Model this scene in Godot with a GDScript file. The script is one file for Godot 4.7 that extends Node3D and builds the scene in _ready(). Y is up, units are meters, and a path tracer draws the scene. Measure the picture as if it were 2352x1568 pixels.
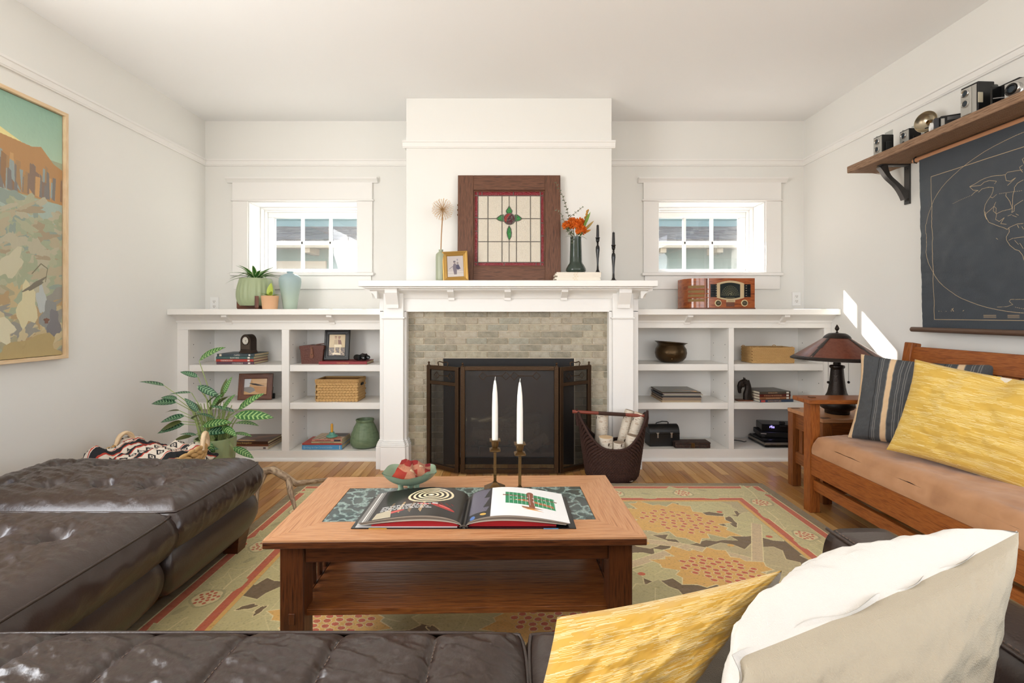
extends Node3D
# Living room with a tiled fireplace between two low built-in bookcases. Metres, y up, the camera looks along -z.

const FPX := 1110.0          # focal length in pixels of the 2352 x 1568 frame
const PX := Vector2(1166, 722)
const EYE := 1.113           # height of the lens
const WALL_L := -2.515
const WALL_R := 2.463
const WALL_B := -4.02
const CEIL := 2.72

# ---------------------------------------------------------------- mesh building
class MB:
	var v := PackedVector3Array()
	var n := PackedVector3Array()
	var t := PackedVector2Array()
	var c := PackedColorArray()
	var i := PackedInt32Array()
	var tr := Transform3D()
	var uo := Vector2.ZERO
	var col := Color.WHITE
	var tint := false

	func vert(p: Vector3, nn: Vector3, uv: Vector2) -> int:
		v.append(tr * p)
		n.append((tr.basis * nn).normalized())
		t.append(uv + uo)
		c.append(col)
		return v.size() - 1

	func tri(a: int, b: int, d: int) -> void:
		var g := (v[b] - v[a]).cross(v[d] - v[a])
		if g.dot(n[a] + n[b] + n[d]) > 0.0:
			i.append(a); i.append(d); i.append(b)
		else:
			i.append(a); i.append(b); i.append(d)

	func quad(a: int, b: int, d: int, e: int) -> void:
		tri(a, b, d)
		tri(a, d, e)

	func face(p: Array, nn: Vector3, uvs := []) -> void:
		var k := []
		for j in p.size():
			var q: Vector3 = p[j]
			k.append(vert(q, nn, uvs[j] if uvs.size() else Vector2(q.x + q.z, q.y)))
		for j in range(1, p.size() - 1):
			tri(k[0], k[j], k[j + 1])

	# a box with rounded-looking edges; u runs along the axis ax (the longest one if not given)
	func box(ctr: Vector3, s: Vector3, b := 0.0015, ax := -1) -> MB:
		var h := s * 0.5
		b = minf(b, minf(h.x, minf(h.y, h.z)) * 0.9)
		if ax < 0:
			ax = s.max_axis_index()
		var id := []
		for k in 3:
			var row := []
			for m in 8:
				var p := Vector3.ZERO
				for a in 3:
					var sg := 1.0 if m >> a & 1 else -1.0
					p[a] = sg * (h[a] if a == k else h[a] - b)
				var nn := Vector3.ZERO
				nn[k] = 1.0 if m >> k & 1 else -1.0
				var q := ctr + p
				var uv: Vector2
				if k == ax:
					uv = Vector2(q[(k + 1) % 3], q[(k + 2) % 3])
				else:
					uv = Vector2(q[ax], q[3 - k - ax])
				row.append(vert(q, nn, uv))
			id.append(row)
		for k in 3:
			var l := (k + 1) % 3
			var m := (k + 2) % 3
			for s0 in 2:
				var base := s0 << k
				quad(id[k][base], id[k][base | 1 << l], id[k][base | 1 << l | 1 << m], id[k][base | 1 << m])
				for s1 in 2:
					var e := s0 << k | s1 << l
					quad(id[k][e], id[k][e | 1 << m], id[l][e | 1 << m], id[l][e])
		for m in 8:
			tri(id[0][m], id[1][m], id[2][m])
		return self

	# a box from its lowest to its highest corner
	func bx(a: Vector3, b: Vector3, bev := 0.0015, ax := -1) -> MB:
		var lo := Vector3(minf(a.x, b.x), minf(a.y, b.y), minf(a.z, b.z))
		var hi := Vector3(maxf(a.x, b.x), maxf(a.y, b.y), maxf(a.z, b.z))
		return box((lo + hi) * 0.5, hi - lo, bev, ax)

	# profile of (radius, height) turned round the y axis
	func lathe(pr: Array, seg := 28, a0 := 0.0, a1 := TAU) -> MB:
		var ns := []
		for k in pr.size() - 1:
			var d: Vector2 = pr[k + 1] - pr[k]
			ns.append(Vector2(d.y, -d.x).normalized() if d.length() > 1e-7 else Vector2.ZERO)
		var len_ := 0.0
		for k in pr.size() - 1:
			if ns[k] == Vector2.ZERO:
				continue
			var na: Vector2 = ns[k]
			var nb: Vector2 = ns[k]
			if k > 0 and ns[k - 1].dot(ns[k]) > 0.55:
				na = (ns[k - 1] + ns[k]).normalized()
			if k < pr.size() - 2 and ns[k + 1].dot(ns[k]) > 0.55:
				nb = (ns[k + 1] + ns[k]).normalized()
			var d2: float = (pr[k + 1] - pr[k]).length()
			var first := v.size()
			for s in seg + 1:
				var a := a0 + (a1 - a0) * s / seg
				var cs := cos(a)
				var sn := sin(a)
				vert(Vector3(pr[k].x * cs, pr[k].y, pr[k].x * sn), Vector3(na.x * cs, na.y, na.x * sn), Vector2(float(s) / seg, len_))
				vert(Vector3(pr[k + 1].x * cs, pr[k + 1].y, pr[k + 1].x * sn), Vector3(nb.x * cs, nb.y, nb.x * sn), Vector2(float(s) / seg, len_ + d2))
			for s in seg:
				var q := first + s * 2
				quad(q, q + 1, q + 3, q + 2)
			len_ += d2
		return self

	func ball(ctr: Vector3, r: Vector3, seg := 16, rings := 10) -> MB:
		var first := v.size()
		for a in rings + 1:
			var th := PI * a / rings
			for b in seg + 1:
				var ph := TAU * b / seg
				var d := Vector3(sin(th) * cos(ph), cos(th), sin(th) * sin(ph))
				vert(ctr + d * r, Vector3(d.x / r.x, d.y / r.y, d.z / r.z).normalized(), Vector2(float(b) / seg, float(a) / rings))
		for a in rings:
			for b in seg:
				var q := first + a * (seg + 1) + b
				quad(q, q + 1, q + seg + 2, q + seg + 1)
		return self

	func tube(path: Array, rad, seg := 8, cap := true) -> MB:
		var m := path.size()
		var up := Vector3.UP
		var d0: Vector3 = (path[1] - path[0]).normalized()
		if absf(d0.dot(up)) > 0.9:
			up = Vector3.RIGHT
		var sd := d0.cross(up).normalized()
		var first := v.size()
		var run := 0.0
		for k in m:
			var d: Vector3 = (path[mini(k + 1, m - 1)] - path[maxi(k - 1, 0)]).normalized()
			sd = (sd - d * sd.dot(d)).normalized()
			var w := d.cross(sd)
			var r: float = rad[k] if rad is Array else rad
			if k > 0:
				run += (path[k] - path[k - 1]).length()
			for s in seg + 1:
				var a := TAU * s / seg
				var nn := sd * cos(a) + w * sin(a)
				vert(path[k] + nn * r, nn, Vector2(run, float(s) / seg * 0.1))
		for k in m - 1:
			for s in seg:
				var q := first + k * (seg + 1) + s
				quad(q, q + 1, q + seg + 2, q + seg + 1)
		if cap:
			for e in 2:
				var k := 0 if e == 0 else m - 1
				var dd: Vector3 = (path[0] - path[1]).normalized() if e == 0 else (path[m - 1] - path[m - 2]).normalized()
				var cc := vert(path[k], dd, Vector2(0.05, 0.05))
				var ring := []
				for s in seg + 1:
					var p := v[first + k * (seg + 1) + s]
					v.append(p); n.append((tr.basis * dd).normalized()); t.append(Vector2(0.05, 0.05) + uo); c.append(col)
					ring.append(v.size() - 1)
				for s in seg:
					tri(cc, ring[s], ring[s + 1])
		return self

	# outline in x,y pushed along z from z0 to z1
	func prism(poly: Array, z0: float, z1: float, smooth := 0.8) -> MB:
		var pk := PackedVector2Array(poly)
		if Geometry2D.is_polygon_clockwise(pk):
			pk.reverse()
		var ix := Geometry2D.triangulate_polygon(pk)
		for z in [z0, z1]:
			var nn := Vector3(0, 0, signf(z - (z0 + z1) * 0.5))
			var first := v.size()
			for p in pk:
				vert(Vector3(p.x, p.y, z), nn, p)
			for k in range(0, ix.size(), 3):
				tri(first + ix[k], first + ix[k + 1], first + ix[k + 2])
		var m := pk.size()
		var en := []
		for k in m:
			var d := pk[(k + 1) % m] - pk[k]
			en.append(Vector2(d.y, -d.x).normalized())
		var run := 0.0
		for k in m:
			var na: Vector2 = en[k]
			var nb: Vector2 = en[k]
			if en[(k + m - 1) % m].dot(na) > smooth:
				na = (na + en[(k + m - 1) % m]).normalized()
			if en[(k + 1) % m].dot(nb) > smooth:
				nb = (nb + en[(k + 1) % m]).normalized()
			var p := pk[k]
			var q := pk[(k + 1) % m]
			var dl := (q - p).length()
			var a := vert(Vector3(p.x, p.y, z0), Vector3(na.x, na.y, 0), Vector2(run, z0))
			var b := vert(Vector3(q.x, q.y, z0), Vector3(nb.x, nb.y, 0), Vector2(run + dl, z0))
			var d := vert(Vector3(q.x, q.y, z1), Vector3(nb.x, nb.y, 0), Vector2(run + dl, z1))
			var e := vert(Vector3(p.x, p.y, z1), Vector3(na.x, na.y, 0), Vector2(run, z1))
			quad(a, b, d, e)
			run += dl
		return self

	# a sheet of points f(a, b), a and b from 0 to 1; side chooses which way it faces
	func sheet(nu: int, nv: int, f: Callable, side := 1.0, uvs := Vector2.ONE, wrap := false) -> MB:
		var ps := PackedVector3Array()
		ps.resize((nu + 1) * (nv + 1))
		for a in nu + 1:
			for b in nv + 1:
				ps[a * (nv + 1) + b] = f.call(float(a) / nu, float(b) / nv)
		var first := v.size()
		for a in nu + 1:
			for b in nv + 1:
				var a0 := a - 1
				var a1 := a + 1
				if wrap:
					a0 = (a0 + nu) % nu
					a1 = a1 % nu
				else:
					a0 = maxi(a0, 0)
					a1 = mini(a1, nu)
				var du := ps[a1 * (nv + 1) + b] - ps[a0 * (nv + 1) + b]
				var dv := ps[a * (nv + 1) + mini(b + 1, nv)] - ps[a * (nv + 1) + maxi(b - 1, 0)]
				var nn := du.cross(dv) * side
				if nn.length() < 1e-12:
					nn = Vector3.UP * 1e-3
				vert(ps[a * (nv + 1) + b], nn.normalized(), Vector2(float(a) / nu, float(b) / nv) * uvs)
		for a in nu:
			for b in nv:
				var q := first + a * (nv + 1) + b
				quad(q, q + nv + 1, q + nv + 2, q + 1)
		return self

	# one leaf blade from p along d, facing up, bent down by droop
	func leaf(p: Vector3, d: Vector3, up: Vector3, ln: float, w: float, droop := 0.3, nl := 6, fold := 0.25) -> MB:
		d = d.normalized()
		var sd := d.cross(up).normalized()
		var nn := sd.cross(d).normalized()
		sheet(nl, 2, func(a, b):
			var ww: float = w * 0.5 * pow(maxf(sin(PI * pow(a, 0.75)), 0.0), 0.8) + 0.0003
			var x: float = (b - 0.5) * 2.0
			return p + d * (ln * a * (1.0 - 0.25 * droop * a)) + sd * (x * ww) + nn * (absf(x) * ww * fold - droop * ln * a * a * 0.6)
		, -1.0)
		return self

	func mesh() -> ArrayMesh:
		var arr := []
		arr.resize(Mesh.ARRAY_MAX)
		arr[Mesh.ARRAY_VERTEX] = v
		arr[Mesh.ARRAY_NORMAL] = n
		arr[Mesh.ARRAY_TEX_UV] = t
		if tint:
			arr[Mesh.ARRAY_COLOR] = c
		arr[Mesh.ARRAY_INDEX] = i
		var m := ArrayMesh.new()
		m.add_surface_from_arrays(Mesh.PRIMITIVE_TRIANGLES, arr)
		return m

# ---------------------------------------------------------------- things, parts, setting
var taken := {}
var rng := RandomNumberGenerator.new()
var M := {}

func mb() -> MB:
	return MB.new()

func at(u: float, w: float, z: float) -> Vector3:      # the point z metres before the lens that lies on that sight line
	return Vector3((u - PX.x) / FPX * z, EYE - (w - PX.y) / FPX * z, -z)

func numbered(called: String) -> String:
	var k: int = taken.get(called, 0)
	taken[called] = k + 1
	return called if k == 0 else "%s_%03d" % [called, k]

func thing(called: String, label: String, category: String, where := Vector3.ZERO, turn := 0.0, group := "") -> Node3D:
	var o := Node3D.new()
	o.name = numbered(called)
	add_child(o)
	o.position = where
	o.rotation.y = turn
	tag(o, label, category, group)
	return o

func tag(o: Node, label: String, category: String, group := "") -> void:
	o.set_meta("label", label)
	o.set_meta("category", category)
	if group:
		o.set_meta("group", group)

func part(called: String, m, mt: Material, parent: Node, label := "") -> MeshInstance3D:
	var o := MeshInstance3D.new()
	o.name = called
	o.mesh = m.mesh() if m is MB else m
	o.material_override = mt
	parent.add_child(o, true)
	if label:
		o.set_meta("label", label)
	return o

func solo(called: String, m, mt: Material, label: String, category: String, where := Vector3.ZERO, turn := 0.0, group := "") -> MeshInstance3D:
	var o := MeshInstance3D.new()
	o.name = numbered(called)
	o.mesh = m.mesh() if m is MB else m
	o.material_override = mt
	add_child(o)
	o.position = where
	o.rotation.y = turn
	tag(o, label, category, group)
	return o

func struct(called: String, m, mt: Material) -> MeshInstance3D:
	var o := MeshInstance3D.new()
	o.name = called
	o.mesh = m.mesh() if m is MB else m
	o.material_override = mt
	add_child(o)
	o.set_meta("kind", "structure")
	return o

func struct_root(called: String, where := Vector3.ZERO) -> Node3D:
	var o := Node3D.new()
	o.name = called
	add_child(o)
	o.position = where
	o.set_meta("kind", "structure")
	return o

func copy(o: Node3D, called: String, label: String, where: Vector3, turn := 0.0) -> Node3D:
	var r: Node3D = o.duplicate()
	r.name = numbered(called)
	add_child(r)
	r.position = where
	r.rotation.y = turn
	r.set_meta("label", label)
	return r

func words(txt: String, h: float, depth := 0.0006, serif := true, width := 0.0) -> Mesh:
	var f := SystemFont.new()
	f.font_names = PackedStringArray(["Droid Serif" if serif else "Droid Sans"])
	var m := TextMesh.new()
	m.font = f
	m.text = txt
	m.font_size = 24
	m.pixel_size = h / 17.0
	m.depth = depth
	m.curve_step = 4.0
	return m

func letter(txt: String, h: float, mt: Material, parent: Node, pos: Vector3, rot := Vector3.ZERO, serif := true, squeeze := 1.0) -> MeshInstance3D:
	var o := part("lettering", words(txt, h, 0.0006, serif), mt, parent)
	o.position = pos
	o.rotation = rot
	o.scale = Vector3(squeeze, 1, 1)
	return o

# ---------------------------------------------------------------- flat print
func fill(im: Image, pts: Array, col: Color) -> void:
	var lo := 1e9
	var hi := -1e9
	for p in pts:
		lo = minf(lo, p.y)
		hi = maxf(hi, p.y)
	var w := im.get_width()
	for y in range(maxi(0, int(floor(lo))), mini(im.get_height() - 1, int(ceil(hi))) + 1):
		var yc := y + 0.5
		var xs := []
		for k in pts.size():
			var a: Vector2 = pts[k]
			var b: Vector2 = pts[(k + 1) % pts.size()]
			if (a.y <= yc) != (b.y <= yc):
				xs.append(a.x + (yc - a.y) / (b.y - a.y) * (b.x - a.x))
		xs.sort()
		for k in range(0, xs.size() - 1, 2):
			var x0 := clampi(roundi(xs[k]), 0, w)
			var x1 := clampi(roundi(xs[k + 1]), 0, w)
			if x1 > x0:
				im.fill_rect(Rect2i(x0, y, x1 - x0, 1), col)

func disc(im: Image, c: Vector2, rx: float, ry: float, col: Color, turn := 0.0, wob := 0.0) -> void:
	var p := []
	for k in 22:
		var a := TAU * k / 22
		var r := 1.0 + wob * sin(a * 5.0 + c.x) * 0.5 + wob * sin(a * 3.0 + c.y) * 0.5
		p.append(c + Vector2(cos(a) * rx * r, sin(a) * ry * r).rotated(turn))
	fill(im, p, col)

func stroke(im: Image, pts: Array, w: float, col: Color) -> void:
	for k in pts.size() - 1:
		var a: Vector2 = pts[k]
		var b: Vector2 = pts[k + 1]
		var d := (b - a).normalized()
		var s := Vector2(-d.y, d.x) * w * 0.5
		var e := d * w * 0.25
		fill(im, [a + s - e, b + s + e, b - s + e, a - s - e], col)

func sheet_of(w: int, h: int, col: Color) -> Image:
	var im := Image.create(w, h, false, Image.FORMAT_RGB8)
	im.fill(col)
	return im

func hx(s: String) -> Color:
	return Color.html(s)

# ---------------------------------------------------------------- materials
func mat(col: Color, rough := 0.6, metal := 0.0) -> StandardMaterial3D:
	var m := StandardMaterial3D.new()
	m.albedo_color = col
	m.roughness = rough
	m.metallic = metal
	return m

func noise_tex(freq: float, ramp: Array, size := 512, oct := 4, kind := FastNoiseLite.TYPE_SIMPLEX_SMOOTH, sd := 1) -> NoiseTexture2D:
	var f := FastNoiseLite.new()
	f.noise_type = kind
	f.frequency = freq
	f.fractal_octaves = oct
	f.seed = sd
	var t := NoiseTexture2D.new()
	t.width = size
	t.height = size
	t.seamless = true
	t.noise = f
	if ramp.size():
		var g := Gradient.new()
		var off := PackedFloat32Array()
		var cs := PackedColorArray()
		for k in ramp.size():
			off.append(float(k) / (ramp.size() - 1))
			cs.append(ramp[k])
		g.offsets = off
		g.colors = cs
		t.color_ramp = g
	return t

func pic(im: Image, rough := 0.5) -> StandardMaterial3D:
	var m := mat(Color.WHITE, rough)
	m.albedo_texture = ImageTexture.create_from_image(im)
	m.texture_repeat = false
	return m

# wood: one noise stretched along the grain for tone, a finer one for pores
func wood(dark: Color, mid: Color, light: Color, rough: float, along := 1.0, across := 14.0, sd := 3) -> StandardMaterial3D:
	var m := mat(Color.WHITE, rough)
	m.albedo_texture = noise_tex(0.008, [dark, mid, light, mid, dark.lerp(mid, 0.5)], 512, 5, FastNoiseLite.TYPE_SIMPLEX_SMOOTH, sd)
	m.uv1_scale = Vector3(along, across, 1)
	m.heightmap_enabled = false
	return m

func bumpy(m: StandardMaterial3D, t: Texture2D, strength: float, tri := 0.0) -> StandardMaterial3D:
	m.heightmap_enabled = true
	m.heightmap_texture = t
	m.heightmap_scale = strength
	if tri > 0.0:
		m.uv1_triplanar = true
		m.uv1_scale = Vector3.ONE * tri
	return m

func _ready() -> void:
	rng.seed = 20240
	light_and_lens()
	palette()
	shell()
	windows()
	outdoors()
	fireplace()
	bookcases()
	sofa()
	settee()
	coffee_table()
	rug()
	on_the_table()
	on_the_mantel()
	on_the_bookcases()
	in_left_bookcase()
	in_right_bookcase()
	wall_shelf()
	left_corner()
	foreground_pillows()

func light_and_lens() -> void:
	var cam := Camera3D.new()
	cam.name = "camera"
	cam.projection = Camera3D.PROJECTION_FRUSTUM
	cam.keep_aspect = Camera3D.KEEP_HEIGHT
	cam.near = 0.05
	cam.far = 60.0
	cam.size = cam.near * 1568.0 / FPX
	cam.frustum_offset = Vector2(1176.0 - PX.x, PX.y - 784.0) / FPX * cam.near
	cam.position = Vector3(0, EYE, 0)
	add_child(cam)
	cam.current = true

	var env := Environment.new()
	var sky := Sky.new()
	var sm := ProceduralSkyMaterial.new()
	sm.sky_top_color = hx("9fc0e8")
	sm.sky_horizon_color = hx("e8eef2")
	sm.ground_bottom_color = hx("8f8a80")
	sm.ground_horizon_color = hx("b5b0a6")
	sm.sky_energy_multiplier = 1.0
	sky.sky_material = sm
	env.background_mode = Environment.BG_SKY
	env.sky = sky
	env.background_energy_multiplier = 3.8
	env.tonemap_mode = Environment.TONE_MAPPER_LINEAR
	env.tonemap_exposure = 1.0
	env.sdfgi_enabled = true
	env.ssao_enabled = true
	env.ssil_enabled = true
	var we := WorldEnvironment.new()
	we.name = "world"
	we.environment = env
	add_child(we)

	# morning sun from beyond the fireplace wall, a little from the left, 35 degrees up
	var sun := DirectionalLight3D.new()
	sun.name = "sun"
	sun.light_color = hx("fff6ea")
	sun.light_energy = 12.5
	sun.light_angular_distance = 0.6
	sun.shadow_enabled = true
	sun.sky_mode = DirectionalLight3D.SKY_MODE_LIGHT_ONLY
	add_child(sun)
	sun.look_at_from_position(Vector3.ZERO, Vector3(1.0, -1.224, 1.43), Vector3.UP)

	# area lights at unseen windows: behind the lens and in out-of-view side walls
	day("unseen_back_light", Vector3(-1.05, 1.5, 2.5), Vector3(-1.05, 1.5, -4.0), Vector2(1.9, 1.7), 2.4)  # out of view behind the lens, lights the room from the front
	day("unseen_back_light_b", Vector3(1.25, 1.5, 2.5), Vector3(1.25, 1.5, -4.0), Vector2(1.9, 1.7), 2.2)
	day("unseen_left_light", Vector3(WALL_L + 0.2, 1.55, -0.85), Vector3(2.0, 2.95, -1.3), Vector2(1.5, 1.8), 7.2)  # out of view, placed and tilted up to light far walls and ceiling
	day("added_right_light", Vector3(WALL_R - 0.2, 1.55, -0.3), Vector3(-2.0, 2.95, -0.9), Vector2(1.6, 1.8), 2.8)  # added fill from the right, tilted up to brighten the ceiling

func day(called: String, from: Vector3, to: Vector3, size: Vector2, e: float) -> void:
	var l := AreaLight3D.new()
	l.name = called
	l.area_size = size
	l.area_normalize_energy = true
	l.light_energy = e
	l.light_color = hx("f8f6f4")
	l.shadow_enabled = true
	l.set("area_range", 20.0)
	add_child(l)
	l.look_at_from_position(from, to, Vector3.UP)

func palette() -> void:
	var grit := noise_tex(0.05, [], 256, 3)
	var pores := noise_tex(0.012, [], 512, 5, FastNoiseLite.TYPE_SIMPLEX_SMOOTH, 8)
	M.wall = mat(hx("edece7"), 0.75)
	M.ceiling = mat(hx("f8f8f7"), 0.85)
	M.trim = mat(hx("f2f0ec"), 0.42)
	M.sash = mat(hx("f4f4f2"), 0.3)
	M.built = mat(hx("f0ede7"), 0.45)
	for k in 5:
		var a: Color = [hx("b98546"), hx("c6924f"), hx("ad7739"), hx("d0a05f"), hx("a56f3b")][k]
		M["floor%d" % k] = wood(a.darkened(0.28), a, a.lightened(0.10), 0.3, 0.35, 5.0, 11 + k)
	M.floor_gap = mat(hx("5a3a1c"), 0.8)
	M.grout = mat(hx("d9cbb4"), 0.85)
	for k in 8:
		var a: Color = [hx("9c927b"), hx("a89e86"), hx("938a74"), hx("a59c88"), hx("9a9582"), hx("aba08b"), hx("8e8671"), hx("a1957f")][k]
		var m := mat(Color.WHITE, 0.16)
		m.albedo_texture = noise_tex(0.01, [a.darkened(0.10), a, a.lightened(0.08)], 256, 3, FastNoiseLite.TYPE_SIMPLEX_SMOOTH, 30 + k)
		m.uv1_triplanar = true
		m.uv1_scale = Vector3.ONE * 7.0
		m.heightmap_enabled = true
		m.heightmap_texture = grit
		m.heightmap_scale = 0.12
		M["tile%d" % k] = m
	M.iron = mat(hx("120f0e"), 0.5, 0.2)
	M.hole_shade = mat(hx("0d0b0a"), 0.7)  # near-black painted as the shade inside pin holes and hand hole
	M.bronze = bumpy(mat(hx("4a3726"), 0.42, 0.75), grit, 0.1, 6.0)
	M.bronze_dark = bumpy(mat(hx("2a221d"), 0.42, 0.6), grit, 0.15, 9.0)
	M.brass = bumpy(mat(hx("6e5432"), 0.38, 0.85), grit, 0.1, 9.0)
	M.black = mat(hx("141414"), 0.4)
	M.black_gloss = mat(hx("0c0c0d"), 0.18)
	M.black_wax = mat(hx("1d1c1d"), 0.5)
	M.wax = mat(hx("f3efe4"), 0.35)
	M.wax.subsurf_scatter_enabled = true
	M.wax.subsurf_scatter_strength = 0.25
	M.steel = mat(hx("8f9091"), 0.32, 0.85)
	M.chrome = mat(hx("c8c8c6"), 0.2, 0.9)
	M.glass = mat(Color(1, 1, 1, 0.06), 0.02)
	M.glass.transparency = BaseMaterial3D.TRANSPARENCY_ALPHA
	M.oak = wood(hx("4a240f"), hx("74401d"), hx("8d5428"), 0.34, 1.2, 16.0, 4)
	M.oak_dark = wood(hx("2e150a"), hx("4d2812"), hx("623519"), 0.36, 1.2, 16.0, 5)
	M.oak_top_lit = wood(hx("8f5a33"), hx("b98155"), hx("c9956a"), 0.34, 1.0, 22.0, 6)  # tops lightened to carry the window reflection on them
	M.oak_settee = wood(hx("5d2c0d"), hx("8a4a1c"), hx("a05d28"), 0.36, 1.6, 18.0, 7)
	for k in ["oak", "oak_dark", "oak_top_lit", "oak_settee"]:
		M[k].heightmap_enabled = true
		M[k].heightmap_texture = pores
		M[k].heightmap_scale = 0.06
	M.walnut = wood(hx("3a1d10"), hx("5d3320"), hx("73432a"), 0.4, 1.0, 12.0, 9)
	M.old_door = wood(hx("3d2416"), hx("593622"), hx("6d4630"), 0.55, 1.2, 10.0, 10)
	M.barn = wood(hx("5d4635"), hx("8a6b53"), hx("a3846a"), 0.8, 1.5, 18.0, 12)
	bumpy(M.barn, pores, 0.35)
	M.maple = wood(hx("d2b083"), hx("dfc097"), hx("e7cda8"), 0.5, 1.0, 10.0, 13)
	var lt := noise_tex(0.035, [], 512, 3, FastNoiseLite.TYPE_CELLULAR, 15)
	M.leather = mat(hx("32231d"), 0.33)
	M.leather.metallic_specular = 0.62
	bumpy(M.leather, lt, 0.045, 7.0)
	M.leather_thread = mat(hx("6f5a4c"), 0.7)
	M.suede = mat(Color.WHITE, 0.95)
	M.suede.albedo_texture = noise_tex(0.006, [hx("9a6b48"), hx("b2825a"), hx("bd8d66"), hx("a87851")], 512, 5, FastNoiseLite.TYPE_SIMPLEX_SMOOTH, 21)
	M.suede.uv1_triplanar = true
	M.suede.uv1_scale = Vector3.ONE * 1.3
	M.suede.rim_enabled = true
	M.suede.rim = 0.5
	M.suede.rim_tint = 0.6
	M.cane = wood(hx("7a5426"), hx("b98e55"), hx("d3ae76"), 0.7, 12.0, 40.0, 22)
	M.cane_dark = mat(hx("8a6234"), 0.8)
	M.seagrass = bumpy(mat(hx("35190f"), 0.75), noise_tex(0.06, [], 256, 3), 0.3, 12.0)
	M.paper = mat(hx("d9cfb8"), 0.85)
	M.page = mat(hx("cdbb95"), 0.85)
	M.white_print = mat(hx("e9e4da"), 0.7)
	M.gold_print = mat(hx("c9a869"), 0.6)
	M.gold = bumpy(mat(hx("b48d4a"), 0.38, 0.6), grit, 0.05, 8.0)

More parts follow.
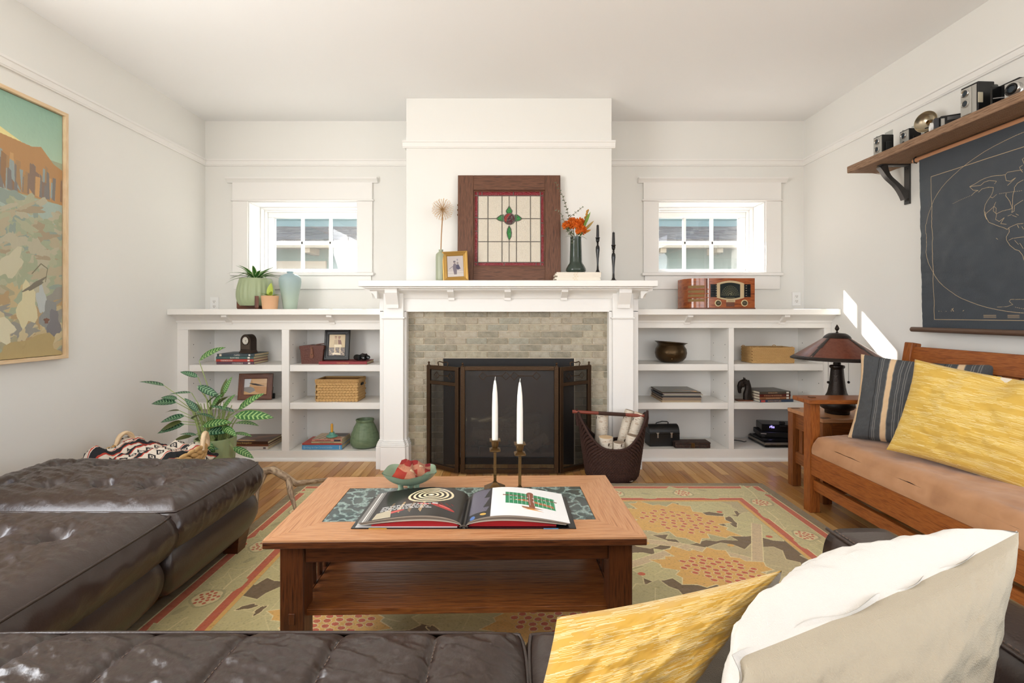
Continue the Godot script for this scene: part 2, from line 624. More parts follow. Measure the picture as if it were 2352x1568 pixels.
func shell() -> void:
	# floor: slab, then the boards one by one where the photograph shows them
	var fl := struct("floor", mb().bx(Vector3(WALL_L, -0.12, -4.3), Vector3(WALL_R, -0.019, 2.6), 0.0), M.floor_gap)
	var shared := {}
	var bw := 0.0572
	for k in 87:
		var x := WALL_L + bw * (k + 0.5)
		var cuts := []
		var near_z := -3.05
		if x > 1.52:
			near_z = -1.2
		elif x < -1.2:
			near_z = -2.3
		var z := -3.72
		while z < near_z:
			var ln: float = [0.5, 0.7, 0.9, 1.15, 0.36][rng.randi() % 5]
			if z < -3.7 and rng.randf() < 0.5:
				ln *= 0.55
			cuts.append([z, ln])
			z += ln
		for q in cuts:
			var key: float = snappedf(q[1], 0.001)
			if not shared.has(key):
				var va := []
				for r in 3:
					var b := mb()
					b.uo = Vector2(r * 3.7 + key, r * 1.3)
					b.box(Vector3(0, -0.0095, 0), Vector3(bw - 0.0012, 0.019, key - 0.0012), 0.001)
					va.append(b.mesh())
				shared[key] = va
			var o := part("plank", shared[key][rng.randi() % 3], M["floor%d" % (rng.randi() % 5)], fl)
			o.position = Vector3(x, 0, q[0] + q[1] * 0.5)
		var rest := mb()
		rest.uo = Vector2(k * 0.37, k * 0.21)
		rest.bx(Vector3(x - bw * 0.5 + 0.0006, -0.019, z + 0.0006), Vector3(x + bw * 0.5 - 0.0006, 0, 2.6), 0.001)
		if not shared.has("rest"):
			shared.rest = mb()
		var rm: MB = shared.rest
		var off := rm.v.size()
		rm.v.append_array(rest.v); rm.n.append_array(rest.n); rm.t.append_array(rest.t); rm.c.append_array(rest.c)
		for j in rest.i:
			rm.i.append(j + off)
	part("planks_under_furniture", shared.rest, M.floor1, fl).set_meta("kind", "stuff")

	var side_wall := func(x0: float, x1: float, za: float, zb: float) -> MB:
		return mb().bx(Vector3(x0, -0.12, -4.32), Vector3(x1, CEIL + 0.1, za), 0.0).bx(Vector3(x0, -0.12, zb), Vector3(x1, CEIL + 0.1, 2.75), 0.0).bx(Vector3(x0, -0.12, za), Vector3(x1, 0.6, zb), 0.0).bx(Vector3(x0, 2.5, za), Vector3(x1, CEIL + 0.1, zb), 0.0)
	struct("wall_left", side_wall.call(WALL_L - 0.15, WALL_L, -1.65, -0.05), M.wall)  # out-of-view opening placed for the left area light
	struct("wall_right", side_wall.call(WALL_R, WALL_R + 0.15, -1.15, 0.55), M.wall)  # out-of-view opening added for the right area light
	var back := mb()
	var zb := WALL_B
	var zo := -4.36
	back.bx(Vector3(WALL_L, -0.12, zo), Vector3(WALL_R, 1.461, zb), 0.0)
	back.bx(Vector3(WALL_L, 2.051, zo), Vector3(WALL_R, CEIL + 0.1, zb), 0.0)
	back.bx(Vector3(WALL_L, 1.461, zo), Vector3(-2.155, 2.051, zb), 0.0)
	back.bx(Vector3(-1.246, 1.461, zo), Vector3(1.25, 2.051, zb), 0.0)
	back.bx(Vector3(2.14, 1.461, zo), Vector3(WALL_R, 2.051, zb), 0.0)
	struct("wall_back", back, M.wall)
	struct("wall_chimney", mb().bx(Vector3(-0.7536, 1.2, -4.02), Vector3(0.773, CEIL, -3.59), 0.002), M.wall)
	var fr := mb()
	fr.bx(Vector3(WALL_L, -0.12, 2.6), Vector3(WALL_R, 0.65, 2.75), 0.0)
	fr.bx(Vector3(WALL_L, 2.35, 2.6), Vector3(WALL_R, CEIL + 0.1, 2.75), 0.0)
	fr.bx(Vector3(WALL_L, 0.65, 2.6), Vector3(-2.0, 2.35, 2.75), 0.0)
	fr.bx(Vector3(-0.1, 0.65, 2.6), Vector3(0.3, 2.35, 2.75), 0.0)
	fr.bx(Vector3(2.2, 0.65, 2.6), Vector3(WALL_R, 2.35, 2.75), 0.0)
	struct("wall_front", fr, M.wall)
	struct("ceiling", mb().bx(Vector3(WALL_L, CEIL, -4.32), Vector3(WALL_R, CEIL + 0.12, 2.75), 0.0), M.ceiling)

	# picture rail: a cap over a flat band over a small bead
	var rail := func(len_: float) -> MB:
		var b := mb()
		b.prism([Vector2(0, 0), Vector2(0.011, 0), Vector2(0.013, 0.006), Vector2(0.016, 0.009), Vector2(0.018, 0.038), Vector2(0.024, 0.041), Vector2(0.024, 0.054), Vector2(0, 0.056)], -len_ * 0.5, len_ * 0.5, 0.9)
		return b
	var spots := [
		[4.2, Vector3(WALL_L, 2.346, -1.92), 0.0], [4.2, Vector3(WALL_R, 2.346, -1.92), PI],
		[1.762, Vector3(-1.635, 2.346, WALL_B), -PI / 2], [1.69, Vector3(1.618, 2.346, WALL_B), -PI / 2],
		[1.575, Vector3(0.0097, 2.346, -3.59), -PI / 2], [0.43, Vector3(-0.7536, 2.346, -3.805), PI], [0.43, Vector3(0.773, 2.346, -3.805), 0.0]]
	for k in spots.size():
		var o := struct("trim_%d" % (k + 1), rail.call(spots[k][0]), M.trim)
		o.position = spots[k][1]
		o.rotation.y = spots[k][2]
	for s in 2:
		var b := mb()
		b.prism([Vector2(0, 0), Vector2(0.026, 0), Vector2(0.026, 0.012), Vector2(0.017, 0.02), Vector2(0.017, 0.115), Vector2(0.012, 0.13), Vector2(0.006, 0.14), Vector2(0, 0.142)], -3.1, 3.1, 0.9)
		var o := struct("baseboard_" + ["left", "right"][s], b, M.trim)
		o.position = Vector3([WALL_L, WALL_R][s], 0, -0.56)
		o.rotation.y = PI * s

# one window of the fireplace wall: casing, deep jamb, stepped frame, sash, three by two panes
func windows() -> void:
	for s in 2:
		var x0: float = [-2.155, 1.25][s]
		var x1: float = [-1.246, 2.14][s]
		var w := struct_root("window_%d" % (s + 1))
		var y0 := 1.461
		var y1 := 2.051
		var z := WALL_B
		part("head_casing", mb().bx(Vector3(x0 - 0.125, y1 + 0.012, z), Vector3(x1 + 0.125, 2.208, z + 0.022), 0.002), M.trim, w)
		part("fillet", mb().bx(Vector3(x0 - 0.137, y1, z), Vector3(x1 + 0.137, y1 + 0.014, z + 0.03), 0.004), M.trim, w)
		var cap := mb()
		cap.tr = Transform3D(Basis(Vector3.UP, -PI / 2), Vector3((x0 + x1) * 0.5, 2.203, z))
		cap.prism([Vector2(0, 0), Vector2(0.022, 0), Vector2(0.024, 0.006), Vector2(0.045, 0.026), Vector2(0.048, 0.028), Vector2(0.048, 0.04), Vector2(0, 0.04)], -(x1 - x0) * 0.5 - 0.17, (x1 - x0) * 0.5 + 0.17, 0.8)
		part("cap_moulding", cap, M.trim, w)
		for e in 2:
			var xa: float = x0 - 0.125 if e == 0 else x1
			part("side_casing", mb().bx(Vector3(xa, y0, z), Vector3(xa + 0.125, y1, z + 0.02), 0.002), M.trim, w)
		part("stool", mb().bx(Vector3(x0 - 0.14, y0 - 0.028, z - 0.02), Vector3(x1 + 0.14, y0, z + 0.035), 0.006), M.trim, w)
		part("apron", mb().bx(Vector3(x0 - 0.115, y0 - 0.138, z), Vector3(x1 + 0.115, y0 - 0.028, z + 0.02), 0.002), M.trim, w)
		# jamb lining and the stepped frame behind it
		var ring := func(m: MB, a: float, b: float, zf: float, zk: float, lo := 1.0) -> MB:
			var xa := x0 + a; var xb := x1 - a; var ya := y0 + a * lo; var yb := y1 - a
			m.bx(Vector3(xa, yb - b, zk), Vector3(xb, yb, zf), 0.003)
			m.bx(Vector3(xa, ya, zk), Vector3(xb, ya + b * lo, zf), 0.003)
			m.bx(Vector3(xa, ya + b * lo, zk), Vector3(xa + b, yb - b, zf), 0.003)
			m.bx(Vector3(xb - b, ya + b * lo, zk), Vector3(xb, yb - b, zf), 0.003)
			return m
		part("jamb", ring.call(mb(), 0.0, 0.008, z + 0.004, z - 0.32), M.sash, w)
		part("frame", ring.call(ring.call(mb(), 0.008, 0.014, z - 0.17, z - 0.33), 0.022, 0.012, z - 0.215, z - 0.33), M.sash, w)
		part("sash", ring.call(mb(), 0.034, 0.046, z - 0.255, z - 0.32, 0.66), M.sash, w)
		var gx0 := x0 + 0.08
		var gx1 := x1 - 0.08
		var gy0 := y0 + 0.053
		var gy1 := y1 - 0.08
		var gz := z - 0.29
		for k in [1, 2]:
			var x := lerpf(gx0, gx1, k / 3.0)
			part("muntin", mb().bx(Vector3(x - 0.012, gy0 - 0.004, gz - 0.018), Vector3(x + 0.012, gy1 + 0.004, gz + 0.02), 0.006), M.sash, w)
		var ym := lerpf(gy0, gy1, 0.5) + 0.006
		part("muntin", mb().bx(Vector3(gx0 - 0.004, ym - 0.016, gz - 0.018), Vector3(gx1 + 0.004, ym + 0.016, gz + 0.02), 0.006), M.sash, w)
		for a in 3:
			for b in 2:
				var xa := lerpf(gx0, gx1, a / 3.0)
				var xb := lerpf(gx0, gx1, (a + 1) / 3.0)
				part("pane", mb().bx(Vector3(xa, gy0 if b == 0 else ym, gz - 0.002), Vector3(xb, ym if b == 0 else gy1, gz + 0.002), 0.0), M.glass, w)
	# unseen windows: two behind the lens, side ones placed for the area lights
	var k := 3
	for q in [[Vector3(-1.05, 1.5, 2.66), 0.0, 1.9], [Vector3(1.25, 1.5, 2.66), 0.0, 1.9], [Vector3(WALL_L - 0.07, 1.55, -0.85), PI / 2, 1.6], [Vector3(WALL_R + 0.07, 1.55, -0.3), PI / 2, 1.7]]:
		var w := struct_root("window_%d" % k, q[0])
		w.rotation.y = q[1]
		var hw: float = q[2] * 0.5
		var m := mb()
		var hh := 0.95 if k > 4 else 0.85
		for e in [-1, 1]:
			m.bx(Vector3(e * hw, -hh, -0.04), Vector3(e * (hw - 0.07), hh, 0.04), 0.004)
			m.bx(Vector3(-hw + 0.07, e * hh, -0.04), Vector3(hw - 0.07, e * (hh - 0.07), 0.04), 0.004)
		part("frame", m, M.sash, w)
		part("muntin", mb().bx(Vector3(-0.02, 0.07 - hh, -0.03), Vector3(0.02, hh - 0.07, 0.03), 0.004), M.sash, w)
		part("muntin", mb().bx(Vector3(-hw + 0.07, -0.02, -0.028), Vector3(hw - 0.07, 0.02, 0.028), 0.004), M.sash, w)
		for e in 2:
			part("pane", mb().bx(Vector3([-hw + 0.07, 0.02][e], 0.07 - hh, -0.003), Vector3([-0.02, hw - 0.07][e], hh - 0.07, 0.003), 0.0), M.glass, w)
		k += 1

func outdoors() -> void:
	var soil := mat(hx("4d4a42"), 0.95)
	struct("ground", mb().bx(Vector3(-14, -0.7, -20), Vector3(14, -0.6, 14), 0.0), soil)
	var teal := mat(hx("3f6258"), 0.7)
	var pale := mat(hx("557874"), 0.7)  # siding colour lightened where the upper wall catches more sky light
	var cream := mat(hx("a3957c"), 0.6)
	var h := thing("neighbour_house", "green lap-sided house next door with a grey shingle roof", "house", Vector3(0, -0.6, -7.9))
	# lower wall: boards lapped one over another
	part("wall", mb().bx(Vector3(-9, 0, -0.6), Vector3(9, 2.9, -0.05), 0.0), teal, h)
	var lap := mb()
	lap.prism([Vector2(-0.05, 0), Vector2(0.02, 0), Vector2(0.006, 0.19), Vector2(-0.05, 0.19)], -9, 9)
	var lm := lap.mesh()
	for k in 9:
		var o := part("siding_board", lm, teal, h)
		o.position = Vector3(0, 1.15 + k * 0.185, 0)
		o.rotation.y = -PI / 2
	# eave, roof deck and shingles
	var ey := 2.80
	part("fascia", mb().bx(Vector3(-9, ey - 0.06, 0.42), Vector3(9, ey + 0.035, 0.46), 0.004), cream, h)
	part("soffit", mb().bx(Vector3(-9, ey - 0.02, -0.1), Vector3(9, ey, 0.43), 0.0), cream, h)
	for x in [-6.4, -5.2, -4.05, -3.12, -2.2, -1.2, 1.3, 2.42, 3.3, 4.2, 5.3]:
		part("rafter_tail", mb().bx(Vector3(x - 0.05, ey - 0.13, -0.1), Vector3(x + 0.05, ey - 0.02, 0.4), 0.01), cream, h)
	var slope := atan2(0.46, 1.4)
	var deck := part("roof", mb().bx(Vector3(-9, -0.05, -1.75), Vector3(9, 0.0, 0.0), 0.0), mat(hx("3c3a3a"), 0.9), h)
	deck.position = Vector3(0, ey + 0.05, 0.47)
	deck.rotation.x = slope
	var sh := [mb().bx(Vector3(0, 0.0, -0.15), Vector3(0.262, 0.012, 0), 0.002).mesh(), mb().bx(Vector3(0, 0.0, -0.15), Vector3(0.178, 0.016, 0), 0.002).mesh()]
	var tones := []
	for s in ["232225", "2e2e2f", "44413d", "1d1c1f", "534f49", "2a2a2e"]:
		var m := mat(hx(s), 0.95)
		tones.append(m)
	var rest := mb()
	for row in 11:
		for side in 2:
			var x: float = [-5.0, 1.9][side] + rng.randf() * 0.12
			while x < [-2.0, 4.9][side]:
				var kind := rng.randi() % 2
				var o := part("shingle", sh[kind], tones[rng.randi() % 6], deck)
				o.position = Vector3(x, 0.003 + row * 0.0001, -0.02 - row * 0.135 + rng.randf() * 0.006)
				o.rotation.x = -0.03
				x += [0.267, 0.183][kind]
	part("upper_wall", mb().bx(Vector3(-9, 2.9, -3.2), Vector3(9, 4.9, -0.95), 0.0), pale, h)
	for k in 7:
		var o := part("siding_board", lm, pale, h)
		o.position = Vector3(0, 3.25 + k * 0.185, -0.91)
		o.rotation.y = -PI / 2
	part("upper_roof", mb().bx(Vector3(-9.3, 4.9, -3.6), Vector3(9.3, 5.0, -0.8), 0.0), tones[3], h)
	# its window, seen low through the left panes
	var wz := 0.03
	var wf := mb()
	wf.bx(Vector3(-3.78, 2.58, 0.0), Vector3(-2.95, 2.44, wz + 0.03), 0.004)
	wf.bx(Vector3(-3.78, 1.4, 0.0), Vector3(-3.66, 2.44, wz + 0.02), 0.004)
	wf.bx(Vector3(-3.07, 1.4, 0.0), Vector3(-2.95, 2.44, wz + 0.02), 0.004)
	var win := part("window", wf, cream, h)
	part("pane", mb().bx(Vector3(-3.66, 1.4, 0.0), Vector3(-3.07, 2.44, wz), 0.0), mat(hx("57625a"), 0.1), win)
	# pale gable rake of a lean-to in between
	var l := thing("lean_to", "white raking eave of a lean-to roof outside the left window", "roof", Vector3(-3.35, -0.6, -6.3))
	part("post", mb().bx(Vector3(-0.4, 0, -0.2), Vector3(-0.3, 2.0, -0.1), 0.004), cream, l)
	var rk := part("rake_board", mb().bx(Vector3(-0.9, -0.09, 0.0), Vector3(1.5, 0.06, 0.06), 0.006), cream, l)
	rk.position = Vector3(0.1, 2.18, 0)
	rk.rotation.z = -0.33
	var rf := part("roof", mb().bx(Vector3(-0.9, 0.065, -1.0), Vector3(1.5, 0.10, 0.08), 0.006), mat(hx("5a564e"), 0.8), l)
	rf.position = Vector3(0.1, 2.18, 0)
	rf.rotation.z = -0.33
	part("wall", mb().bx(Vector3(-0.9, 0, -0.9), Vector3(1.3, 1.75, -0.05), 0.0), cream, l)

func fireplace() -> void:
	var f := thing("fireplace", "gas fireplace set in a field of glossy grey-green tiles", "fireplace")
	var zt := -3.57
	var ox0 := -0.477
	var ox1 := 0.494
	var oy := 0.789
	var bed := mb()
	bed.bx(Vector3(-0.76, 0, -3.66), Vector3(ox0, 1.15, zt - 0.003), 0.0)
	bed.bx(Vector3(ox1, 0, -3.66), Vector3(0.76, 1.15, zt - 0.003), 0.0)
	bed.bx(Vector3(ox0, oy, -3.66), Vector3(ox1, 1.15, zt - 0.003), 0.0)
	part("grout_bed", bed, M.grout, f)
	var pitch := Vector2(0.155, 0.0497)
	var gap := 0.0052
	var shapes := {}
	for row in 23:
		var y1 := 1.137 - row * pitch.y
		var y0 := maxf(y1 - pitch.y + gap, 0.002)
		var x: float = (-0.614 if row % 2 == 0 else -0.683) - pitch.x
		while x < 0.76:
			var spans := []
			var a := maxf(x, -0.748)
			var b := minf(x + pitch.x - gap, 0.75)
			if y1 - pitch.y * 0.5 > oy:
				spans.append([a, b])
			else:
				spans.append([a, minf(b, ox0 - 0.003)])
				spans.append([maxf(a, ox1 + 0.003), b])
			for s in spans:
				var w: float = s[1] - s[0]
				if w < 0.012 or y1 - y0 < 0.01:
					continue
				var key := "%d_%d" % [roundi(w * 500), roundi((y1 - y0) * 500)]
				if not shapes.has(key):
					shapes[key] = mb().box(Vector3.ZERO, Vector3(w, y1 - y0, 0.009), 0.0022).mesh()
				var o := part("tile", shapes[key], M["tile%d" % (rng.randi() % 8)], f)
				o.position = Vector3((s[0] + s[1]) * 0.5, (y0 + y1) * 0.5, zt - 0.0005 + rng.randf_range(-0.0008, 0.0008))
				o.rotation = Vector3(rng.randf_range(-0.012, 0.012), rng.randf_range(-0.008, 0.008), rng.randf_range(-0.003, 0.003))
			x += pitch.x
	# black steel face, glass and the box behind it
	var face := mb()
	var zf := -3.60
	face.bx(Vector3(ox0, oy - 0.075, zf - 0.02), Vector3(ox1, oy, zf + 0.02), 0.004)
	face.bx(Vector3(ox0, 0, zf - 0.02), Vector3(ox0 + 0.09, oy - 0.075, zf + 0.015), 0.004)
	face.bx(Vector3(ox1 - 0.09, 0, zf - 0.02), Vector3(ox1, oy - 0.075, zf + 0.015), 0.004)
	face.bx(Vector3(ox0 + 0.09, 0, zf - 0.02), Vector3(ox1 - 0.09, 0.05, zf + 0.01), 0.004)
	part("steel_face", face, M.iron, f)
	part("edge_trim", mb().bx(Vector3(ox1 - 0.002, 0, zf), Vector3(ox1 + 0.004, oy, zt + 0.002), 0.0).bx(Vector3(ox0 - 0.004, oy, zf), Vector3(ox1 + 0.004, oy + 0.004, zt + 0.002), 0.0), M.grout, f)
	var pane := mat(Color(1, 1, 1, 0.08), 0.04)
	pane.transparency = BaseMaterial3D.TRANSPARENCY_ALPHA
	part("glass_front", mb().bx(Vector3(ox0 + 0.09, 0.05, zf - 0.012), Vector3(ox1 - 0.09, oy - 0.075, zf - 0.008), 0.0), pane, f)
	var box := mb()
	box.bx(Vector3(ox0 + 0.02, 0.0, -3.99), Vector3(ox1 - 0.02, 0.76, -3.97), 0.0)
	box.bx(Vector3(ox0, 0.0, -3.97), Vector3(ox0 + 0.06, 0.76, -3.62), 0.0)
	box.bx(Vector3(ox1 - 0.06, 0.0, -3.97), Vector3(ox1, 0.76, -3.62), 0.0)
	box.bx(Vector3(ox0, 0.74, -3.97), Vector3(ox1, 0.78, -3.62), 0.0)
	box.bx(Vector3(ox0, 0.0, -3.97), Vector3(ox1, 0.04, -3.62), 0.0)
	part("firebox", box, mat(hx("6b4a35"), 0.9), f)
	var grate := mb()
	for k in 7:
		var x := -0.24 + k * 0.085
		grate.tube([Vector3(x, 0.14, -3.66), Vector3(x, 0.11, -3.7), Vector3(x, 0.11, -3.88)], 0.008, 6)
	grate.tube([Vector3(-0.28, 0.10, -3.72), Vector3(0.31, 0.10, -3.72)], 0.008, 6)
	grate.tube([Vector3(-0.22, 0.04, -3.72), Vector3(-0.22, 0.1, -3.72)], 0.008, 6)
	grate.tube([Vector3(0.25, 0.04, -3.72), Vector3(0.25, 0.1, -3.72)], 0.008, 6)
	part("grate", grate, M.iron, f)
	var bark := bumpy(mat(hx("6a5442"), 0.9), noise_tex(0.03, [], 256, 4), 1.0, 5.0)
	var lg := [[Vector3(-0.27, 0.19, -3.74), Vector3(0.2, 0.17, -3.76), 0.05, "thick front log"], [Vector3(-0.2, 0.24, -3.86), Vector3(0.26, 0.2, -3.84), 0.055, "thick rear log"], [Vector3(-0.22, 0.27, -3.78), Vector3(0.12, 0.42, -3.84), 0.028, "thin log slanting up"], [Vector3(0.02, 0.29, -3.76), Vector3(0.27, 0.31, -3.84), 0.03, "thin log lying across the top"], [Vector3(0.16, 0.09, -3.68), Vector3(0.3, 0.16, -3.74), 0.04, "short stub at the lower right"]]
	for q in lg:
		var path := []
		for k in 7:
			path.append(q[0].lerp(q[1], k / 6.0) + Vector3(0, rng.randf_range(-0.006, 0.006), rng.randf_range(-0.006, 0.006)))
		solo("fire_log", mb().tube(path, q[2], 9), bark, "imitation gas fire log behind the glass, " + q[3], "log", Vector3.ZERO, 0.0, "logs in the firebox")

	var m := thing("mantelpiece", "white painted wooden mantelpiece with corbels round the tiled fireplace", "mantelpiece")
	part("mantel_shelf", mb().bx(Vector3(-1.032, 1.3065, -3.62), Vector3(1.038, 1.3485, -3.33), 0.003).bx(Vector3(-1.005, 1.295, -3.62), Vector3(1.011, 1.3065, -3.36), 0.002), M.trim, m)
	part("frieze", mb().bx(Vector3(-0.927, 1.132, -3.68), Vector3(0.946, 1.296, -3.5), 0.002), M.trim, m)
	var cove := [Vector2(0, 0), Vector2(0.012, 0), Vector2(0.016, 0.012), Vector2(0.028, 0.03), Vector2(0.05, 0.046), Vector2(0.078, 0.052), Vector2(0.085, 0.058), Vector2(0.085, 0.07), Vector2(0, 0.07)]
	var cv := mb()
	cv.tr = Transform3D(Basis(Vector3.UP, -PI / 2), Vector3(0.0095, 1.228, -3.5))
	cv.prism(cove, -0.985, 0.985, 0.75)
	for s in [0, 1]:
		cv.tr = Transform3D(Basis(Vector3.UP, [PI, 0.0][s]), Vector3([-0.927, 0.946][s], 1.228, -3.53))
		cv.prism(cove, -0.1, 0.1, 0.75)
	part("cove_moulding", cv, M.trim, m)
	for s in 2:
		var x0: float = [-0.927, 0.7335][s]
		var x1: float = [-0.7315, 0.946][s]
		var p0: float = [-0.891, 0.754][s]
		var p1: float = [-0.748, 0.902][s]
		var pil := part("pilaster", mb().bx(Vector3(x0, 0, -3.68), Vector3(x1, 1.14, -3.5), 0.002).bx(Vector3(p0, 0.2, -3.5), Vector3(p1, 1.29, -3.465), 0.002), M.trim, m)
		part("necking", mb().bx(Vector3(p0 - 0.012, 1.082, -3.5), Vector3(p1 + 0.012, 1.094, -3.45), 0.003), M.trim, pil)
		var pl := mb()
		pl.bx(Vector3(p0 - 0.018, 0, -3.6), Vector3(p1 + 0.018, 0.165, -3.445), 0.002)
		pl.bx(Vector3(x0 - 0.02, 0, -3.66), Vector3(x1 + 0.02, 0.165, -3.47), 0.002)
		for k in 4:
			var e: float = [0.02, 0.0165, 0.0115, 0.005][k]
			var yy := 0.165 + k * 0.0115
			pl.bx(Vector3(p0 - e, yy, -3.6), Vector3(p1 + e, yy + 0.0125, -3.463 + e), 0.004)
			pl.bx(Vector3(x0 - e, yy, -3.66), Vector3(x1 + e, yy + 0.0125, -3.498 + e), 0.004)
		part("plinth", pl, M.trim, pil)
		var cb := mb()
		cb.tr = Transform3D(Basis(Vector3.UP, -PI / 2), Vector3((p0 + p1) * 0.5, 1.158, -3.465))
		cb.prism([Vector2(0, 0), Vector2(0.028, 0), Vector2(0.030, 0.026), Vector2(0.078, 0.108), Vector2(0.078, 0.138), Vector2(0, 0.138)], -0.043, 0.043, 0.99)
		part("corbel", cb, M.trim, m)
	for x in [-0.405, 0.0, 0.405]:
		var d := mb()
		d.tr = Transform3D(Basis(Vector3.UP, -PI / 2), Vector3(x, 1.215, -3.5))
		d.prism([Vector2(0, 0), Vector2(0.02, 0), Vector2(0.022, 0.018), Vector2(0.09, 0.058), Vector2(0.092, 0.083), Vector2(0, 0.083)], -0.022, 0.022, 0.99)
		part("bracket", d, M.trim, m)

	# folding screen in front of the fire
	var s := thing("fire_screen", "bronze three-fold fire screen with diamond scrollwork in front of the fireplace", "fire screen")
	var mesh_m := mat(Color(0.09, 0.065, 0.05, 0.36), 0.6)
	mesh_m.transparency = BaseMaterial3D.TRANSPARENCY_ALPHA
	var mesh_side := mat(Color(0.12, 0.10, 0.085, 0.42), 0.6)
	mesh_side.transparency = BaseMaterial3D.TRANSPARENCY_ALPHA
	var dia := func(b: MB, c: Vector2, r: float) -> void:
		b.tube([Vector3(c.x - r, c.y, 0), Vector3(c.x, c.y + r, 0), Vector3(c.x + r, c.y, 0), Vector3(c.x, c.y - r, 0), Vector3(c.x - r, c.y, 0)], 0.0026, 5)
	var fold := func(w: float, h: float, leafname: String, centre: bool) -> Node3D:
		var b := mb()
		var r := 0.013
		b.bx(Vector3(0, 0.0, -r), Vector3(2 * r + 0.006, h, r), 0.004)
		b.bx(Vector3(w - 2 * r - 0.006, 0.0, -r), Vector3(w, h, r), 0.004)
		b.bx(Vector3(0.03, h - 2 * r - 0.004, -r), Vector3(w - 0.03, h, r), 0.004)
		b.bx(Vector3(0.03, 0.0, -r), Vector3(w - 0.03, 0.03, r), 0.004)
		if not centre:
			b.bx(Vector3(0.03, h - 0.135, -r * 0.8), Vector3(w - 0.03, h - 0.11, r * 0.8), 0.003)
		return part(leafname, b, M.bronze, s)
	var frames := [
		["folding_panel", Vector3(-0.327, 0.012, -3.357), 0.0, 0.681, 0.742, true],
		["folding_panel", Vector3(-0.584, 0.012, -3.52), -atan2(0.163, 0.25), 0.296, 0.735, false],
		["folding_panel", Vector3(0.357, 0.012, -3.357), atan2(0.163, 0.246), 0.295, 0.735, false]]
	for q in frames:
		var o: Node3D = fold.call(q[3], q[4], q[0], q[5])
		o.position = q[1]
		o.rotation.y = q[2]
		var w: float = q[3]
		var h: float = q[4]
		part("wire_mesh", mb().bx(Vector3(0.028, 0.028, -0.0025), Vector3(w - 0.028, h - 0.028, -0.0015), 0.0), mesh_m if q[5] else mesh_side, o)
		var b := mb()
		if q[5]:
			var y := h - 0.068
			for x in [0.155, 0.315, 0.373, 0.527]:
				dia.call(b, Vector2(x, y), 0.028)
			b.tube([Vector3(0.183, y, 0), Vector3(0.287, y, 0)], 0.0026, 5)
			b.tube([Vector3(0.401, y, 0), Vector3(0.499, y, 0)], 0.0026, 5)
		else:
			var y := h - 0.07
			dia.call(b, Vector2(w * 0.3, y), 0.024)
			dia.call(b, Vector2(w * 0.72, y), 0.024)
			b.tube([Vector3(w * 0.3 + 0.024, y, 0), Vector3(w * 0.72 - 0.024, y, 0)], 0.0026, 5)
		part("diamond_scroll", b, M.bronze, o)
		var kn := mb()
		for x in ([0.014, w - 0.014] if q[5] else ([0.014] if q[2] < 0 else [w - 0.014])):
			kn.tr = Transform3D(Basis(), Vector3(x, h, 0))
			kn.lathe([Vector2(0.0, 0.026), Vector2(0.006, 0.024), Vector2(0.0085, 0.018), Vector2(0.006, 0.011), Vector2(0.004, 0.008), Vector2(0.008, 0.004), Vector2(0.008, -0.002)], 10)
		part("finial", kn, M.bronze, o)
		if not q[5]:
			var hd := mb()
			hd.tube([Vector3(w * 0.36, h, 0), Vector3(w * 0.34, h + 0.025, 0), Vector3(w * 0.40, h + 0.03, 0), Vector3(w * 0.52, h + 0.024, 0), Vector3(w * 0.62, h + 0.03, 0), Vector3(w * 0.66, h + 0.02, 0), Vector3(w * 0.63, h, 0)], 0.004, 6)
			part("carry_handle", hd, M.bronze, o)

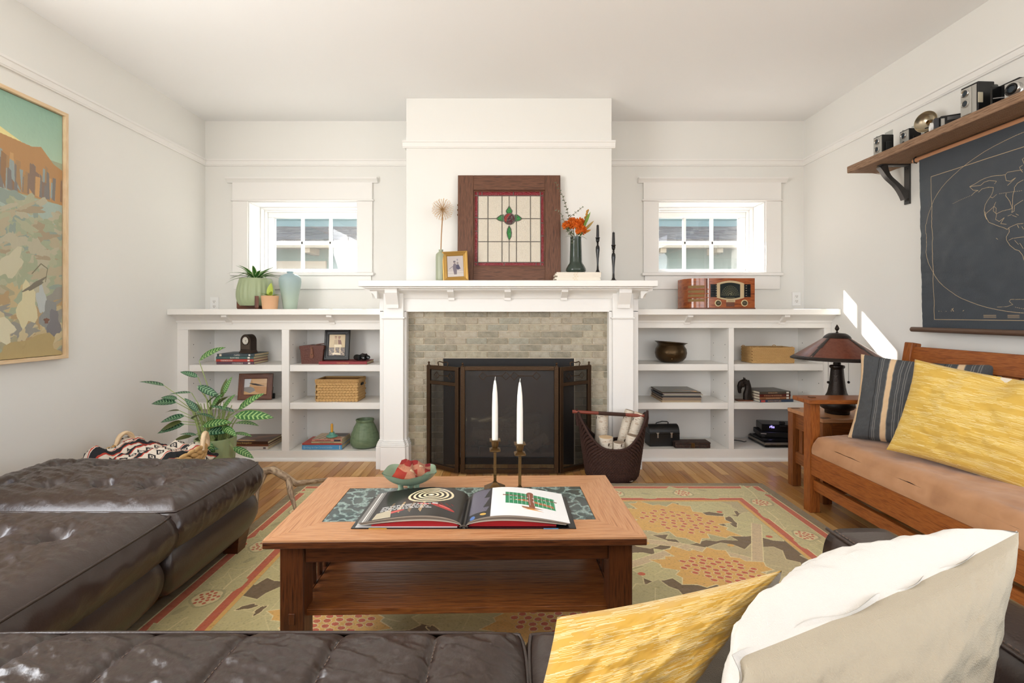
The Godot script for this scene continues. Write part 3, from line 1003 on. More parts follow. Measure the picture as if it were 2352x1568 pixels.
func bookcases() -> void:
	for s in 2:
		var side: String = ["left", "right"][s]
		var b := thing("built_in_bookcase", ["white built-in bookcase on the potted plant side of the fireplace", "white built-in bookcase on the radio side of the fireplace"][s], "bookcase", Vector3.ZERO, 0.0, "built-in bookcases beside the fireplace")
		var x0: float = [WALL_L, 0.948][s]
		var x1: float = [-0.929, WALL_R][s]
		var a0: float = [-2.431, 0.985][s]
		var a1: float = [-1.719, 1.682][s]
		var b0: float = [-1.6625, 1.722][s]
		var b1: float = [-0.972, 2.408][s]
		var yt: float = [0.997, 1.01][s]
		var sy: Array = [[0.729, 0.441], [0.735, 0.441]][s]
		var yb: float = [0.0765, 0.089][s]
		var zf := -3.676
		var zk := WALL_B
		part("top", mb().bx(Vector3(x0, 1.11, zk), Vector3(x1, 1.153, -3.567), 0.003), M.built, b)
		var cv := mb()
		cv.tr = Transform3D(Basis(Vector3.UP, -PI / 2), Vector3((x0 + x1) * 0.5, 1.05, zf))
		cv.prism([Vector2(0, 0), Vector2(0.008, 0), Vector2(0.012, 0.01), Vector2(0.012, 0.016), Vector2(0.05, 0.05), Vector2(0.062, 0.053), Vector2(0.066, 0.06), Vector2(0, 0.06)], -(x1 - x0) * 0.5, (x1 - x0) * 0.5, 0.75)
		part("cove_moulding", cv, M.built, b)
		for x in [[-2.11, -1.33], [1.36, 2.08]][s]:
			var d := mb()
			d.tr = Transform3D(Basis(Vector3.UP, -PI / 2), Vector3(x, 1.04, zf))
			d.prism([Vector2(0, 0), Vector2(0.016, 0), Vector2(0.018, 0.012), Vector2(0.07, 0.05), Vector2(0.085, 0.053), Vector2(0.085, 0.07), Vector2(0, 0.07)], -0.02, 0.02, 0.99)
			part("bracket", d, M.built, b)
		var ff := mb()
		ff.bx(Vector3(x0, yt, zf - 0.02), Vector3(x1, 1.11, zf), 0.0015)
		ff.bx(Vector3(x0, 0, zf - 0.02), Vector3(a0, yt, zf), 0.0015)
		ff.bx(Vector3(a1, yb, zf - 0.02), Vector3(b0, yt, zf), 0.0015)
		ff.bx(Vector3(b1, 0, zf - 0.02), Vector3(x1, yt, zf), 0.0015)
		ff.bx(Vector3(a0, 0, zf - 0.02), Vector3(b1, yb, zf), 0.0015)
		part("face_frame", ff, M.built, b)
		var carc := mb()
		carc.bx(Vector3(x0, 0, zk), Vector3(a0, 1.11, zf - 0.02), 0.0)
		carc.bx(Vector3(a1, yb, zk), Vector3(b0, 1.11, zf - 0.02), 0.0)
		carc.bx(Vector3(b1, 0, zk), Vector3(x1, 1.11, zf - 0.02), 0.0)
		carc.bx(Vector3(a0, yt + 0.03, zk), Vector3(b1, 1.11, zf - 0.02), 0.0)
		carc.bx(Vector3(a0, 0.1, zk), Vector3(b1, 1.11, zk + 0.012), 0.0)
		carc.bx(Vector3(a0, yb - 0.04, zk), Vector3(b1, yb - 0.001, zf - 0.02), 0.0)
		part("carcass", carc, M.built, b)
		var holes := mb()
		for x in [a0, b0] if s == 0 else [a1, b1]:
			for k in 8:
				for z in [-3.74, -3.95]:
					holes.box(Vector3(x, 0.18 + k * 0.1, z), Vector3(0.0016, 0.006, 0.006), 0.0)
		part("shelf_pin_holes", holes, M.hole_shade, b).set_meta("kind", "stuff")  # dark blocks painted for the shade in the holes
		for q in [[a0, a1], [b0, b1]]:
			for y in sy:
				part("shelf", mb().bx(Vector3(q[0] + 0.002, y - 0.05, zk + 0.012), Vector3(q[1] - 0.002, y, zf - 0.008), 0.002), M.built, b)
		var shoe := mb()
		shoe.tr = Transform3D(Basis(Vector3.UP, -PI / 2), Vector3((x0 + x1) * 0.5, 0.0, zf))
		shoe.prism([Vector2(0, 0), Vector2(0.02, 0), Vector2(0.02, 0.006), Vector2(0.016, 0.016), Vector2(0.008, 0.022), Vector2(0, 0.023)], -(x1 - x0) * 0.5, (x1 - x0) * 0.5, 0.6)
		part("shoe_moulding", shoe, M.trim, b)

	# wall sockets
	for q in [[Vector3(-2.437, 1.20, WALL_B), "white double wall socket above the left bookcase, in the room corner"], [Vector3(2.4, 1.243, WALL_B), "white double wall socket beside the radio"], [Vector3(1.38, 0.377, WALL_B + 0.012), "white wall socket inside the bookcase above the black lunch box"]]:
		var o := thing("wall_socket", q[1], "socket", q[0], 0.0, "wall sockets")
		part("plate", mb().bx(Vector3(-0.036, -0.058, 0), Vector3(0.036, 0.058, 0.006), 0.003), M.sash, o)
		for e in [-1, 1]:
			var f := mb()
			f.tr = Transform3D(Basis(), Vector3(0, e * 0.02, 0.0055))
			var pp := []
			for k in 20:
				var a := TAU * k / 20
				pp.append(Vector2(cos(a) * 0.0155, clampf(sin(a) * 0.0165, -0.0135, 0.0135)))
			f.prism(pp, 0, 0.003)
			var r := part("receptacle", f, M.trim, o)
			var sl := mb()
			sl.bx(Vector3(-0.0078, e * 0.02 - 0.001, 0.008), Vector3(-0.0052, e * 0.02 + 0.007, 0.0089), 0.0)
			sl.bx(Vector3(0.0052, e * 0.02 - 0.001, 0.008), Vector3(0.0078, e * 0.02 + 0.007, 0.0089), 0.0)
			sl.tr = Transform3D(Basis(Vector3.RIGHT, PI / 2), Vector3(0, e * 0.02 - 0.0075, 0.0065))
			sl.lathe([Vector2(0, 0.0024), Vector2(0.0028, 0.0024), Vector2(0.0028, 0)], 10)
			part("slots", sl, M.iron, r)

# one upholstered pad: x0..x1, z0..z1 (z toward the room is negative), seams along z, buttons, rounded rim with a welt
func pad(x0: float, x1: float, z0: float, z1: float, y_rim: float, crown: float, y_low: float, seams: Array, buttons: Array, sd: int, nx: int, nz: int, parent: Node, called: String, flat_sides := []) -> void:
	var f := FastNoiseLite.new()
	f.seed = sd
	f.frequency = 1.0
	f.fractal_octaves = 3
	var c := Vector2((x0 + x1) * 0.5, (z0 + z1) * 0.5)
	var h := Vector2((x1 - x0) * 0.5, (z1 - z0) * 0.5)
	var plan := func(p: Vector2) -> Vector2:
		var k := 1.0 - 0.022 * pow(absf(p.x * p.y), 7.0)
		return c + Vector2(p.x * h.x, p.y * h.y) * k
	var top := mb()
	top.sheet(nx, nz, func(a, b):
		var p := Vector2(a * 2.0 - 1.0, b * 2.0 - 1.0)
		var q: Vector2 = plan.call(p)
		var ex: float = (1.0 - absf(p.x)) * h.x
		var ez: float = (1.0 - absf(p.y)) * h.y
		var e := minf(ex, ez)
		var rim := 1.0 - exp(-e / 0.045)
		var y := y_rim + crown * rim
		var near := 1.0
		var pull := 0.0
		for t in buttons:
			var d := q.distance_to(t)
			near = minf(near, d)
			pull += exp(-d * d / 0.0016) * 0.042 + exp(-d / 0.07) * 0.018
		y -= minf(pull, 0.06) * rim
		if buttons.size():
			# pleats running from button to button
			var dx := absf(fposmod(q.x - buttons[0].x + 0.1025, 0.205) - 0.1025)
			y -= 0.010 * exp(-dx * dx / 0.0002) * rim * exp(-near / 0.12)
		for s in seams:
			var dx := absf(q.x - s)
			y -= (0.012 * exp(-dx * dx / 0.00006) + 0.008 * exp(-dx / 0.035)) * (0.4 + 0.6 * rim)
		# creases, longer across than along
		var w: float = f.get_noise_2d(q.x * 5.0 + q.y * 3.0, q.y * 24.0 - q.x * 9.0)
		var w2: float = f.get_noise_2d(q.x * 16.0 + 40.0, q.y * 44.0 + q.x * 14.0)
		var cre := exp(-near / 0.16) if buttons.size() else 0.55
		y += rim * (0.0085 * w * (0.35 + cre) - 0.008 * pow(maxf(0.0, 1.0 - absf(w) * 5.0), 2.0) * cre + 0.0022 * w2)
		return Vector3(q.x, y, q.y)
	, -1.0)
	var root := part(called, top, M.leather, parent)
	var side := mb()
	var per := func(s: float) -> Vector2:
		var k := s * 4.0
		var m := int(k) % 4
		var r := (k - int(k)) * 2.0 - 1.0
		return [Vector2(r, -1), Vector2(1, r), Vector2(-r, 1), Vector2(-1, -r)][m]
	var mid: float = (y_rim + y_low) * 0.5
	side.sheet(160, 8, func(a, b):
		var p: Vector2 = per.call(minf(a, 0.99999) if a < 1.0 else 0.0)
		var q: Vector2 = plan.call(p)
		var o := (q - c)
		var nn := Vector2(signf(p.x) if absf(p.x) > 0.999 else 0.0, signf(p.y) if absf(p.y) > 0.999 else 0.0).normalized()
		var bul := sin(PI * b) * 0.026
		var arc: float = a * 4.0 * 0.8
		bul += sin(PI * b) * 0.010 * f.get_noise_2d(arc * 26.0 + sd * 9.0, b * 1.3) + sin(PI * b) * 0.007 * f.get_noise_2d(arc * 60.0, b * 2.0 + 7.0)
		q += nn * bul
		return Vector3(q.x, lerpf(y_rim, y_low, b), q.y)
	, 1.0, Vector2.ONE, true)
	part("boxing", side, M.leather, root)
	var path := []
	for k in 121:
		var q: Vector2 = plan.call(per.call(k / 120.0 if k < 120 else 0.0))
		path.append(Vector3(q.x, y_rim + 0.003, q.y))
	part("welt", mb().tube(path, 0.0045, 6, false), M.leather, root)
	for s in seams:
		var th := mb()
		for k in int((z1 - z0) / 0.011):
			var z := z0 + 0.03 + k * 0.011
			if z > z1 - 0.03:
				break
			th.box(Vector3(s + 0.006, y_rim + crown * (1.0 - exp(-minf(z - z0, z1 - z) / 0.045)) - 0.0125, z), Vector3(0.0016, 0.0018, 0.006), 0.0)
		part("stitching", th, M.leather_thread, root).set_meta("kind", "stuff")
	if buttons.size():
		for t in buttons:
			var bt := mb().ball(Vector3(t.x, y_rim + crown - 0.066, t.y), Vector3(0.013, 0.008, 0.013), 10, 6)
			part("button", bt, M.leather, root)

func sofa() -> void:
	var s := thing("sectional_sofa", "dark brown tufted leather sectional sofa with a chaise on the left", "sofa")
	# chaise: two pads on a rounded base
	var cols := [-1.425, -1.63, -1.835, -2.04]
	var far_b := []
	var near_b := []
	for x in cols:
		far_b.append(Vector2(x, -2.22))
		far_b.append(Vector2(x, -1.955))
		near_b.append(Vector2(x, -1.52))
		near_b.append(Vector2(x, -1.25))
	pad(-2.2, -1.2, -2.35, -1.752, 0.392, 0.058, 0.262, [], far_b, 5, 110, 80, s, "chaise_pad")
	pad(-2.2, -1.2, -1.748, -0.4, 0.384, 0.052, 0.252, [], near_b, 9, 110, 110, s, "chaise_pad")
	var base_of := func(x0: float, x1: float, z0: float, z1: float) -> MB:
		var b := mb()
		var c := Vector2((x0 + x1) * 0.5, (z0 + z1) * 0.5)
		var h := Vector2((x1 - x0) * 0.5, (z1 - z0) * 0.5)
		b.sheet(96, 10, func(a, v):
			var k: float = fposmod(a, 1.0) * 4.0
			var m := int(k) % 4
			var r := (k - int(k)) * 2.0 - 1.0
			var p: Vector2 = [Vector2(r, -1), Vector2(1, r), Vector2(-r, 1), Vector2(-1, -r)][m]
			var rr := 1.0 - 0.03 * pow(absf(p.x * p.y), 6.0)
			var y: float = lerpf(0.268, 0.085, v)
			var tuck: float = -0.045 + 0.05 * pow(sin(PI * clampf(v * 0.9 + 0.08, 0.0, 1.0)), 0.6)
			var q := c + Vector2(p.x * (h.x + tuck), p.y * (h.y + tuck)) * rr
			return Vector3(q.x, y, q.y)
		, 1.0, Vector2.ONE, true)
		b.bx(Vector3(x0 + 0.05, 0.1, z0 + 0.05), Vector3(x1 - 0.05, 0.265, z1 - 0.05), 0.0)
		return b
	part("chaise_base", base_of.call(-2.2, -1.2, -2.35, -1.722), M.leather, s)
	part("chaise_base", base_of.call(-2.2, -1.2, -1.722, -0.2), M.leather, s)
	part("seat_base", base_of.call(-1.2, 0.82, -1.08, -0.2), M.leather, s)
	var foot := mb()
	for q in [[1.0, 0.044], [0.0, 0.03]]:
		pass
	foot.tr = Transform3D(Basis(Vector3.RIGHT, -PI / 2), Vector3.ZERO)
	foot.i.clear()
	var fm := mb()
	fm.sheet(4, 1, func(a, b):
		var k := int(round(a * 4.0)) % 4
		var r: float = lerpf(0.034, 0.048, b)
		var p: Vector2 = [Vector2(-1, -1), Vector2(1, -1), Vector2(1, 1), Vector2(-1, 1)][k]
		return Vector3(p.x * r, b * 0.10 + 0.012, p.y * r)
	, -1.0)
	var sharp := mb()
	for k in 4:
		var pa: Vector2 = [Vector2(-1, -1), Vector2(1, -1), Vector2(1, 1), Vector2(-1, 1)][k]
		var pb: Vector2 = [Vector2(-1, -1), Vector2(1, -1), Vector2(1, 1), Vector2(-1, 1)][(k + 1) % 4]
		var nn := Vector3(pa.x + pb.x, -0.3, pa.y + pb.y).normalized()
		sharp.face([Vector3(pa.x * 0.032, 0.012, pa.y * 0.032), Vector3(pb.x * 0.032, 0.012, pb.y * 0.032), Vector3(pb.x * 0.048, 0.112, pb.y * 0.048), Vector3(pa.x * 0.048, 0.112, pa.y * 0.048)], nn)
	sharp.face([Vector3(-0.032, 0.012, -0.032), Vector3(0.032, 0.012, -0.032), Vector3(0.032, 0.012, 0.032), Vector3(-0.032, 0.012, 0.032)], Vector3.DOWN)
	var fmesh := sharp.mesh()
	for p in [Vector3(-1.275, 0, -2.255), Vector3(-2.12, 0, -2.255), Vector3(0.74, 0, -1.0), Vector3(-1.12, 0, -0.98)]:
		part("foot", fmesh, M.oak_dark, s).position = p
	# seat pads, back and right arm
	pad(-1.195, 0.0405, -1.085, -0.36, 0.395, 0.048, 0.262, [-0.984, -0.777, -0.57, -0.363, -0.157], [], 21, 150, 90, s, "seat_pad")
	pad(0.0435, 0.80, -1.085, -0.36, 0.395, 0.045, 0.262, [0.25, 0.457], [], 25, 90, 70, s, "seat_pad")
	var bk := mb()
	bk.prism([Vector2(0, 0.09), Vector2(0.24, 0.09), Vector2(0.27, 0.3), Vector2(0.25, 0.6), Vector2(0.22, 0.71), Vector2(0.16, 0.755), Vector2(0.09, 0.755), Vector2(0.03, 0.72), Vector2(0.0, 0.62)], -1.62, 1.62, 0.5)
	var bo := part("backrest", bk, M.leather, s)
	bo.position = Vector3(-0.6, 0, -0.1)
	bo.rotation.y = PI / 2
	var fa := FastNoiseLite.new()
	var arm := mb()
	var ax0 := 0.805
	var ax1 := 1.0
	arm.sheet(40, 30, func(a, b):
		# section round the arm (a), length of the arm (b)
		var th: float = a * TAU
		var cs := cos(th)
		var sn := sin(th)
		var sx := signf(cs) * pow(absf(cs), 0.36)
		var sy := signf(sn) * pow(absf(sn), 0.36)
		var e: float = 1.0
		var cap := minf(b, 1.0 - b) * 0.95
		if cap < 0.05:
			e = sqrt(maxf(0.0, 1.0 - pow(1.0 - cap / 0.05, 2.0))) * 0.16 + 0.84
		if b == 0.0 or b == 1.0:
			e = 0.001
		var bulge: float = 0.006 * fa.get_noise_2d(b * 90.0, a * 120.0)
		return Vector3(0.9025 + sx * (0.0985 + bulge) * e, 0.325 + sy * (0.243 + bulge) * e, lerpf(-1.27, -0.32, b))
	, 1.0, Vector2.ONE, true)
	var ao := part("armrest", arm, M.leather, s)
	part("welt", mb().tube([Vector3(0.822, 0.561, -1.245), Vector3(0.822, 0.563, -1.0), Vector3(0.822, 0.563, -0.34)], 0.004, 6), M.leather, ao)
	var th := mb()
	for k in 70:
		th.box(Vector3(0.831, 0.5655, -1.22 + k * 0.012), Vector3(0.0016, 0.002, 0.007), 0.0)
	part("stitching", th, M.leather_thread, ao).set_meta("kind", "stuff")

func settee() -> void:
	var s := thing("settee", "mission style oak settee with a tan suede seat along the right wall", "settee")
	var W: Material = M.oak_settee
	var zf := -2.74
	var zn := -0.72
	for z in [zf, zn]:
		part("front_post", mb().box(Vector3(1.7245, 0.315, z), Vector3(0.058, 0.63, 0.06), 0.003), W, s)
		var bp := part("back_post", mb().box(Vector3(0, 0.49, 0), Vector3(0.055, 0.95, 0.055), 0.004), W, s)
		bp.position = Vector3(2.185, 0, z)
		bp.rotation.z = -0.165
		bp.position.x = 2.14
		bp.rotation.z = -0.165
		part("arm", mb().bx(Vector3(1.66, 0.618, z - 0.08), Vector3(2.33, 0.643, z + 0.08), 0.004), W, s)
		part("tenon", mb().box(Vector3(1.7245, 0.644, z), Vector3(0.03, 0.006, 0.032), 0.002), M.oak_dark, s)
		part("side_rail", mb().bx(Vector3(1.75, 0.217, z - 0.014), Vector3(2.17, 0.32, z + 0.014), 0.002), W, s)
		part("side_rail", mb().bx(Vector3(1.75, 0.10, z - 0.012), Vector3(2.12, 0.15, z + 0.012), 0.002), W, s)
	part("front_rail", mb().bx(Vector3(1.70, 0.217, zf + 0.03), Vector3(1.728, 0.334, zn - 0.03), 0.002), W, s)
	part("stretcher", mb().bx(Vector3(1.715, 0.128, zf + 0.03), Vector3(1.74, 0.187, zn - 0.03), 0.002), W, s)
	part("rear_rail", mb().bx(Vector3(2.14, 0.2, zf + 0.03), Vector3(2.165, 0.32, zn - 0.03), 0.002), W, s)
	part("seat_deck", mb().bx(Vector3(1.73, 0.29, zf + 0.03), Vector3(2.18, 0.305, zn - 0.03), 0.0), M.oak_dark, s)
	# leaning back: rail, lower rail and slats between the posts
	var back := Node3D.new()
	back.name = "back"
	s.add_child(back)
	back.position = Vector3(2.14, 0, 0)
	back.rotation.z = -0.165
	part("top_rail", mb().bx(Vector3(-0.014, 0.84, zf + 0.026), Vector3(0.014, 0.945, zn - 0.026), 0.003), W, back)
	part("lower_rail", mb().bx(Vector3(-0.012, 0.44, zf + 0.026), Vector3(0.012, 0.53, zn - 0.026), 0.003), W, back)
	for k in 18:
		part("back_slat", mb().box(Vector3(0, 0.685, zf + 0.03 + 0.1 + k * 0.1065), Vector3(0.014, 0.312, 0.078), 0.002), W, back)
	# seat cushion
	var f := FastNoiseLite.new()
	f.frequency = 1.0
	var c := mb()
	var x0 := 1.712
	var x1 := 2.19
	var z0 := zf + 0.036
	var z1 := zn - 0.036
	c.sheet(60, 140, func(a, b):
		var p := Vector2(a * 2 - 1, b * 2 - 1)
		var q := Vector2(lerpf(x0, x1, a), lerpf(z0, z1, b))
		var ex: float = (1.0 - absf(p.x)) * (x1 - x0) * 0.5
		var ez: float = (1.0 - absf(p.y)) * (z1 - z0) * 0.5
		var e := minf(ex, ez)
		var rim: float = sqrt(clampf(1.0 - pow(1.0 - clampf(e / 0.045, 0.0, 1.0), 2.0), 0.0, 1.0))
		var y := 0.395 + 0.045 * rim + 0.012 * (1.0 - pow(p.x, 2)) + 0.008 * f.get_noise_2d(q.x * 3.0, q.y * 3.0) + 0.004 * f.get_noise_2d(q.x * 9.0, q.y * 9.0 + q.x * 6.0)
		return Vector3(q.x, y, q.y)
	, -1.0)
	var cu := part("seat_cushion", c, M.suede, s)
	var sd := mb()
	for e in 4:
		sd.sheet(70, 8, func(a, b):
			var y: float = lerpf(0.395, 0.308, b)
			var o: float = 0.012 * sin(PI * b)
			match e:
				0: return Vector3(x0 - o, y, lerpf(z0, z1, a))
				1: return Vector3(x1 + o, y, lerpf(z0, z1, a))
				2: return Vector3(lerpf(x0, x1, a), y, z0 - o * 0.2)
			return Vector3(lerpf(x0, x1, a), y, z1 + o * 0.2)
		, [-1.0, 1.0, 1.0, -1.0][e])
	part("boxing", sd, M.suede, cu)

	end_table()
	settee_pillows()

func end_table() -> void:
	var t := thing("end_table", "small square mission oak end table behind the settee arm", "table", Vector3(2.073, 0, -3.01))
	var W: Material = M.oak
	var hw := 0.227
	var hd := 0.18
	var top := part("top", mb().bx(Vector3(-hw, 0.476, -hd), Vector3(hw, 0.5, hd), 0.003), M.oak_top_lit, t)
	for sx in [-1, 1]:
		for sz in [-1, 1]:
			part("leg", mb().box(Vector3(sx * (hw - 0.03), 0.238, sz * (hd - 0.03)), Vector3(0.056, 0.476, 0.056), 0.003), W, t)
			part("corner_tenon", mb().box(Vector3(sx * (hw - 0.035), 0.4995, sz * (hd - 0.03)), Vector3(0.05, 0.004, 0.026), 0.001), M.oak_dark, top)
	for sx in [-1, 1]:
		part("apron", mb().box(Vector3(sx * (hw - 0.03), 0.425, 0), Vector3(0.022, 0.10, hd * 2 - 0.116), 0.002), W, t)
		part("side_rail", mb().box(Vector3(sx * (hw - 0.03), 0.19, 0), Vector3(0.022, 0.075, hd * 2 - 0.116), 0.002), W, t)
		for k in 3:
			part("slat", mb().box(Vector3(sx * (hw - 0.03), 0.30, (k - 1) * 0.075), Vector3(0.012, 0.16, 0.036), 0.002), W, t)
	for sz in [-1, 1]:
		part("apron", mb().box(Vector3(0, 0.425, sz * (hd - 0.03)), Vector3(hw * 2 - 0.116, 0.10, 0.022), 0.002), W, t)
		for k in 4:
			part("slat", mb().box(Vector3((k - 1.5) * 0.075, 0.30, sz * (hd - 0.03)), Vector3(0.036, 0.16, 0.012), 0.002), W, t)
		part("side_rail", mb().box(Vector3(0, 0.19, sz * (hd - 0.03)), Vector3(hw * 2 - 0.116, 0.075, 0.022), 0.002), W, t)

	# lamp
	var l := thing("table_lamp", "hammered bronze table lamp with a wide amber mica shade", "lamp", Vector3(2.045, 0.5, -3.0))
	part("base", mb().lathe([Vector2(0, 0), Vector2(0.062, 0), Vector2(0.066, 0.004), Vector2(0.066, 0.02), Vector2(0.07, 0.024), Vector2(0.088, 0.034), Vector2(0.096, 0.05), Vector2(0.094, 0.066), Vector2(0.08, 0.085), Vector2(0.064, 0.105), Vector2(0.052, 0.13), Vector2(0.045, 0.165), Vector2(0.039, 0.22), Vector2(0.035, 0.268), Vector2(0.034, 0.278), Vector2(0.04, 0.283), Vector2(0.042, 0.29), Vector2(0.04, 0.297), Vector2(0.03, 0.3), Vector2(0.012, 0.303), Vector2(0, 0.303)], 32), M.bronze_dark, l)
	part("stem", mb().tube([Vector3(0, 0.29, 0), Vector3(0, 0.505, 0)], 0.007, 8).lathe([Vector2(0.02, 0.3), Vector2(0.022, 0.31), Vector2(0.012, 0.33), Vector2(0.012, 0.36), Vector2(0, 0.362)], 14), M.bronze_dark, l)
	var mica := mat(hx("5b2c1c"), 0.3)
	mica.albedo_texture = noise_tex(0.02, [hx("a85a3a"), hx("ffffff").darkened(0.1), hx("c98a6a")], 256, 4, FastNoiseLite.TYPE_SIMPLEX_SMOOTH, 44)
	mica.albedo_color = hx("7c4630")
	mica.uv1_triplanar = true
	mica.uv1_scale = Vector3.ONE * 5
	mica.backlight_enabled = true
	mica.backlight = Color(0.5, 0.25, 0.12)
	var y0 := 0.342
	var y1 := 0.475
	var r0 := 0.250
	var r1 := 0.062
	var n := 4
	var turn := 1.2
	for k in n:
		var p := mb()
		p.lathe([Vector2(r0, y0), Vector2(r1, y1)], 14, turn + TAU * k / n, turn + TAU * (k + 1) / n)
		part("mica_panel", p, mica, l)
	for k in n:
		var a := turn + TAU * k / n
		var st := mb()
		st.lathe([Vector2(r0 + 0.002, y0 - 0.002), Vector2(r1 + 0.002, y1 + 0.001)], 6, a - 0.055, a + 0.055)
		st.lathe([Vector2(r0 * 0.5 + 0.033, y0 * 0.5 + y1 * 0.5 + 0.001), Vector2(r1 + 0.002, y1 + 0.001)], 6, a - 0.10, a + 0.10)
		part("strap", st, M.bronze_dark, l)
	part("rim_band", mb().lathe([Vector2(r0 - 0.018, y0 + 0.0147), Vector2(r0 + 0.003, y0), Vector2(r0 + 0.004, y0 - 0.005), Vector2(r0 - 0.002, y0 - 0.006), Vector2(r0 - 0.020, y0 + 0.010)], 48), M.bronze_dark, l)
	part("cap", mb().lathe([Vector2(r1 + 0.014, y1 - 0.008), Vector2(r1 + 0.006, y1 + 0.004), Vector2(r1 - 0.008, y1 + 0.016), Vector2(r1 - 0.02, y1 + 0.022), Vector2(0, y1 + 0.025)], 32), M.bronze_dark, l)
	part("finial", mb().lathe([Vector2(0, 0.552), Vector2(0.004, 0.546), Vector2(0.010, 0.534), Vector2(0.0125, 0.524), Vector2(0.008, 0.515), Vector2(0.004, 0.512), Vector2(0.005, 0.5), Vector2(0.008, 0.499)], 14), M.bronze_dark, l)
	for sx in [-1, 1]:
		var ch := mb()
		for k in 28:
			ch.ball(Vector3(sx * 0.063, 0.335 - k * 0.0048, 0.012), Vector3.ONE * 0.0019, 6, 4)
		ch.lathe([Vector2(0, 0.0), Vector2(0.0, 0.0)], 4)
		var pc := part("pull_chain", ch, M.bronze_dark, l)
		part("knob", mb().ball(Vector3(sx * 0.063, 0.194, 0.012), Vector3(0.0075, 0.0085, 0.0075), 12, 8), M.bronze_dark, pc)
	var cord := [Vector3(2.07, 0.504, -3.07), Vector3(2.12, 0.503, -3.12), Vector3(2.2, 0.503, -3.13), Vector3(2.27, 0.503, -3.16), Vector3(2.32, 0.49, -3.18), Vector3(2.335, 0.3, -3.2), Vector3(2.34, 0.02, -3.22)]
	for k in cord.size():
		cord[k] -= Vector3(2.045, 0.5, -3.0)
	part("cord", mb().tube(cord, 0.003, 6), M.black, l)

# a stuffed square cushion lying in x,y with its front toward +z
func pillow(o: Node3D, w: float, h: float, fat: float, front: Material, back: Material, sd: int, pinch := 0.07, crease := 1.0, dent := []) -> void:
	var f := FastNoiseLite.new()
	f.seed = sd
	f.frequency = 1.0
	var shape := func(a: float, b: float, sg: float) -> Vector3:
		var p := Vector2(a * 2 - 1, b * 2 - 1)
		var kx := 1.0 - pinch * (1.0 - p.y * p.y)
		var ky := 1.0 - pinch * (1.0 - p.x * p.x)
		# edges pulled in, corners left out
		var x: float = p.x * w * 0.5 * lerpf(1.0, kx, absf(p.x))
		var y: float = p.y * h * 0.5 * lerpf(1.0, ky, absf(p.y))
		var e: float = pow(maxf((1.0 - p.x * p.x) * (1.0 - p.y * p.y), 0.0), 0.42)
		var z := fat * 0.5 * e
		z += crease * e * (0.012 * f.get_noise_2d(x * 6.0 + sg, y * 9.0) + 0.005 * f.get_noise_2d(x * 17.0 + y * 14.0, y * 12.0 - x * 8.0))
		var edge := 1.0 - e
		z += crease * 0.006 * edge * sqrt(maxf(e, 0.0)) * f.get_noise_2d(atan2(p.y, p.x) * 14.0, sg)
		for d in dent:
			var dd := Vector2(x, y) - Vector2(d[0], d[1])
			dd = dd.rotated(-d[2])
			z -= d[3] * exp(-dd.x * dd.x / (d[4] * d[4]) - dd.y * dd.y / (d[5] * d[5])) * sqrt(e)
		return Vector3(x, y, z * sg)
	part("front_cover", mb().sheet(56, 56, func(a, b): return shape.call(a, b, 1.0), 1.0), front, o)
	part("back_cover", mb().sheet(40, 40, func(a, b): return shape.call(a, b, -1.0), -1.0), back, o)

func lean(o: Node3D, pos: Vector3, x_axis: Vector3, y_axis: Vector3) -> void:
	var x := x_axis.normalized()
	var z := x.cross(y_axis).normalized()
	o.transform = Transform3D(Basis(x, z.cross(x), z), pos)

func settee_pillows() -> void:
	# charcoal wool with cream and grey stripes
	var im := sheet_of(512, 512, hx("4b4d4f"))
	for x in 512:
		for k in 3:
			im.fill_rect(Rect2i(x, rng.randi() % 512, 1, 12), hx("55585a") if rng.randf() < 0.5 else hx("424446"))
	for c in [150, 402]:
		im.fill_rect(Rect2i(c - 11, 0, 22, 512), hx("dcbd96"))
		im.fill_rect(Rect2i(c - 14, 0, 3, 512), hx("8b8378"))
		im.fill_rect(Rect2i(c + 11, 0, 3, 512), hx("8b8378"))
		for d in [-46, -38, 34, 42, 58, 66]:
			im.fill_rect(Rect2i(c + d, 0, 3, 512), hx("7d7c79"))
		im.fill_rect(Rect2i(c - 60, 0, 4, 512), hx("2f3032"))
	im.fill_rect(Rect2i(2, 0, 18, 512), hx("dcbd96"))
	var grey := pic(im, 0.95)
	var p := thing("throw_pillow", "charcoal pillow with cream stripes standing at the far end of the settee", "pillow")
	pillow(p, 0.54, 0.47, 0.17, grey, grey, 3, 0.08, 1.3, [[-0.02, 0.2, 0.0, 0.03, 0.05, 0.08]])
	lean(p, Vector3(2.06, 0.665, -2.43), Vector3(0.62, -0.03, 0.80), Vector3(0.33, 0.92, -0.12))
	# mustard with a fine wavering weave
	var y := thing("throw_pillow", "mustard yellow woven pillow leaning in front of the charcoal one on the settee", "pillow")
	var mu := mustard(hx("d2ab4c"), hx("e0c476"), 61)
	pillow(y, 0.60, 0.45, 0.17, mu, mat(hx("d9d0bf"), 0.9), 7, 0.07, 1.5, [[0.02, 0.19, 0.3, 0.06, 0.05, 0.07], [0.2, -0.12, 0.6, 0.02, 0.02, 0.1]])
	lean(y, Vector3(1.99, 0.655, -2.02), Vector3(0.42, -0.11, 0.88), Vector3(0.33, 0.95, -0.05))

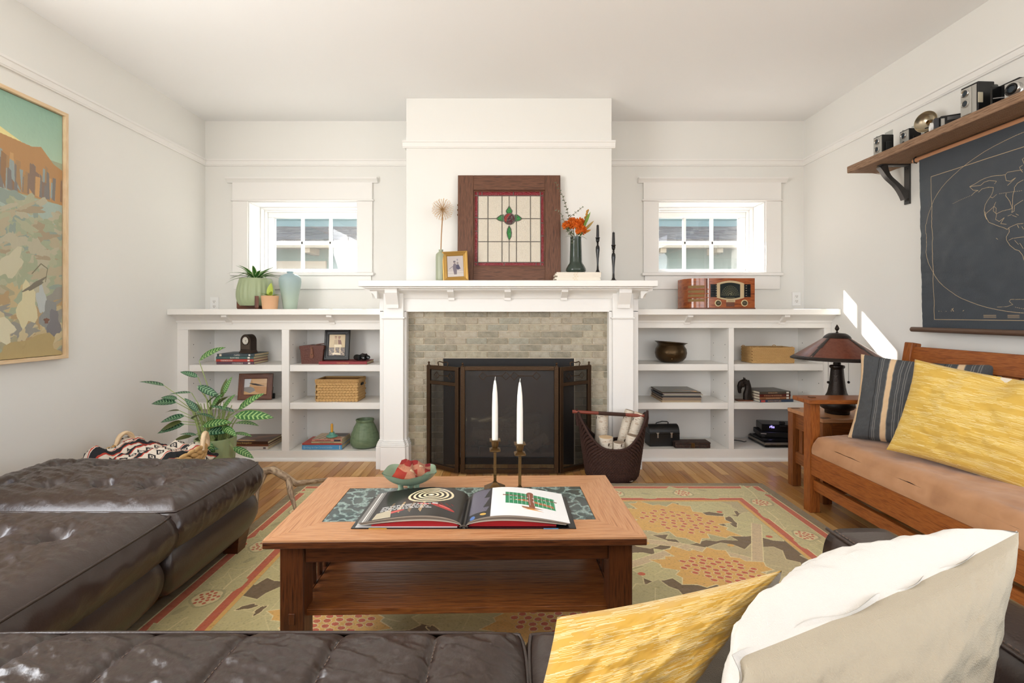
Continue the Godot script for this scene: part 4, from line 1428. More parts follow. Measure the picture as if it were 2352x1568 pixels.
func mustard(a: Color, b: Color, sd: int) -> StandardMaterial3D:
	var im := sheet_of(512, 512, a)
	var f := FastNoiseLite.new()
	f.seed = sd
	f.frequency = 0.012
	var r := RandomNumberGenerator.new()
	r.seed = sd
	for k in 150:
		var y := k * 3.5
		var run := 0
		var x := 0
		while x < 512:
			run = 6 + r.randi() % 40
			var o := f.get_noise_2d(x * 0.8, y) * 16.0
			if f.get_noise_2d(x * 0.35 + 900.0, y * 2.2) > -0.12:
				im.fill_rect(Rect2i(x, int(y + o), run, 2), b if r.randf() < 0.8 else b.lightened(0.25))
			x += run
	var m := pic(im, 0.92)
	m.rim_enabled = true
	m.rim = 0.3
	return m

func coffee_table() -> void:
	var t := thing("coffee_table", "low oak coffee table with a dark green marble inset and a slatted base", "table", Vector3(-0.1565, 0, -1.688), 0.022)
	var hw := 0.5615
	var hd := 0.2745
	var yt := 0.457
	var th := 0.022
	var bd := 0.125
	var inner := Vector2(hw - bd, hd - bd)
	var board := func(p: Array, ax: int) -> MB:
		var b := mb()
		b.tr = Transform3D(Basis(Vector3.RIGHT, PI / 2), Vector3(0, yt, 0))
		b.prism(p, 0.0, th, 0.99)
		return b
	var g := 0.0006
	# mitred frame; grain runs along each board
	var front := [Vector2(-hw, hd), Vector2(hw, hd), Vector2(inner.x, inner.y), Vector2(-inner.x, inner.y)]
	var rear := [Vector2(-hw, -hd), Vector2(-inner.x, -inner.y), Vector2(inner.x, -inner.y), Vector2(hw, -hd)]
	var lft := [Vector2(-hw, -hd + g), Vector2(-hw, hd - g), Vector2(-inner.x, inner.y - g), Vector2(-inner.x, -inner.y + g)]
	var rgt := [Vector2(hw, -hd + g), Vector2(inner.x, -inner.y + g), Vector2(inner.x, inner.y - g), Vector2(hw, hd - g)]
	for q in [[front, 0], [rear, 0], [lft, 1], [rgt, 1]]:
		var b: MB = board.call(q[0], q[1])
		if q[1] == 1:
			for k in b.t.size():
				b.t[k] = Vector2(b.t[k].y, b.t[k].x)
		part("top_board", b, M.oak_top_lit, t)
	var edge := mb()
	for q in [[Vector3(-hw, yt - th - 0.003, hd - 0.01), Vector3(hw, yt - 0.005, hd + 0.0012)], [Vector3(-hw, yt - th - 0.003, -hd - 0.0012), Vector3(hw, yt - 0.005, -hd + 0.01)], [Vector3(-hw - 0.0012, yt - th - 0.003, -hd), Vector3(-hw + 0.01, yt - 0.005, hd)], [Vector3(hw - 0.01, yt - th - 0.003, -hd), Vector3(hw + 0.0012, yt - 0.005, hd)]]:
		edge.bx(q[0], q[1], 0.002)
	part("edge_band", edge, M.oak_dark, t)
	var marble := mat(Color.WHITE, 0.12)
	marble.albedo_texture = noise_tex(0.006, [hx("1c2a28"), hx("2b3a38"), hx("22302f"), hx("8fa49c"), hx("2c3c3a"), hx("3b4c48"), hx("18211f")], 1024, 6, FastNoiseLite.TYPE_SIMPLEX, 77)
	marble.uv1_triplanar = true
	marble.uv1_scale = Vector3.ONE * 1.6
	part("marble_inset", mb().bx(Vector3(-inner.x + 0.001, yt - 0.016, -inner.y + 0.001), Vector3(inner.x - 0.001, yt - 0.0008, inner.y - 0.001), 0.001), marble, t)
	part("underlay", mb().bx(Vector3(-inner.x - 0.02, yt - th, -inner.y - 0.02), Vector3(inner.x + 0.02, yt - 0.017, inner.y + 0.02), 0.0), M.oak_dark, t)
	var lx := hw - 0.03 - 0.036
	var lz := hd - 0.045 - 0.036
	for sx in [-1, 1]:
		for sz in [-1, 1]:
			part("leg", mb().box(Vector3(sx * lx, (yt - th) * 0.5, sz * lz), Vector3(0.072, yt - th - 0.001, 0.072), 0.003), M.oak_dark, t)
		part("side_apron", mb().box(Vector3(sx * lx, 0.4, 0), Vector3(0.022, 0.068, lz * 2 - 0.073), 0.002), M.oak_dark, t)
		part("side_rail", mb().box(Vector3(sx * lx, 0.19, 0), Vector3(0.022, 0.05, lz * 2 - 0.073), 0.002), M.oak_dark, t)
		for k in 5:
			part("side_slat", mb().box(Vector3(sx * lx, 0.29, (k - 2) * 0.056), Vector3(0.012, 0.16, 0.026), 0.002), M.oak_dark, t)
		part("tenon", mb().box(Vector3(sx * lx + 0.0, 0.2, lz + 0.036), Vector3(0.02, 0.035, 0.006), 0.002), M.oak_dark, t)
	for sz in [-1, 1]:
		part("apron", mb().box(Vector3(0, 0.4, sz * (lz + 0.018)), Vector3(lx * 2 - 0.073, 0.068, 0.022), 0.002), M.oak_dark, t)
	for k in 2:
		part("shelf_board", mb().bx(Vector3(-lx + 0.012, 0.196, -lz - 0.01 + k * (lz + 0.012)), Vector3(lx - 0.012, 0.216, -lz + k * (lz + 0.012) + lz + 0.0015), 0.002), M.oak, t)

func rug() -> void:
	# hand-tufted rug: drawn as a print, 3.005 m by 2.44 m
	var w := 1400
	var h := 1136
	var s := 1400.0 / 3.005
	var brown := hx("8f7d5c")
	var red := hx("cc6c4e")
	var cream := hx("e8d8a6")
	var sage := hx("cdc28e")
	var olive := hx("b9ae80")
	var gold := hx("e3b468")
	var dark := hx("7d694e")
	var tan := hx("d3bb94")
	var im := sheet_of(w, h, brown)
	var frame := func(d: float, c: Color) -> void:
		var k := int(d * s)
		im.fill_rect(Rect2i(k, k, w - 2 * k, h - 2 * k), c)
	frame.call(0.052, cream)
	frame.call(0.058, red)
	frame.call(0.095, cream)
	frame.call(0.100, sage)
	var r := RandomNumberGenerator.new()
	r.seed = 77
	# border vine with rosettes
	var mid := 0.175
	var ring := []
	var lengths := [[Vector2(mid, mid), Vector2(3.005 - mid, mid)], [Vector2(3.005 - mid, mid), Vector2(3.005 - mid, 2.44 - mid)], [Vector2(3.005 - mid, 2.44 - mid), Vector2(mid, 2.44 - mid)], [Vector2(mid, 2.44 - mid), Vector2(mid, mid)]]
	for q in lengths:
		var d: Vector2 = (q[1] - q[0]).normalized()
		var nn := Vector2(-d.y, d.x)
		var ln: float = (q[1] - q[0]).length()
		var k := 0
		var at_ := 0.0
		while at_ < ln:
			var c: Vector2 = q[0] + d * at_ + nn * (0.03 * (1 if k % 2 else -1))
			# serrated leaf crossing the red stripe
			var lf := []
			for e in 15:
				var a := TAU * e / 15
				var rr := (0.085 if e % 2 else 0.055)
				lf.append((c + d * cos(a) * rr * 1.7 + nn * sin(a) * rr) * s)
			fill(im, lf, sage)
			lf.append(lf[0])
			stroke(im, lf, 1.6, cream.lerp(sage, 0.35))
			stroke(im, [(c - d * 0.13) * s, c * s, (c + d * 0.13 + nn * 0.03) * s], 2.2, cream)
			for e in [-1, 1]:
				stroke(im, [c * s, (c + d * 0.06 + nn * e * 0.05) * s], 1.6, cream.lerp(sage, 0.3))
			disc(im, (c + d * 0.17 - nn * 0.02) * s, 0.03 * s, 0.014 * s, olive, d.angle() + 0.4)
			at_ += 0.37
			k += 1
		at_ = 0.15
		while at_ < ln:
			var c: Vector2 = q[0] + d * at_
			disc(im, c * s, 0.062 * s, 0.062 * s, olive, 0.0, 0.1)
			disc(im, c * s, 0.052 * s, 0.052 * s, cream, 0.0, 0.1)
			for e in 16:
				var a := e * 2.4
				var rr := 0.011 * sqrt(e + 0.5)
				disc(im, (c + Vector2(cos(a), sin(a)) * rr) * s, 0.0068 * s, 0.0068 * s, red)
			at_ += 0.42
	# inner stripes, nibbled by leaves
	var inner := func(d: float, c: Color) -> void:
		frame.call(d, c)
	inner.call(0.248, cream)
	inner.call(0.254, red)
	inner.call(0.288, gold)
	inner.call(0.308, olive)
	var nib := 0.4
	while nib < 2.8:
		for e in 2:
			var y: float = [0.254, 2.44 - 0.254][e]
			disc(im, Vector2(nib, y) * s, 0.04 * s, 0.014 * s, sage, 0.0, 0.2)
			var x: float = [0.254, 3.005 - 0.254][e]
			if nib < 2.2:
				disc(im, Vector2(x, nib + 0.1) * s, 0.014 * s, 0.05 * s, sage, 0.0, 0.2)
		nib += 0.31 + r.randf() * 0.12
	# field: ground shapes, big lobed leaves, branches and flower heads
	var fx0 := 0.31
	var fx1 := 3.005 - 0.31
	var fy0 := 0.31
	var fy1 := 2.44 - 0.31
	var field := Image.create(w, h, false, Image.FORMAT_RGB8)
	field.fill(dark)
	var lobed := func(c: Vector2, rad: float, turn: float, body: Color, vein: Color, lobes: int) -> void:
		var p := []
		for e in lobes * 6:
			var a := TAU * e / (lobes * 6)
			var rr := rad * (0.66 + 0.30 * absf(sin(a * lobes * 0.5)) + 0.08 * sin(e * 2.3 + c.x * 7.0) + 0.035 * (1 if e % 2 else -1))
			p.append((c + Vector2(cos(a + turn) * rr * 1.25, sin(a + turn) * rr)) * s)
		fill(field, p, body)
		p.append(p[0])
		stroke(field, p, 2.6, vein)
		for e in lobes:
			var a := TAU * (e + 0.5) / lobes
			stroke(field, [c * s, (c + Vector2(cos(a + turn) * 1.1, sin(a + turn)) * rad * 0.72) * s], 1.8, vein)
	var jj := 0
	for gy in 6:
		for gx in 8:
			var c := Vector2(fx0 + (gx + 0.5 * (gy % 2)) * 0.36 + r.randf_range(-0.05, 0.05), fy0 + gy * 0.36 + r.randf_range(-0.05, 0.05))
			var bc: Color = [olive, sage, tan.lerp(olive, 0.6), olive, sage][jj % 5]
			lobed.call(c, 0.15 + r.randf() * 0.05, r.randf() * TAU, bc, cream.lerp(bc, 0.45), 5)
			jj += 1
	for e in 60:
		var c := Vector2(r.randf_range(fx0, fx1), r.randf_range(fy0, fy1))
		var tn := r.randf() * TAU
		var rx := r.randf_range(0.03, 0.075)
		disc(field, c * s, rx * s, rx * 0.48 * s, cream, tn, 0.3)
		disc(field, c * s, (rx - 0.006) * s, (rx * 0.48 - 0.005) * s, dark, tn, 0.3)
	# branches
	for q in [[Vector2(2.2, 1.5), Vector2(2.3, 1.2), Vector2(2.45, 1.02), Vector2(2.2, 0.86), Vector2(1.9, 0.75), Vector2(1.75, 0.5)], [Vector2(0.5, 1.9), Vector2(0.75, 1.5), Vector2(0.7, 1.1), Vector2(0.95, 0.8), Vector2(1.2, 0.5)], [Vector2(1.1, 2.1), Vector2(1.5, 1.75), Vector2(1.4, 1.4), Vector2(1.75, 1.1), Vector2(2.2, 0.86)], [Vector2(2.45, 1.02), Vector2(2.65, 0.62)], [Vector2(0.7, 1.1), Vector2(0.36, 0.8)]]:
		var cv := Curve2D.new()
		for k in q.size():
			var tg: Vector2 = (q[mini(k + 1, q.size() - 1)] - q[maxi(k - 1, 0)]) * 0.2
			cv.add_point(q[k] * s, -tg * s, tg * s)
		var pts := Array(cv.tessellate(4))
		stroke(field, pts, 0.052 * s, cream)
		stroke(field, pts, 0.042 * s, tan)
	# flower heads
	var flower := func(c: Vector2, rad: float, turn: float) -> void:
		var p := []
		for e in 40:
			var a := TAU * e / 40
			var rr := rad * (0.86 + 0.13 * sin(a * 7.0) + 0.07 * (1 if e % 2 else -1))
			p.append((c + Vector2(cos(a) * rr * 1.35, sin(a) * rr).rotated(turn)) * s)
		fill(field, p, gold)
		p.append(p[0])
		stroke(field, p, 2.2, cream)
		for e in 46:
			var a := e * 2.4
			var rr := rad * 0.095 * sqrt(e + 0.3)
			var o := Vector2(cos(a) * rr * 1.35, sin(a) * rr * 0.85).rotated(turn) + Vector2(rad * 0.1, 0).rotated(turn)
			disc(field, (c + o) * s, 0.0165 * s, 0.0125 * s, cream, turn)
		for e in 46:
			var a := e * 2.4
			var rr := rad * 0.095 * sqrt(e + 0.3)
			var o := Vector2(cos(a) * rr * 1.35, sin(a) * rr * 0.85).rotated(turn) + Vector2(rad * 0.1, 0).rotated(turn)
			disc(field, (c + o) * s, 0.0135 * s, 0.0098 * s, red, turn)
	for q in [[2.24, 0.56, 0.24, 0.5], [2.25, 1.06, 0.2, 0.4], [0.70, 1.38, 0.18, 0.2], [1.5, 1.38, 0.19, -0.2], [1.3, 0.75, 0.18, 1.0], [0.62, 0.62, 0.15, 1.9], [1.9, 1.9, 0.2, 0.4]]:
		flower.call(Vector2(q[0], q[1]), q[2], q[3])
	for e in 26:
		disc(field, Vector2(r.randf_range(fx0, fx1), r.randf_range(fy0, fy1)) * s, 0.016 * s, 0.013 * s, red if e % 2 else gold)
	var fi := Rect2i(int(fx0 * s), int(fy0 * s), int((fx1 - fx0) * s), int((fy1 - fy0) * s))
	im.blit_rect(field, fi, fi.position)
	var m := pic(im, 1.0)
	m.rim_enabled = true
	m.rim = 0.35
	var pile := noise_tex(0.09, [], 512, 3, FastNoiseLite.TYPE_SIMPLEX, 5)
	m.heightmap_enabled = true
	m.heightmap_texture = pile
	m.heightmap_scale = 0.35
	m.texture_repeat = true
	# detail of the pile over the print
	m.detail_enabled = true
	m.detail_blend_mode = BaseMaterial3D.BLEND_MODE_MUL
	m.detail_uv_layer = BaseMaterial3D.DETAIL_UV_1
	m.detail_albedo = noise_tex(0.12, [hx("cccccc"), hx("ffffff"), hx("ffffff"), hx("e6e6e6")], 1024, 3, FastNoiseLite.TYPE_SIMPLEX, 6)
	m.detail_mask = null
	var b := mb()
	var W := 3.005
	var D := 2.44
	b.face([Vector3(0, 0.012, 0), Vector3(W, 0.012, 0), Vector3(W, 0.012, D), Vector3(0, 0.012, D)], Vector3.UP, [Vector2(0, 0), Vector2(1, 0), Vector2(1, 1), Vector2(0, 1)])
	var o := thing("area_rug", "sage and gold leaf-patterned wool rug with red border stripes on the floor", "rug", Vector3(-1.345, 0.0, -3.155))
	part("pile", b, m, o)
	var e := mb()
	e.bx(Vector3(0, 0.0005, 0), Vector3(W, 0.0118, D), 0.003)
	part("bound_edge", e, mat(brown, 0.95), o)

# a closed book lying flat: spine toward +z, width w along x, depth d along -z, thickness th
func book(called: String, label: String, group: String, where: Vector3, turn: float, w: float, d: float, th: float, cover: Material, txt := "", ink: Material = null, opts := {}) -> Node3D:
	var o := thing(called, label, "book", where, turn, group)
	var soft: bool = opts.get("soft", false)
	var ct := 0.0012 if soft else 0.0028
	var ov := 0.0 if soft else 0.003
	var c := mb()
	c.bx(Vector3(-w * 0.5, 0, -d), Vector3(w * 0.5, ct, 0), 0.0008)
	c.bx(Vector3(-w * 0.5, th - ct, -d), Vector3(w * 0.5, th, 0), 0.0008)
	c.bx(Vector3(-w * 0.5, 0.0003, -0.003), Vector3(w * 0.5, th - 0.0003, 0.0022 if soft else 0.004), 0.0018)
	part("cover", c, opts.get("spine", cover), o)
	part("pages", mb().bx(Vector3(-w * 0.5 + ov, ct, -d + ov), Vector3(w * 0.5 - ov, th - ct, -0.003), 0.0), opts.get("pages", M.page), o)
	if opts.has("face"):
		var f := mb()
		f.face([Vector3(-w * 0.5 + 0.002, th + 0.0004, -d + 0.002), Vector3(w * 0.5 - 0.002, th + 0.0004, -d + 0.002), Vector3(w * 0.5 - 0.002, th + 0.0004, -0.002), Vector3(-w * 0.5 + 0.002, th + 0.0004, -0.002)], Vector3.UP, [Vector2(0, 0), Vector2(1, 0), Vector2(1, 1), Vector2(0, 1)])
		part("cover_print", f, opts.face, o)
	if txt:
		letter(txt, opts.get("size", th * 0.42), ink if ink else M.white_print, o, Vector3(opts.get("tx", 0.0), th * 0.5 - opts.get("size", th * 0.42) * 0.02, 0.0026 if soft else 0.0044), Vector3.ZERO, opts.get("serif", true))
	for k in opts.get("bands", []):
		part("spine_band", mb().bx(Vector3(k[0], th * k[4], 0.0), Vector3(k[1], th * k[5], 0.0028 if soft else 0.0046), 0.0), k[3], o)
	return o

func frame_box(parent: Node, w: float, h: float, bw: float, dp: float, mt: Material, prof := [], called := "frame") -> MeshInstance3D:
	# mitred picture frame lying in x,y, front toward +z, its foot at y = 0
	var b := mb()
	var pr: Array = prof if prof.size() else [Vector2(0, 0), Vector2(0, dp * 0.9), Vector2(bw * 0.12, dp), Vector2(bw * 0.85, dp), Vector2(bw, dp * 0.75), Vector2(bw, 0)]
	var cs := [Vector2(-w * 0.5, 0), Vector2(w * 0.5, 0), Vector2(w * 0.5, h), Vector2(-w * 0.5, h)]
	var dg := [Vector2(1, 1), Vector2(-1, 1), Vector2(-1, -1), Vector2(1, -1)]
	for e in 4:
		var ca: Vector2 = cs[e]
		var cb: Vector2 = cs[(e + 1) % 4]
		var along := (cb - ca).normalized()
		var inw := Vector2(-along.y, along.x)
		for k in pr.size() - 1:
			var p0: Vector2 = pr[k]
			var p1: Vector2 = pr[k + 1]
			var pd := (p1 - p0).normalized()
			var nn2 := Vector2(-pd.y, pd.x)
			var nn := Vector3(inw.x * nn2.x, inw.y * nn2.x, nn2.y)
			var q := []
			for s in [[ca, dg[e], p0], [cb, dg[(e + 1) % 4], p0], [cb, dg[(e + 1) % 4], p1], [ca, dg[e], p1]]:
				var v2: Vector2 = s[0] + s[1] * s[2].x
				q.append(Vector3(v2.x, v2.y, s[2].y))
			var ln := (cb - ca).length()
			b.uo = Vector2(e * 0.31, e * 0.17)
			b.face(q, nn, [Vector2(0, p0.x), Vector2(ln, p0.x), Vector2(ln, p1.x + 0.01), Vector2(0, p1.x + 0.01)])
	b.uo = Vector2.ZERO
	b.face([Vector3(-w * 0.5, 0, 0), Vector3(w * 0.5, 0, 0), Vector3(w * 0.5, h, 0), Vector3(-w * 0.5, h, 0)], Vector3(0, 0, -1))
	return part(called, b, mt, parent)

func picture(parent: Node, w: float, h: float, z: float, y: float, mt: Material, called := "photograph") -> void:
	var f := mb()
	f.face([Vector3(-w * 0.5, y + h, z), Vector3(w * 0.5, y + h, z), Vector3(w * 0.5, y, z), Vector3(-w * 0.5, y, z)], Vector3(0, 0, 1), [Vector2(0, 0), Vector2(1, 0), Vector2(1, 1), Vector2(0, 1)])
	part(called, f, mt, parent)

func on_the_table() -> void:
	var top := 0.457
	# ---- open picture book
	var bk := thing("open_book", "large hardback lying open on the coffee table, dark left page and white right page", "book", Vector3(-0.135, top, -1.605), 0.0)
	var hw := 0.345          # half the open width
	var dz := 0.255          # page height lies along z
	var cov := mb()
	cov.bx(Vector3(-hw, 0.0, -dz * 0.5), Vector3(-0.012, 0.003, dz * 0.5), 0.001)
	cov.bx(Vector3(0.012, 0.0, -dz * 0.5), Vector3(hw, 0.003, dz * 0.5), 0.001)
	cov.bx(Vector3(-0.014, 0.0, -dz * 0.5), Vector3(0.014, 0.002, dz * 0.5), 0.001)
	var cv := part("hard_cover", cov, M.black_gloss, bk)
	var endp := mb()
	endp.bx(Vector3(-hw + 0.012, 0.003, -dz * 0.5 + 0.003), Vector3(-0.02, 0.0036, dz * 0.5 - 0.004), 0.0)
	part("endpaper", endp, mat(hx("c9c7c4"), 0.35), cv)
	for q in [[-0.29, -0.235, "d3a13b"], [0.245, 0.29, "4d93c4"]]:
		part("jacket_band", mb().bx(Vector3(q[0], 0.0006, dz * 0.5 - 0.002), Vector3(q[1], 0.0026, dz * 0.5 + 0.0006), 0.0), mat(hx(q[2]), 0.4), cv)
	# left page: a photograph of instrument-like works in the dark; right: a column of text and a printed plan
	var lp := sheet_of(900, 700, hx("1d1b1a"))
	lp.fill_rect(Rect2i(0, 0, 90, 700), hx("77746f"))
	lp.fill_rect(Rect2i(36, 0, 14, 700), hx("d9d6d0"))
	lp.fill_rect(Rect2i(60, 0, 5, 700), hx("c7c4be"))
	for k in 26:
		disc(lp, Vector2(560 - k * 4, 300 + k * 4), 330 - k * 12, 260 - k * 9, hx("1d1b1a").lerp(hx("4a3a2a"), k / 26.0 * 0.55))
	for k in 4:
		var x := 210 + k * 95
		fill(lp, [Vector2(x, 560), Vector2(x + 26, 360), Vector2(x + 44, 360), Vector2(x + 30, 620)], hx("a98a62") if k % 2 else hx("6f5840"))
	for k in 9:
		var rr := 175.0 - k * 19
		disc(lp, Vector2(560, 210), rr * 1.25, rr, hx("efe0b8") if k % 2 == 0 else hx("2a211a"), -0.3)
	disc(lp, Vector2(560, 210), 12, 10, hx("ffffff"))
	for q in [[700, 480, 130, 30, 0.5], [260, 585, 120, 26, -0.35], [520, 430, 60, 16, 0.2]]:
		disc(lp, Vector2(q[0], q[1]), q[2], q[3], hx("b02a2a"), q[4])
		disc(lp, Vector2(q[0] + 8, q[1] - 7), q[2] * 0.6, q[3] * 0.3, hx("e06a60"), q[4])
	for k in 14:
		disc(lp, Vector2(620 + k * 13, 395 + (k % 4) * 18), 9, 7, hx("7d1c20"))
	fill(lp, [Vector2(130, 560), Vector2(250, 520), Vector2(280, 690), Vector2(120, 690)], hx("b9ad92"))
	lp.fill_rect(Rect2i(600, 400, 50, 26), hx("d9d6d0"))
	var rl := RandomNumberGenerator.new()
	rl.seed = 4
	for k in 4:
		var x := 150
		while x < 560:
			var wl := 14 + rl.randi() % 46
			lp.fill_rect(Rect2i(x, 430 + k * 30 - int(x * 0.02), wl, 12), hx("e8e6e2"))
			x += wl + 10
	for k in 6:
		lp.fill_rect(Rect2i(620, 40 + k * 14, 70 + (k * 37) % 50, 5), hx("b5b3af"))
	var rp := sheet_of(900, 700, hx("f4f4f2"))
	rp.fill_rect(Rect2i(0, 0, 215, 700), hx("211f22"))
	for k in 46:
		rp.fill_rect(Rect2i(26, 20 + k * 12, 118 + (k * 53) % 56, 5), hx("8f8aa0"))
	disc(rp, Vector2(60, 655), 22, 40, hx("3f69a8"))
	disc(rp, Vector2(150, 625), 30, 22, hx("d3a94b"), 0.5)
	var G := hx("1f8a58")
	fill(rp, [Vector2(345, 130), Vector2(805, 205), Vector2(800, 480), Vector2(345, 410)], G)
	fill(rp, [Vector2(400, 330), Vector2(520, 300), Vector2(780, 385), Vector2(790, 440), Vector2(560, 360)], hx("b06a3c"))
	stroke(rp, [Vector2(325, 205), Vector2(560, 250), Vector2(820, 275)], 22, hx("7c4632"))
	fill(rp, [Vector2(545, 150), Vector2(562, 120), Vector2(582, 112), Vector2(602, 124), Vector2(612, 160), Vector2(612, 500), Vector2(560, 500)], hx("8a4a33"))
	fill(rp, [Vector2(490, 470), Vector2(690, 505), Vector2(560, 530), Vector2(500, 505)], hx("a3683f"))
	fill(rp, [Vector2(500, 530), Vector2(590, 518), Vector2(690, 560), Vector2(590, 545)], hx("e0922e"))
	for k in 12:
		stroke(rp, [Vector2(380 + k * 38, 140 + k * 5), Vector2(380 + k * 38, 412 + k * 5)], 3, hx("d9efe2"))
	for row in 2:
		for k in 8:
			var c := Vector2(395 + k * 52, 235 + row * 85 + k * 6)
			stroke(rp, [c - Vector2(11, 0), c + Vector2(11, 0)], 4, hx("f0f0f0"))
			stroke(rp, [c - Vector2(0, 11), c + Vector2(0, 11)], 4, hx("f0f0f0"))
	var lm := pic(lp, 0.2)
	var rm := pic(rp, 0.35)
	# page blocks arched up from the spine
	var arch := func(t: float, lift: float) -> float:
		return 0.004 + lift * (pow(sin(PI * minf(pow(t, 0.55) * 0.62 + 0.02, 1.0)), 1.1) * 0.9) * (1.0 - 0.72 * t * t)
	for sd in [-1, 1]:
		var wp: float = hw - 0.022
		var root: Node3D = null
		for layer in 4:
			var lift: float = 0.048 - layer * 0.0075
			var wl: float = wp - layer * 0.004
			var b := mb()
			b.sheet(36, 4, func(a, c):
				return Vector3(sd * (0.004 + a * wl), arch.call(a, lift), lerpf(-dz * 0.5 + 0.006, dz * 0.5 - 0.006, c))
			, -1.0 * sd)
			if sd < 0:
				for k in b.t.size():
					b.t[k] = Vector2(1.0 - b.t[k].x, b.t[k].y)
			if layer == 0:
				root = part("page", b, lm if sd < 0 else rm, bk)
			else:
				b.sheet(36, 1, func(a, c):
					return Vector3(sd * (0.004 + a * wl), lerpf(arch.call(a, lift), arch.call(a, lift + 0.0068), c), dz * 0.5 - 0.0062)
				, 1.0 * sd)
				b.sheet(1, 4, func(a, c):
					return Vector3(sd * (0.004 + wl), lerpf(arch.call(1.0, lift), arch.call(1.0, lift + 0.0068), a), lerpf(-dz * 0.5 + 0.006, dz * 0.5 - 0.006, c))
				, 1.0 * sd)
				part("page_block", b, mat(hx(["9a8f80", "6e655a", "b3aa9b"][layer - 1]), 0.6), bk)
		var redb := mb()
		redb.sheet(24, 1, func(a, c):
			return Vector3(sd * (0.012 + a * (wp - 0.05)), lerpf(0.0036, arch.call(a, 0.024) - 0.001, c), dz * 0.5 - 0.012)
		, 1.0 * sd)
		part("red_endpaper", redb, mat(hx("a3141c"), 0.5), bk)
	part("headband", mb().tube([Vector3(-0.012, 0.004, dz * 0.5 - 0.006), Vector3(0, 0.009, dz * 0.5 - 0.005), Vector3(0.012, 0.004, dz * 0.5 - 0.006)], 0.003, 6), mat(hx("4a4038"), 0.8), bk)

	# ---- footed bowl with scalloped rim
	var c := Vector3(-0.367, top, -1.805)
	var bowl := thing("footed_bowl", "celadon green ceramic bowl with a scalloped rim on three feet on the coffee table", "bowl", c)
	var gl := mat(hx("8fa287"), 0.16)
	var bp := mb()
	for layer in 2:
		var inset: float = 0.0 if layer == 0 else 0.005
		bp.sheet(64, 14, func(a, b):
			var th: float = a * TAU
			var sc: float = 1.0 + 0.055 * b * cos(4.0 * th + PI) + 0.02 * b * cos(8.0 * th)
			var r: float = lerpf(0.012, 0.094 - inset * 0.6, pow(b, 0.8)) * sc
			var y: float = 0.026 + inset + (0.046 - inset) * pow(b, 2.1) + 0.006 * b * b * cos(4.0 * th + PI)
			return Vector3(cos(th) * r * 1.12, y, sin(th) * r * 0.86)
		, [1.0, -1.0][layer], Vector2.ONE, true)
	bp.lathe([Vector2(0.0, 0.026), Vector2(0.014, 0.026)], 12)
	bp.lathe([Vector2(0.014, 0.0312), Vector2(0.0, 0.0312)], 12)
	part("body", bp, gl, bowl)
	for k in 3:
		var a := 0.5 + k * TAU / 3
		var f := mb()
		f.tr = Transform3D(Basis(), Vector3(cos(a) * 0.034, 0, sin(a) * 0.028))
		f.lathe([Vector2(0, 0), Vector2(0.011, 0.0), Vector2(0.013, 0.006), Vector2(0.009, 0.018), Vector2(0.014, 0.034), Vector2(0, 0.036)], 12)
		part("foot", f, gl, bowl)
	# folded checked napkin in it
	var ni := sheet_of(256, 256, hx("b23a2a"))
	for x in 64:
		for y in 64:
			var band := absi(x - 36) < 12 or absi(y - 40) < 9
			var col := hx("b8402c").lerp(hx("7d1420"), clampf((x + y) / 110.0 - 0.2, 0.0, 1.0))
			if band and (x + y) % 2 == 0:
				col = hx("d9b58a")
			if absi(x - 36) < 6 and absi(y - 40) < 5:
				col = hx("e0c49a")
			ni.fill_rect(Rect2i(x * 4, y * 4, 4, 4), col)
	var np := mb()
	var tri_sheet := func(p: Array, bulge: float) -> void:
		for sd in [1.0, -1.0]:
			np.sheet(14, 14, func(a, b):
				var q: Vector3 = p[0].lerp(p[1], a).lerp(p[3].lerp(p[2], a), b)
				var e: float = sin(PI * a) * sin(PI * b)
				return q + Vector3(0, bulge * e + 0.004 * sin(a * 9.0 + b * 5.0), 0.008 * e + sd * 0.0012)
			, sd)
	tri_sheet.call([Vector3(-0.065, 0.052, 0.035), Vector3(0.062, 0.048, 0.042), Vector3(0.035, 0.062, 0.0), Vector3(-0.005, 0.116, -0.008)], 0.004)
	tri_sheet.call([Vector3(0.005, 0.05, 0.025), Vector3(0.078, 0.07, 0.005), Vector3(0.075, 0.088, -0.025), Vector3(0.0, 0.11, -0.012)], 0.004)
	tri_sheet.call([Vector3(-0.06, 0.05, 0.0), Vector3(0.03, 0.05, -0.01), Vector3(0.02, 0.095, -0.03), Vector3(-0.035, 0.108, -0.028)], 0.004)
	var nm := pic(ni, 0.95)
	bumpy(nm, noise_tex(0.2, [], 256, 2), 0.3)
	var no := solo("napkin", np, nm, "folded red and gold woven cloth standing in the green bowl", "napkin", c)

	# ---- two brass candlesticks with white tapers
	for q in [[Vector3(-0.047, top, -1.795), 0.20, "left one, behind the open book"], [Vector3(0.044, top, -1.745), 0.20, "right one, on the marble inset"]]:
		var o := thing("candlestick", "square-footed brass candlestick on the coffee table, " + q[2], "candlestick", q[0], 0.06, "brass candlesticks on the coffee table")
		var b := mb()
		var sq := func(m: MB, ra: float, ya: float, rb: float, yb: float) -> void:
			var cn := [Vector2(-1, -1), Vector2(1, -1), Vector2(1, 1), Vector2(-1, 1)]
			for k in 4:
				var u: Vector2 = cn[k]
				var v: Vector2 = cn[(k + 1) % 4]
				var nn := Vector3(u.x + v.x, 2.0 * (ra - rb) / maxf(absf(yb - ya), 1e-4) * (1 if yb > ya else -1), u.y + v.y).normalized()
				m.face([Vector3(u.x * ra, ya, u.y * ra), Vector3(v.x * ra, ya, v.y * ra), Vector3(v.x * rb, yb, v.y * rb), Vector3(u.x * rb, yb, u.y * rb)], nn)
		sq.call(b, 0.0395, 0.0, 0.0395, 0.008)
		sq.call(b, 0.0395, 0.008, 0.012, 0.028)
